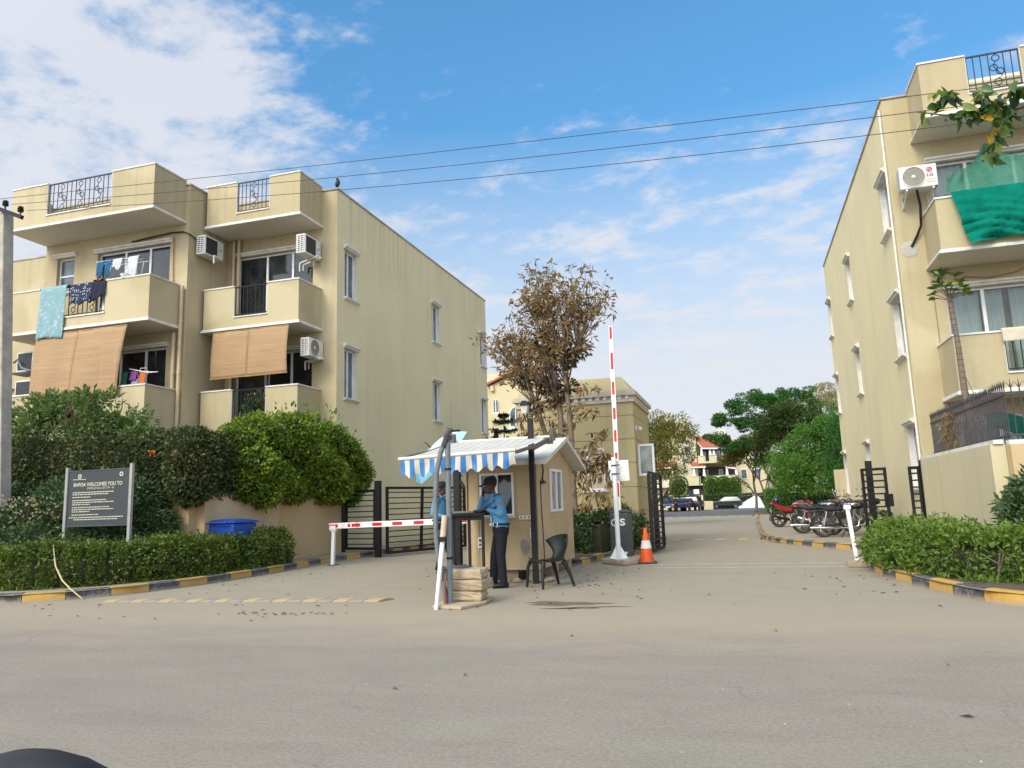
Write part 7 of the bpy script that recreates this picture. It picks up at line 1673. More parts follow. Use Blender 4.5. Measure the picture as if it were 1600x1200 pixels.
def terrace(x0, x1, z0, z1, zt, gaps, yy):
    m = MB(); m.box(x0, x1, yy, y+2.39, z0, z0+.25)
    xs = [x0]+[v for g in gaps for v in g]+[x1]
    for a, b in zip(xs[0::2], xs[1::2]): m.box(a, b, yy, yy+.2, z0+.251, z1)
    b_ = part('terrace', m, far_cream, FB_)
    for a, b in gaps: railing(b_, pl_y(yy), a+.01, b-.01, z0+.25, z1, .08, .16, (), iron_black)
    m = MB(); m.box(x0+.1, x1-.1, y+2.2, y+2.38, z0+.26, zt); part('recess_shade_panel', m, far_dark, FB_)  # dark panel puts the shade at the terrace back into the colour
    for k in range(3):
        a = x0+.4+(x1-x0-.8)*k/3; w_ = MB(); w_.box(a, a+.55, y+2.12, y+2.19, z0+.3, zt-.35); q = part('window', w_, far_white, FB_); p = MB(); p.box(a+.07, a+.48, y+2.08, y+2.115, z0+.38, zt-.43); part('pane', p, glass_blue, q)
terrace(-5.7, -1.9, 6.2, 7.25, 8.3, [(-4.75, -4.2), (-3.15, -2.6)], y-.4)
terrace(-7.5, -.7, 3.2, 4.45, 5.75, [(-5.55, -4.95)], y-.4)
for x in (-5.15, -4.0, -3.5, -2.3): column(x, y-.3, 7.25, 8.3)
for x in (-6.35, -5.0, -1.95, -.75): column(x, y-.3, 4.45, 5.7)
m = MB(); m.box(-7.4, -.7, y+.5, y+2.38, 0, 3.19); part('ground_floor', m, far_dark, FB_)
for zz in (3.4, 6.4):
    for xx in (-12.6, -10.9):
        w_ = MB(); w_.box(xx, xx+1.1, y+2.3, y+2.399, zz+.4, zz+1.9); q = part('window', w_, far_white, FB_); p = MB(); p.box(xx+.1, xx+.5, y+2.26, y+2.299, zz+.5, zz+1.8); p2 = MB(); p2.box(xx+.6, xx+1.0, y+2.26, y+2.299, zz+.5, zz+1.8); part('pane', p, glass_blue, q); part('pane', p2, glass_blue, q)
m = MB(); m.box(-13.2, -9.2, y+1.0, y+2.399, 3.1, 3.3); m.box(-13.2, -9.2, y+1.0, y+1.15, 3.301, 4.2); part('terrace', m, far_pale, FB_)
for x in (-9.4, -11.2): column(x, y+1.1, 4.2, 5.9)
slopes(FB_, [(-13.4, y+.6, 5.9), (-9.0, y+.6, 5.9), (-9.0, y+2.4, 6.7), (-13.4, y+2.4, 6.7)], .14, roof_red)
for zz in (3.5, 6.3):
    for xx in (-.2, 1.6):
        w_ = MB(); w_.box(xx, xx+.9, y+2.3, y+2.399, zz+.4, zz+1.8); q = part('window', w_, far_white, FB_); p = MB(); p.box(xx+.1, xx+.8, y+2.26, y+2.299, zz+.5, zz+1.7); part('pane', p, glass_blue, q)
w_ = MB(); w_.box(-7.5, -6.6, y+.68, y+.79, 7.4, 8.7); q = part('window', w_, far_white, FB_); p = MB(); p.box(-7.4, -7.1, y+.64, y+.679, 7.5, 8.6); p2 = MB(); p2.box(-7.0, -6.7, y+.64, y+.679, 7.5, 8.6); part('pane', p, glass_blue, q); part('pane', p2, glass_blue, q)
m = MB(); m.box(-7.9, -7.4, y+.2, y+.79, 5.2, 5.9); part('wall_unit', m, far_white, FB_)
for lab, pts, yy in (('distant pale tower block with notched parapet, left of the red roofs', [(-13.5, 13.2), (-11.9, 13.2), (-11.9, 14.6), (-10.4, 14.6), (-10.4, 13.9), (-9.7, 13.9), (-9.7, 14.1), (-8.2, 14.1), (-8.2, 0), (-13.5, 0)], 124), ('distant cream block with a raised corner, right of the red roofs', [(-7.0, 11.6), (-3.3, 11.9), (-3.3, 12.4), (-2.0, 12.4), (-2.0, 0), (-7.0, 0)], 126)):
    t = thing('tower_block', lab, 'building', ((pts[0][0]+pts[-1][0])/2, yy, 0)); m = MB(); m.prism(pts, yy, yy+7, 'y'); part('wall', m, far_pale, t)
    m = MB(); x0, x1 = min(p[0] for p in pts), max(p[0] for p in pts)
    for z in (10.6, 11.3, 12.4):
        if z < min(p[1] for p in pts if p[1] > 0)-.2: m.box(x0-.05, x1+.05, yy-.06, yy-.002, z, z+.12)
    if m.v: part('string_course', m, far_cream, t)
m = MB(); m.box(3.8, 12, 122, 130, 0, 8.4); t = thing('apartment_building', 'distant cream block glimpsed through the big green tree', 'building', (7, 122, 0)); part('wall', m, far_pale, t)
# walls, cars, people and trees inside the estate
t = thing('entrance_pier', 'low cream wall with a square pier beside the parked cars', 'wall', (-5.0, 98, 0)); m = MB(); m.box(-5.4, -4.9, 97.8, 98.3, 0, 1.85); part('pier', m, far_cream, t); m = MB(); m.box(-4.899, -3.75, 97.9, 98.2, 0, 1.05); part('low_wall', m, far_cream, t); m = MB(); m.box(-7.2, -5.401, 97.9, 98.2, 0, .9); part('low_wall', m, far_cream, t)
t = thing('lamp_post', 'distant thin black lamp post with a small blue white sign', 'lamp post', (-5.0, 94, 0)); m = MB(); m.cyl((-5.0, 94, 0), (-4.95, 94, 4.4), .07, .05, 8); part('shaft', m, iron_black, t); m = MB(); m.lathe([(.0, 0), (.12, .03), (.2, .3), (.12, .36), (0, .4)], (-4.95, 94, 4.4), 'z', 8); part('lantern', m, iron_grey, t); m = MB(); m.box(-5.75, -5.1, 93.9, 93.95, 1.95, 2.5); part('sign_panel', m, far_white, t)
car('dark grey SUV facing the gate beside the open leaf', (-8.55, 90.0, 0), R(-84), car_teal, 'suv')
car('black car half hidden behind the walking person', (-7.9, 93.5, 0), R(-80), car_black, 'sedan')
car('navy sedan with red tail lights, seen from behind', (-6.55, 90.5, 0), R(80), car_blue, 'sedan')
car('dark SUV with silver windscreen parked next to the cream pier', (-5.75, 93.0, 0), R(84), car_navy, 'suv')
car('dark hatchback parked side on before the clipped hedge', (-2.15, 100, 0), R(176), car_teal, 'hatch')
CC = thing('covered_car', 'car under a white cover beside the thin tree', 'covered car', (.75, 100, 0)); m = MB()
def cov(u, v):
    x = -.75+3.1*u; hgt = [.55, .62, .95, 1.15, 1.38, 1.62, 1.55, .9, .1][min(8, int(u*8))]; k = u*8; i = min(7, int(k)); f = k-i; H_ = [.35, .62, .85, 1.05, 1.28, 1.5, 1.6, 1.2, .25]; hh_ = H_[i]*(1-f)+H_[i+1]*f
    a = math.pi*v; return (x, 100-.85*math.cos(a)*(1+.12*(1-math.sin(a))), max(.04, hh_*math.sin(a)**.45)+.02*math.sin(u*25+v*9)*math.sin(a))
m.grid(cov, 22, 14); part('cover', m, M('cover_white', (0.66, 0.67, 0.68), .7, var=.06), CC, True)
m = MB(); m.cbox((.95, 100, .35), (2.4, 1.3, .5)); part('body', m, car_black, CC)
for wx in (-.2, 1.9):
    m = MB(); m.cyl((wx, 99.25, .28), (wx, 99.42, .28), .28, n=14); part('wheel', m, tyre, CC)
person('distant person in dark clothes walking past the parked cars with a red bag', (-7.35, 86.5, 0), dict(head=(-7.35, 86.5, 1.6), neck=(-7.35, 86.5, 1.46), chest=(-7.35, 86.5, 1.24), pelvis=(-7.35, 86.5, .92), shL=(-7.53, 86.5, 1.40), elL=(-7.58, 86.5, 1.12), wrL=(-7.56, 86.42, .9), shR=(-7.17, 86.5, 1.40), elR=(-7.12, 86.5, 1.12), wrR=(-7.14, 86.42, .9), hipL=(-7.43, 86.5, .9), hipR=(-7.27, 86.5, .9), knL=(-7.45, 86.4, .5), knR=(-7.25, 86.55, .5), anL=(-7.45, 86.45, .09), anR=(-7.25, 86.7, .09)), (0, -1, 0), ((0, -.1, -1), (1, 0, 0), .4, 1), ((0, -.1, -1), (-1, 0, 0), .4, 1), 1.0, lanyard=False, top=M('jacket_dark', (.03, .018, .022), .9))
bgm = MB(); bgm.ball((-7.66, 86.38, .62), (.16, .08, .2), 10, 8); bgm.tube([(-7.74, 86.38, .78), (-7.58, 86.38, .95), (-7.56, 86.38, .80)], .012, 5); whole('shopping_bag', bgm, M('bag_red', (.35, .05, .06), .7), 'red bag carried by the distant walking person', 'bag', smooth=True)
def topiary(label, x, w, z0, z1, yy):
    t = thing('topiary_tree', label, 'topiary', (x, yy, 0), group='clipped topiary trees before the far flats'); m = MB(); m.cyl((x, yy, 0), (x, yy, z0+.4), .09, n=7); part('trunk', m, bark_grey, t)
    n = 2600; d = unit(RNG.normal(size=(n, 3))); p = d/((np.abs(d)**3.2).sum(1, keepdims=True)**(1/3.2))
    zc, hz = (z0+z1)/2, (z1-z0)/2
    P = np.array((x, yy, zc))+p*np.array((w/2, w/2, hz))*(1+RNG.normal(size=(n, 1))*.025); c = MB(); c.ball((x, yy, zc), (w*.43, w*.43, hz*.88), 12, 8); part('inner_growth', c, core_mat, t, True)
    leaves('crown', P, d*.7+RNG.normal(size=(n, 3))*.6, .17, .11, lf_topi, t, .3)
topiary('dome shaped clipped tree, leftmost, beside the gate leaf', -8.25, 2.3, 1.75, 4.35, 104); topiary('clipped drum shaped tree in front of the second red roof', -4.0, 1.95, 1.7, 4.2, 104); topiary('middle clipped tree of the row behind the hatchback', -2.4, 1.6, 1.7, 4.1, 104); topiary('rightmost clipped tree of the row beside the thin tree', -1.1, 1.5, 1.6, 3.9, 104)
hedge('dark tall hedge behind the parked hatchback', [(-4.9, 103), (3.5, 103)], .6, 0, 1.75, 160, lf_dark, .17, .10, .1, name='far_hedge')
hedge('light green clipped hedge under the big trees beyond the motorcycles', [(1.95, 57), (8.5, 55.5)], .7, .1, 1.75, 260, lf_lime, .15, .09, .12, name='far_hedge')
def tree(label, base, trunk_r, fork, crowns, mat, L, W, barkm, name, per=60, group='trees beyond the gate', rr=(.5, .9), squash=.6, low=-.4, spread=.75, levels=3, nk=3):
    t = thing(name, label, 'tree', base, group=group); m = MB(); tips = []
    limbs(m, base, (RNG.normal()*.05, RNG.normal()*.05, 1), fork, trunk_r, 0, levels, tips, spread, nk, .09, .06, .72, .66, 8); part('trunk', m, barkm, t, True)
    Ps = []; Ds = []
    for (x, y_, z, rx, ry, rz, nc) in crowns:
        P, D = clumps(nc, (x, y_, z), (rx, ry, rz), rr[0], rr[1], per, squash, low); Ps.append(P); Ds.append(D)
    P, D = np.concatenate(Ps), np.concatenate(Ds); n = len(P)
    leaves('crown', P, D, L*(.6+.8*RNG.random(n)), W*(.6+.8*RNG.random(n)), mat, t, .45); return t
tree('wide flat crowned green tree reaching left over the red roof', (3.2, 68, .1), .22, 2.9, [(1.6, 68, 8.9, 3.1, 3, 1.3, 52), (-.9, 68, 7.8, 1.4, 2, .7, 14), (-2.0, 68, 6.2, 1.3, 1.2, .6, 12), (.2, 68, 5.6, 1.5, 1.5, .55, 10), (4.6, 68, 9.2, 2.4, 2, 1.2, 28), (3.0, 67, 7.2, 1.9, 2, 1.5, 34), (1.2, 67, 7.3, 1.6, 1.6, .9, 18)], lf_green, .16, .085, bark_dark, 'flat_crowned_tree', 220, rr=(.4, .75), squash=.55)
tree('dark rounded tree between the flat crowned tree and the straw coloured one', (4.6, 64, .1), .2, 2.4, [(4.2, 64, 7.3, 2.4, 2.2, 1.5, 52), (2.6, 64, 5.8, 1.5, 1.5, 1.0, 28), (5.6, 64, 6.2, 1.6, 1.5, 1.0, 22)], M_leaf('leaf_far_darkgreen', [(.02, .045, .01), (.04, .075, .015), (.075, .11, .022), (.13, .15, .035)], .25), .16, .09, bark_dark, 'dark_tree', 180, rr=(.5, .8))
tree('straw coloured tree beside the right building', (7.6, 72, .1), .2, 2.9, [(7.7, 72, 8.8, 2.4, 2, 2.2, 52)], lf_yel, .17, .075, bark_grey, 'straw_tree', 150, rr=(.45, .8))
tree('large bushy light green tree next to the right building wall', (5.2, 52, .1), .2, 2.0, [(4.2, 52, 3.9, 2.2, 1.8, 1.7, 48), (6.0, 51, 4.6, 1.7, 1.8, 2.1, 38), (3.2, 51, 2.6, 1.4, 1.4, 1.1, 30), (5.0, 50.5, 2.0, 2.2, 1.2, 1.0, 34)], lf_lime, .14, .075, bark_dark, 'bushy_tree', 230, rr=(.4, .7), squash=.8, low=-.8)
tree('dark green mass of a tree low beside the right building corner', (6.3, 46, .1), .16, 1.4, [(5.8, 46, 2.6, 1.5, 1.4, 1.5, 34), (5.6, 46, 4.6, 1.0, 1.0, 1.2, 18)], lf_green, .13, .07, bark_dark, 'dark_bush_tree', 210, rr=(.4, .7), squash=.8, low=-.8)
tree('thin multi stemmed feathery tree on the kerbed bed', (.95, 71, .1), .13, 2.6, [(.4, 71, 4.8, 2.3, 1.8, 1.4, 60), (1.4, 71, 5.9, 1.8, 1.6, 1.0, 30)], lf_olive, .16, .075, bark_grey, 'feathery_tree', 150, rr=(.4, .7), spread=.62, levels=3, nk=3)
tree('slim sapling with a pale straight trunk by the bed kerb', (1.85, 69.5, .1), .10, 2.8, [(2.1, 69.5, 4.2, 1.1, 1, .9, 18)], lf_lime, .18, .07, bark_grey, 'sapling', 60, rr=(.35, .6), levels=1)
tree('olive green tree leaning out behind the gatehouse', (-4.6, 41, .1), .16, 1.55, [(-3.5, 41, 4.3, 1.3, 1.4, 1.5, 52), (-4.6, 41, 4.8, 1.3, 1.3, 1.2, 28), (-3.9, 41, 3.0, .9, 1, .8, 16)], lf_olive, .12, .055, bark_dark, 'olive_tree', 150, rr=(.35, .6), squash=.8, low=-.7)
# silver fan palm
FP = thing('fan_palm', 'silver grey fan palm showing between the green trees', 'palm', (5.0, 56, .1), group='trees beyond the gate'); m = MB(); m.cyl((5.0, 56, .1), (5.1, 56, 4.6), .16, .13, 9); part('trunk', m, bark_grey, FP, True)
for k in range(16):
    a = 2*math.pi*k/16+.2; el = .2+.9*RNG.random(); d = Vector((math.cos(a)*math.cos(el), math.sin(a)*math.cos(el), math.sin(el))); hub = Vector((5.1, 56, 4.7))+d*.75; s = d.orthogonal().normalized(); P = []; D = []
    up = Vector((0, 0, 1)); s = d.cross(up).normalized()
    for b in np.linspace(-1.15, 1.15, 15): P.append(tuple(hub)); D.append(tuple(d*math.cos(b)+s*math.sin(b)))
    fr = leaves('frond', np.array(P), np.array(D), .95, .10, lf_silver, FP, .9)
# young araucaria behind the hut
AR = thing('araucaria', 'small dark tiered araucaria behind the awning', 'tree', (-9.4, 30, .13)); m = MB(); m.cyl((-9.4, 30, .1), (-9.4, 30, 5.2), .07, .012, 8); part('trunk', m, bark_dark, AR); Ps = []; Ds = []
for z, r in ((5.0, .18), (4.75, .42), (4.35, .62), (3.95, .75), (3.5, .9), (3.0, 1.0), (2.5, 1.05)):
    m = MB(); 
    for k in range(7):
        a = 2*math.pi*k/7+z*2; e = Vector((-9.4+r*math.cos(a), 30+r*math.sin(a), z+.16*r)); b0 = Vector((-9.4, 30, z)); m.tube([b0, b0.lerp(e, .6)-Vector((0, 0, .05*r)), e], [.02, .015, .008], 5, cap=False)
        for q in range(46): f = .12+.88*RNG.random(); p = b0.lerp(e, f)-Vector((0, 0, .1*r*math.sin(math.pi*f))); Ps.append(tuple(p)); Ds.append(tuple((e-b0).normalized()*.6+Vector(RNG.normal(size=3))*.7+Vector((0, 0, .15))))
    part('branch_tier', m, bark_dark, AR)
leaves('foliage', np.array(Ps), np.array(Ds), .15, .045, M_leaf('leaf_araucaria', [(.010, .022, .012), (.018, .04, .018), (.03, .055, .022)], .1), AR, .5)
m = MB(); m.beam((-9.75, 30, 0), (-9.75, 30, 4.5), .16); whole('sign_post', m, iron_black, 'plain dark post just left of the araucaria', 'post')
# ------------------------------------------------------------------ air conditioners
ac_white = M('ac_white', (0.66, 0.65, 0.61), .5, var=.05, dirt=(.42, .37, .29), dirt_amt=.5, dscale=4); ac_dark = M('ac_grille_dark', (0.035, 0.038, 0.038), .6, var=.3, vscale=20); ac_fan = M('ac_fan', (0.30, 0.28, 0.23), .5, var=.25)
def ac_unit(label, loc, rz, L=.86, Dp=.32, Hh=.60, round_fan=False, logo=False, legs=True):
    """outdoor unit; its fan face looks along local -Y, length along X, origin at the middle of its underside"""
    t = thing('air_conditioner', label, 'air conditioner', loc, rz, 'air conditioner units on the balconies'); a, d = L/2, Dp/2
    m = MB(); m.box(-a, a, -d, d, 0, Hh); part('casing', m, ac_white, t, world=False, bev=.02)
    cx = -a+.30; r = .235 if round_fan else .0
    if round_fan:
        m = MB(); m.lathe([(r, 0), (r+.018, -.004), (r+.018, -.016), (r, -.018)], (cx, -d-.001, Hh/2), 'y', 28, ring=True); ring = part('fan_ring', m, ac_white, t, True, world=False)
        m = MB(); m.lathe([(0, -.003), (r, -.003), (r, -.0005)], (cx, -d-.001, Hh/2), 'y', 24); part('fan_recess', m, ac_fan, ring, world=False)
        for k in range(5):
            an = 2*math.pi*k/5; m = MB(); m.grid(lambda u, v: (cx+(.05+(r-.07)*v)*math.cos(an+(u-.5)*.8+v*.3), -d-.004-.006*u, Hh/2+(.05+(r-.07)*v)*math.sin(an+(u-.5)*.8+v*.3)), 4, 4); part('fan_blade', m, M('ac_blade', (.30, .28, .22), .5), ring, True, world=False)
        m = MB()
        for k in range(5): rr_ = .06+.04*k; m.tube([(cx+rr_*math.cos(b), -d-.016, Hh/2+rr_*math.sin(b)) for b in np.linspace(0, 2*math.pi, 20)[:-1]], .0022, 3, closed=True)
        part('guard_wires', m, iron_grey, ring, world=False, kind='stuff')
        m = MB(); m.lathe([(0, -.022), (.035, -.02), (.045, -.008), (.045, 0)], (cx, -d-.001, Hh/2), 'y', 14); part('fan_hub', m, ac_white, ring, True, world=False)
    else:
        m = MB(); m.box(-a+.05, a-.30, -d-.004, -d-.001, .05, Hh-.05); gp = part('fan_grille', m, ac_dark, t, world=False)
        for k in range(9): z = .08+k*(Hh-.16)/8; m = MB(); m.box(-a+.05, a-.30, -d-.009, -d-.0045, z-.006, z+.006); part('grille_bar', m, iron_grey, gp, world=False)
        m = MB(); m.box(a-.22, a-.08, -d-.003, -d-.001, Hh*.52, Hh*.56); m.box(a-.22, a-.10, -d-.003, -d-.001, Hh*.45, Hh*.48); part('brand_strip', m, M('brand_green', (.05, .28, .22), .6), t, world=False)
    # coil side: pale lattice on the end face at -X
    m = MB(); m.box(-a-.003, -a-.001, -d+.03, d-.03, .04, Hh-.04); co_ = part('coil', m, ac_dark, t, world=False)
    for k in range(9): z = .05+k*(Hh-.10)/8; m = MB(); m.box(-a-.012, -a-.0035, -d+.03, d-.03, z-.012, z+.012); part('coil_slat', m, ac_white, co_, world=False)
    for k in range(3): y_ = -d+.06+k*(Dp-.12)/2; m = MB(); m.box(-a-.014, -a-.0125, y_-.012, y_+.012, .05, Hh-.05); part('coil_slat', m, ac_white, co_, world=False)
    if logo:
        m = MB(); m.lathe([(0, -.002), (.062, -.002), (.062, 0)], (a-.16, -d-.001, Hh*.74), 'y', 22); part('logo_disc', m, M('logo_crimson', (.42, .012, .07), .5), t, world=False)
        text_obj('lettering', 'LG', .105, M('logo_grey', (.10, .10, .11), .6), t, (a-.155, -d-.004, Hh*.50), (R(90), 0, 0), wide=1.1, bold=.003)
        m = MB(); m.tube([(a-.16+.04*math.cos(b), -d-.005, Hh*.74+.04*math.sin(b)) for b in np.linspace(R(90), R(360), 14)]+[(a-.16, -d-.005, Hh*.74)], .004, 4); m.ball((a-.175, -d-.005, Hh*.74+.015), .007, 6, 4); m.tube([(a-.16, -d-.005, Hh*.74+.022), (a-.16, -d-.005, Hh*.74-.018), (a-.145, -d-.005, Hh*.74-.018)], .0035, 4); part('logo_mark', m, white_print, t, world=False)
        m = MB(); m.box(a-.24, a-.06, -d-.003, -d-.001, .16, .175); m.box(a-.24, a-.06, -d-.003, -d-.001, .10, .115); part('label_strip', m, M('logo_grey2', (.35, .34, .33), .6), t, world=False)
    return t
def ac_bracket(t, pts):
    for (p0, p1, p2) in pts:
        m = MB(); m.beam(p0, p1, .04); m.beam(p1, p2, .035); m.beam((p1[0], p1[1], p1[2]), (p1[0], p1[1], p2[2]), .035) if False else None; part('bracket', m, ac_white, t)
u = ac_unit('outdoor unit beside the upper window of the right hand balcony column', (-12.07, 19.22, 8.91), R(90), L=.88)
ac_bracket(u, [((-12.15, 18.85, 8.88), (-11.75, 19.72, 8.88), (-11.75, 19.72, 8.62)), ((-11.98, 18.85, 8.88), (-11.55, 19.72, 8.88), (-11.55, 19.72, 8.70))])
u = ac_unit('outdoor unit on the side wall between the two balcony columns', (-15.12, 18.58, 9.07), R(90), L=.86)
ac_bracket(u, [((-14.97, 18.25, 9.04), (-15.34, 18.25, 9.04), (-15.34, 18.25, 8.8)), ((-14.97, 18.9, 9.04), (-15.34, 18.9, 9.04), (-15.34, 18.9, 8.8))])
u = ac_unit('round fan outdoor unit beside the smaller bamboo blind', (-11.98, 19.32, 5.80), R(90), L=.80, Dp=.30, Hh=.56, round_fan=True)
ac_bracket(u, [((-12.05, 18.98, 5.77), (-11.7, 19.72, 5.77), (-11.7, 19.72, 5.52)), ((-11.9, 18.98, 5.77), (-11.5, 19.72, 5.77), (-11.5, 19.72, 5.58))])
u = ac_unit('white outdoor unit with a red round logo on the right facade', (4.47, 18.83, 8.28), 0, L=.80, Dp=.30, Hh=.55, round_fan=True, logo=True)
ac_bracket(u, [((4.20, 18.68, 8.25), (4.20, 19.27, 8.25), (4.20, 19.27, 7.98)), ((4.76, 18.68, 8.25), (4.76, 19.27, 8.25), (4.76, 19.27, 7.98))])
m = MB(); m.beam((4.20, 18.70, 8.24), (4.20, 19.26, 7.98), .03); m.beam((4.76, 18.70, 8.24), (4.76, 19.26, 7.98), .03); part('strut', m, ac_white, u)
u = ac_unit('upper of the two old outdoor units stacked on the far left balcony', (-20.45, 17.35, 5.76), 0, L=.9, Hh=.62)
m = MB(); m.tube([(-20.9, 17.1, 6.05), (-20.7, 17.05, 6.12), (-20.5, 17.05, 5.85), (-20.2, 17.05, 5.74), (-19.95, 17.1, 5.78)], .035, 7); part('hose', m, pipe_grey, u, True); m = MB(); m.box(-20.95, -19.95, 17.1, 17.6, 5.68, 5.74); part('shelf', m, iron_grey, u)
ac_unit('lower of the two old outdoor units stacked on the far left balcony', (-20.45, 17.35, 4.95), 0, L=.9, Hh=.55)

# ------------------------------------------------------------------ blinds, washing, nets
bamboo = None
def M_bamboo():
    m, t, b = new_mat('bamboo_blind'); v = objcoord(t, True); s = t.nodes.new('ShaderNodeSeparateXYZ'); t.links.new(v, s.inputs[0])
    vs = objcoord(t, True, (1.2, 1, 42)); n1 = noise(t, vs, 1.0, 6, .65); n2 = noise(t, objcoord(t, True, (7, 1, .25)), 1.0, 4, .5); n3 = noise(t, objcoord(t, True, (.6, 1, 5)), 1.0, 4, .6)
    c = mixcol(t, mrange(t, n1, .3, .7), (.33, .205, .10), (.46, .30, .16)); c = mixcol(t, mrange(t, n3, .5, .75, 0, .35), c, (.27, .155, .07)); c = mixcol(t, mrange(t, n2, .55, .8, 0, .25), c, (.55, .36, .18))
    t.links.new(c, b.inputs['Base Color']); b.inputs['Roughness'].default_value = .75
    w = t.nodes.new('ShaderNodeMath'); w.operation = 'SINE'; mul = tmath(t, 'MULTIPLY', s.outputs[2], 520); t.links.new(mul, w.inputs[0]); bump(t, b, w.outputs[0], .35, .004); MATS['bamboo_blind'] = m; return m
bamboo = M_bamboo()
def blind(label, panels):
    t = thing('bamboo_blind', label, 'blind', panels[0][0], group='bamboo blinds hung from the balconies')
    for (tl, tr, bl, br) in panels:
        TL, TR, BL, BR_ = map(Vector, (tl, tr, bl, br)); m = MB()
        def fn(u, v): 
            p = TL.lerp(TR, u).lerp(BL.lerp(BR_, u), v); return (p.x, p.y-.05*math.sin(math.pi*v)+.012*math.sin(u*9+v*3), p.z)
        m.grid(fn, 12, 14); o = part('panel', m, bamboo, t, True); o.modifiers.new('t', 'SOLIDIFY').thickness = .008
        r = MB(); r.tube([BL, BR_], .018, 7); part('bottom_rod', r, M('bamboo_rod', (.42, .25, .11), .7), t, True); r = MB(); r.tube([TL+Vector((0, .01, .012)), TR+Vector((0, .01, .012))], .016, 7); part('top_rod', r, MATS['bamboo_rod'], t, True)
    return t
yb = 16.56
blind('large two panel bamboo blind hanging under the clothes strewn balcony', [((-19.43, yb, 6.62), (-17.86, yb+.005, 6.62), (-19.52, yb-.05, 4.70), (-17.98, yb-.05, 4.62)), ((-17.85, yb-.01, 6.62), (-16.17, yb-.01, 6.62), (-18.0, yb-.10, 4.62), (-16.36, yb-.06, 4.70))])
yb = 18.47
blind('smaller two panel bamboo blind next to the round fan unit', [((-14.82, yb, 6.64), (-13.55, yb, 6.64), (-14.84, yb-.05, 5.24), (-13.56, yb-.05, 5.25)), ((-13.54, yb-.012, 6.64), (-12.22, yb-.012, 6.64), (-13.60, yb-.06, 5.24), (-12.22, yb-.06, 5.25))])
def cloth(name, label, cat, fn, nu, nv, mat, group='washing hung out on the balcony', th=.006):
    m = MB(); m.grid(fn, nu, nv); o = whole(name, m, mat, label, cat, group, True); o.modifiers.new('t', 'SOLIDIFY').thickness = th; return o
def M_print(name, base, ink, scale, th, kind='noise'):
    m, t, b = new_mat(name); v = objcoord(t, True)
    if kind == 'dots':
        vo = t.nodes.new('ShaderNodeTexVoronoi'); vo.inputs['Scale'].default_value = scale; vo.inputs['Randomness'].default_value = .55; t.links.new(v, vo.inputs['Vector']); f = mrange(t, vo.outputs['Distance'], th, th-.04)
    else: f = mrange(t, noise(t, v, scale, 5, .7, .8), th, th+.05)
    c = mixcol(t, tmath(t, 'MINIMUM', f, 1.0), base, ink); t.links.new(c, b.inputs['Base Color']); b.inputs['Roughness'].default_value = .9; MATS[name] = m; return m
sheet_blue = M_print('sheet_blue_print', (.20, .34, .37), (.42, .48, .48), 9, .56); dots = M_print('cloth_dots', (.012, .022, .06), (.5, .52, .55), 13, .27, 'dots'); navy = M('cloth_navy', (.010, .013, .03), .9, var=.2); teal_c = M('cloth_teal', (.012, .10, .20), .9, var=.2); white_c = M('cloth_white', (.50, .50, .52), .9, var=.15)
def over_rail(x0, x1, ztop, zbot, y0, slant=0.0, amp=.03, seed=0):
    def fn(u, v):
        x = x0+(x1-x0)*u - slant*v
        if v < .12: q = v/.12; return (x, y0+.16*(1-q), ztop+.015*math.sin(math.pi*q))
        q = (v-.12)/.88; return (x, y0-.015-amp*q*abs(math.sin(u*8+seed+q*2))-.02*q, ztop-(ztop-zbot(u))*q)
    return fn
cloth('bedsheet', 'pale blue patterned bedsheet hanging over the upper left balcony wall', 'bedsheet', over_rail(-19.36, -18.40, 8.07, lambda u: 6.52+.06*math.sin(u*5)-.05*(u < .6), 16.555, .04), 22, 20, sheet_blue)
cloth('dotted_garment', 'navy garment with white dots on the upper left balcony railing', 'garment', over_rail(-18.28, -17.52, 8.06, lambda u: 7.36+.12*abs(math.sin(u*6)), 16.60, .0, .05, 2), 16, 12, dots)
cloth('dark_garment', 'plain dark garment beside the dotted one on the balcony railing', 'garment', over_rail(-17.55, -17.0, 8.06, lambda u: 7.62-.22*(1-u), 16.60, .0, .04, 4), 12, 10, navy)
rk = thing('drying_rack', 'small drying rack with pale rails in the upper left balcony', 'drying rack', (-16.9, 16.85, 7.2), group=None); m = MB()
for y_ in (16.75, 16.95, 17.15): m.tube([(-17.6, y_, 8.70), (-16.1, y_, 8.66)], .010, 5)
for x_ in (-17.5, -16.3): m.tube([(x_, 16.72, 8.69), (x_+.15, 17.2, 7.2)], .012, 5); m.tube([(x_, 17.2, 8.69), (x_+.15, 16.75, 7.2)], .012, 5)
part('frame', m, gate_white, rk)
for (x0, x1, zb, mt, lb) in ((-17.52, -17.28, 8.22, teal_c, 'teal towel at the left end of the drying rack'), (-17.22, -17.0, 8.22, teal_c, 'second teal towel on the drying rack'), (-16.95, -16.62, 8.38, white_c, 'small grey and white cloth in the middle of the drying rack'), (-16.42, -16.05, 8.10, white_c, 'pale garment at the right end of the drying rack')):
    cloth('towel', lb, 'towel', (lambda x0, x1, zb: over_rail(x0, x1, 8.71, lambda u: zb+.06*math.sin(u*7), 16.74, 0, .05, x0))(x0, x1, zb), 10, 10, mt)
rc = MB(); rc.grid(lambda u, v: (-17.5+.5*u, 16.58+.12*v, 8.075+.03*math.sin(u*12)), 10, 4); whole('red_cloth', rc, M('cloth_red', (.40, .035, .03), .9), 'small red cloth lying on the upper left balcony wall', 'cloth', smooth=True)
bs = MB(); bs.lathe([(.10, 0), (.15, .10), (.16, .12), (.145, .12), (.09, .01)], (-16.4, 16.66, 8.03), 'z', 14); whole('white_basin', bs, gate_white, 'white plastic basin standing on the upper left balcony wall', 'basin', smooth=True)
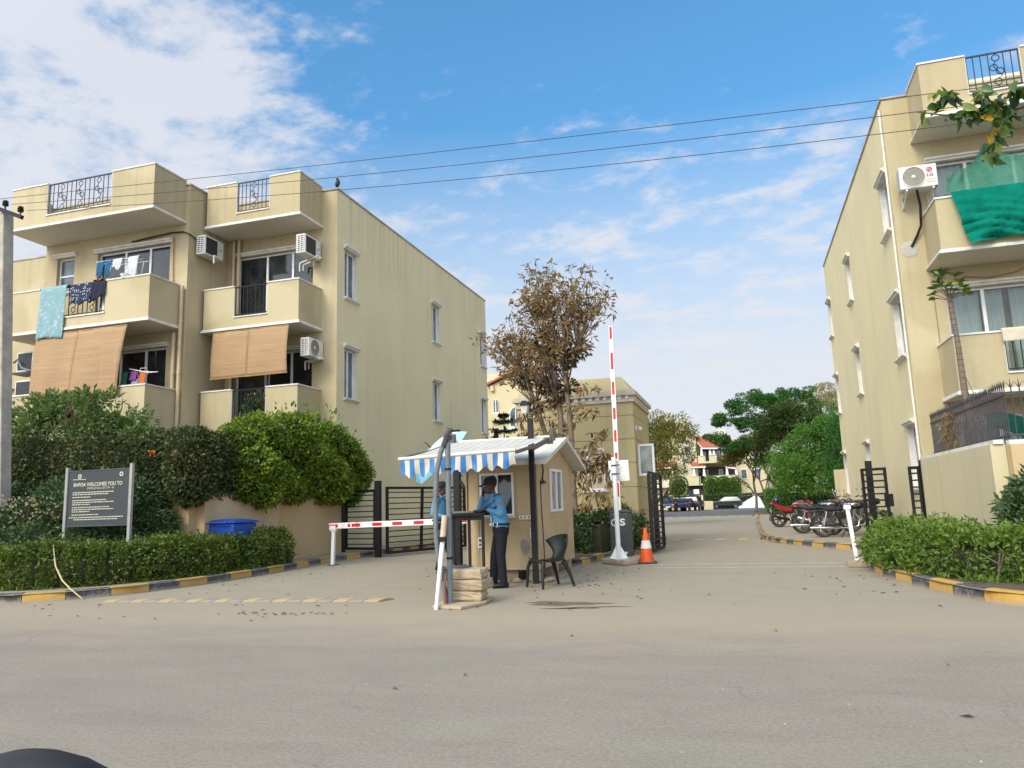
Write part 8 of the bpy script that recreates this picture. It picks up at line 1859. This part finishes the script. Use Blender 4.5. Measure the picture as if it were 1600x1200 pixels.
m = MB(); m.box(-17.32, -17.20, 16.75, 16.8, 7.1, 7.85); whole('white_board', m, gate_white, 'white strip board standing behind the upper left balcony railing', 'board')
rk2 = thing('folding_rack', 'white folding rack with bright washing on the lower left balcony', 'drying rack', (-15.95, 17.0, 4.6)); m = MB()
for k in range(4): m.tube([(-16.25+.05*k, 16.8+.08*k, 5.42-.02*k), (-15.62+.03*k, 16.85+.08*k, 5.26+.02*k)], .011, 5)
m.tube([(-16.1, 16.9, 5.4), (-15.7, 17.0, 4.1)], .012, 5); m.tube([(-15.7, 16.9, 5.35), (-16.1, 17.0, 4.1)], .012, 5); m.tube([(-15.95, 16.85, 5.30), (-15.9, 16.85, 5.42), (-15.68, 16.85, 5.40)], .008, 5); part('frame', m, gate_white, rk2)
for (x0, x1, zb, zt, col, lb) in ((-16.55, -16.35, 4.95, 5.35, (.02, .16, .09), 'dark green cloth on the lower left balcony'), (-16.25, -16.02, 5.08, 5.36, (.22, .05, .22), 'purple cloth on the white folding rack'), (-15.92, -15.72, 4.93, 5.30, (.48, .12, .03), 'orange cloth on the white folding rack'), (-16.2, -15.95, 4.92, 5.12, (.22, .24, .34), 'grey blue cloth low on the white folding rack')):
    cloth('hung_cloth', lb, 'cloth', (lambda x0, x1, zb, zt: over_rail(x0, x1, zt, lambda u: zb, 16.86, 0, .03, x0))(x0, x1, zb, zt), 8, 8, M('cloth_'+lb.split()[0], col, .9, var=.15))
pt = thing('potted_plant', 'potted plant with small white flowers behind the lower balcony railing', 'plant', (-13.55, 18.85, 3.64)); m = MB(); m.lathe([(.12, 0), (.17, .28), (.18, .3), (.15, .3)], (-13.55, 18.85, 3.65), 'z', 12); part('pot', m, M('pot_clay', (.28, .11, .06), .8), pt, True)
P, D = blob(500, (-13.55, 18.85, 4.35), (.42, .2, .5)); leaves('foliage', P, D, .13, .035, lf_shrub, pt, .4); P, D = blob(22, (-13.55, 18.75, 4.4), (.42, .15, .45)); leaves('blossom', P, D, .05, .045, M_leaf('petal_white', [(.6, .6, .6), (.7, .7, .68)], .2), pt, .3)
def M_net(name, col, alpha):
    m, t, b = new_mat(name); v = objcoord(t, True); c = mixcol(t, mrange(t, noise(t, v, 5, 5, .6), .3, .7), tuple(x*.85 for x in col), tuple(x*1.1 for x in col)); t.links.new(c, b.inputs['Base Color']); b.inputs['Roughness'].default_value = .95; b.inputs['Specular IOR Level'].default_value = .05; bump(t, b, noise(t, objcoord(t, True, (2.2, 2.2, .8)), 3.5, 6, .6, .5), .9, .06)
    tl = t.nodes.new('ShaderNodeBsdfTranslucent'); t.links.new(c, tl.inputs[0]); mx = t.nodes.new('ShaderNodeMixShader'); mx.inputs[0].default_value = .35; t.links.new(b.outputs[0], mx.inputs[1]); t.links.new(tl.outputs[0], mx.inputs[2])
    tr = t.nodes.new('ShaderNodeBsdfTransparent'); m2 = t.nodes.new('ShaderNodeMixShader'); m2.inputs[0].default_value = alpha; t.links.new(mx.outputs[0], m2.inputs[1]); t.links.new(tr.outputs[0], m2.inputs[2]); t.links.new(m2.outputs[0], t.nodes['Material Output'].inputs[0]); MATS[name] = m; return m
net_hi = M_net('net_sheer', (.09, .30, .21), .22); net_lo = M_net('net_folded', (.006, .235, .165), .0)
NT = thing('shade_net', 'green shade net draped from the right upper window over its balcony', 'shade net', (6.2, 18.2, 7.74))
def peak(u): return 8.30+1.0*math.exp(-abs(u-.36)/.17) + .10*u - .1*(u < .02)
def net_up(u, v):
    x = 4.86+3.0*u; zt = peak(u) if u > .04 else 8.35; yt = 18.1+1.0*math.exp(-((u-.33)/.26)**2)
    xt = 4.98+2.9*u; w_ = v; z = 7.78+(zt-7.78)*w_-.10*math.sin(math.pi*w_); yy = 17.97+(yt-17.97)*w_+.05*math.sin(math.pi*w_)
    fold = .045*math.sin(u*60+2*math.sin(w_*3))*(1-.3*w_)*math.exp(-((u-.05)/.14)**2)+.09*(abs(math.sin((u-.36)*9/(1.3-w_)))**.5-.5)*(1-w_*.6)
    return (x*(1-w_)+xt*w_-.06*math.sin(math.pi*w_)*(1-u), yy-fold, z)
m = MB(); m.grid(net_up, 60, 22); part('sheer_part', m, net_hi, NT, True)
def net_dn(u, v):
    x = 4.86+3.05*u+.24*v*(1-u)*(1 if u < .5 else .5); zb = 6.50+.10*math.sin(u*6.0)+.10*u; z = 7.78-(7.78-zb)*v
    w1 = math.sin(u*17-v*5.5+1.0); w2 = math.sin(u*9+v*8)
    p_ = 15*(v*1.25-(u-.1)*.75+.12*math.sin(u*6)); cr = abs(math.sin(p_))**.5; p2_ = 11*(u*1.1+v*.35); cr2 = abs(math.sin(p2_))**.6
    f = .13*v*(cr-.5)*math.exp(-(u/.7)**2)+.09*v*(cr2-.5)+.05*v*w2+.07*math.exp(-((u-.42)/.10)**2-((v-.35)/.25)**2)+.05*math.sin(26*(u*.9-v*.45))*v*(1-u*.5)
    return (x, 17.90-.02-f-.02*v-.03*math.sin(math.pi*v), z)
m = MB(); m.grid(net_dn, 60, 26); part('folded_part', m, net_lo, NT, True)
tw_ = cloth('towel', 'cream towel folded over the lower right balcony railing', 'towel', over_rail(5.5, 6.4, 4.66, lambda u: 4.36, 17.985, 0, .02, 1), 12, 10, M('cloth_cream', (.52, .47, .36), .9, var=.08), None)
m = MB(); m.grid(lambda u, v: (4.5+2.6*u, 16.2+.25*math.sin(u*5)*v, 2.72-.62*u*.75-.45*v*(1-.4*abs(2*u-1))+.04*math.sin(u*14)), 24, 8); o = whole('green_tarpaulin', m, M('tarp_green', (.006, .105, .075), .7, var=.2), 'dark green tarpaulin strung behind the spiked fence', 'tarpaulin', smooth=True)

# ------------------------------------------------------------------ spiked fence on the right wall
SF = thing('spiked_fence', 'rusty dark spiked iron fence on top of the right compound wall', 'fence', (4.21, 16.6, 2.07)); fz0, fz1 = 2.08, 2.93
for z in (fz0+.06, fz1-.12): m = MB(); m.box(4.195, 4.225, 14.0, 19.2, z-.015, z+.015); m.box(4.226, 12, 13.985, 14.015, z-.015, z+.015); part('rail', m, iron_grey, SF)
bm1 = MB(); bm1.box(-.008, .008, -.008, .008, 0, fz1-fz0); bme = bm1.mesh('picket', iron_grey)
sp = MB(); sp.cyl((0, 0, 0), (0, 0, .13), .013, .002, 5)
for s_ in (-1, 1): sp.cyl((0, 0, -.02), (0, s_*.06, .09), .010, .002, 5)
sme = sp.mesh('spike', iron_grey)
for i in range(52):
    y_ = 14.03+i*.1; put('picket', bme, SF, (4.21-SF.location.x, y_-SF.location.y, fz0-SF.location.z)); put('spike', sme, SF, (4.21-SF.location.x, y_-SF.location.y, fz1-SF.location.z), (0, R(-8+16*RNG.random()), 0))
for i in range(34):
    x_ = 4.30+i*.12; put('picket', bme, SF, (x_-SF.location.x, 14.0-SF.location.y, fz0-SF.location.z)); put('spike', sme, SF, (x_-SF.location.x, 14.0-SF.location.y, fz1-SF.location.z), (0, R(-8+16*RNG.random()), R(90)))
P = []; D = []
for i in range(260): P.append((4.21+RNG.normal()*.04, 17.6+RNG.normal()*.35, fz0+RNG.random()*.85)); D.append((RNG.normal()*.4, RNG.normal()*.6, RNG.normal()-.5))
o = leaves('dry_creeper', np.array(P), np.array(D), .13, .03, lf_dry, None, .3); tag(o, 'withered creeper tangled in the spiked fence', 'creeper', kind='stuff')

# ------------------------------------------------------------------ power pole, wires, bird, mirror
EP = thing('power_pole', 'leaning concrete power pole with black crossarm at the left edge', 'power pole', (-14.78, 12.2, .1)); m = MB()
a, b = Vector((-14.86, 12.2, 0)), Vector((-15.50, 12.2, 8.15)); vs = []
for p, w_ in ((a, .16), (b, .11)): vs += [(p.x-w_, 12.2-.13, p.z), (p.x+w_, 12.2-.13, p.z), (p.x+w_, 12.2+.13, p.z), (p.x-w_, 12.2+.13, p.z)]
m.add(vs, [(3, 2, 1, 0), (4, 5, 6, 7), (0, 1, 5, 4), (1, 2, 6, 5), (2, 3, 7, 6), (3, 0, 4, 7)]); part('shaft', m, M('pole_concrete', (.42, .38, .31), .9, var=.2, vscale=5, dirt=(.18, .15, .12), dirt_amt=.5, bumpamt=.5), EP, bev=.02)
m = MB(); m.beam((-15.95, 12.05, 8.42), (-14.80, 12.05, 7.92), .07, .09); part('crossarm', m, iron_black, EP)
ins = M('insulator', (.035, .022, .02), .25, var=.2)
for x, z in ((-15.72, 8.36), (-15.32, 8.19), (-14.86, 7.98)):
    m = MB(); m.lathe([(.018, -.05), (.018, .04), (.05, .045), (.07, .075), (.045, .09), (.07, .115), (.045, .13), (.06, .155), (.03, .18), (0, .185)], (x, 12.05, z+.03), 'z', 12); part('insulator', m, ins, EP, True)
for lab, p in (('topmost of the three power lines crossing the sky', [(-15.72, 8.54), (-10.12, 8.21), (-5.0, 7.78), (-1.2, 7.55), (2.5, 7.38), (4.4, 7.27), (20, 6.9)]), ('middle of the three power lines crossing the sky', [(-15.32, 8.36), (-7.14, 7.68), (-1.23, 7.26), (2.45, 7.09), (4.45, 7.02), (20, 6.7)]), ('lowest of the three power lines crossing the sky', [(-14.86, 8.15), (-6.8, 7.36), (-1.25, 6.99), (2.87, 6.80), (4.4, 6.72), (20, 6.4)])):
    xs = [q[0] for q in p]; zs = [q[1] for q in p]; co_ = np.polyfit(xs[:-1], zs[:-1], 2); X = np.linspace(p[0][0], 20, 40); pts = [(float(x), 12.2, float(np.polyval(co_, x)) if x > -14 else float(np.interp(x, xs, zs)*.5+np.polyval(co_, x)*.5)) for x in X]
    m = MB(); m.tube(pts, .0062, 5); whole('power_line', m, iron_grey, lab, 'power line', 'power lines')
BD = thing('pigeon', 'dark pigeon perched on the roof corner of the left building', 'bird', (-11.40, 19.76, 11.25)); m = MB(); c_ = Vector((-11.40, 19.76, 11.25))
mt = Matrix.Rotation(R(28), 4, 'Y'); m.ball(c_+Vector((0, 0, .15)), (.075, .07, .13), 12, 8, mat=Matrix.Rotation(R(15), 4, 'Y')); m.ball(c_+Vector((.0, -.01, .285)), (.042, .042, .045), 10, 7); m.tube([c_+Vector((.0, 0, .2)), c_+Vector((.0, -.005, .28))], [.055, .036], 8); m.tube([c_+Vector((-.02, .02, .10)), c_+Vector((-.09, .05, -.02))], [.045, .02], 7)
part('body', m, M('feather_dark', (.018, .02, .026), .6, var=.3), BD, True); m = MB(); m.cyl(c_+Vector((.0, -.05, .285)), c_+Vector((.0, -.085, .275)), .009, .002, 6); part('beak', m, iron_grey, BD)
for s_ in (-1, 1): m = MB(); m.tube([c_+Vector((s_*.025, 0, .06)), c_+Vector((s_*.027, -.01, 0))], .006, 4); part('leg', m, M('bird_leg', (.25, .08, .06), .6), BD)
MR = thing('wing_mirror', 'black rounded top of a car wing mirror at the lower left edge', 'wing mirror', (-.78, .72, .93)); m = MB()
m.ball((-.80, .72, .892), (.175, .07, .118), 22, 14); part('housing', m, M('mirror_black', (.006, .006, .008), .5), MR, True); m = MB(); m.tube([(-.68, .70, .86), (-.55, .60, .78)], [.035, .045], 10); part('arm', m, M('mirror_black2', (.006, .006, .008), .5), MR, True)
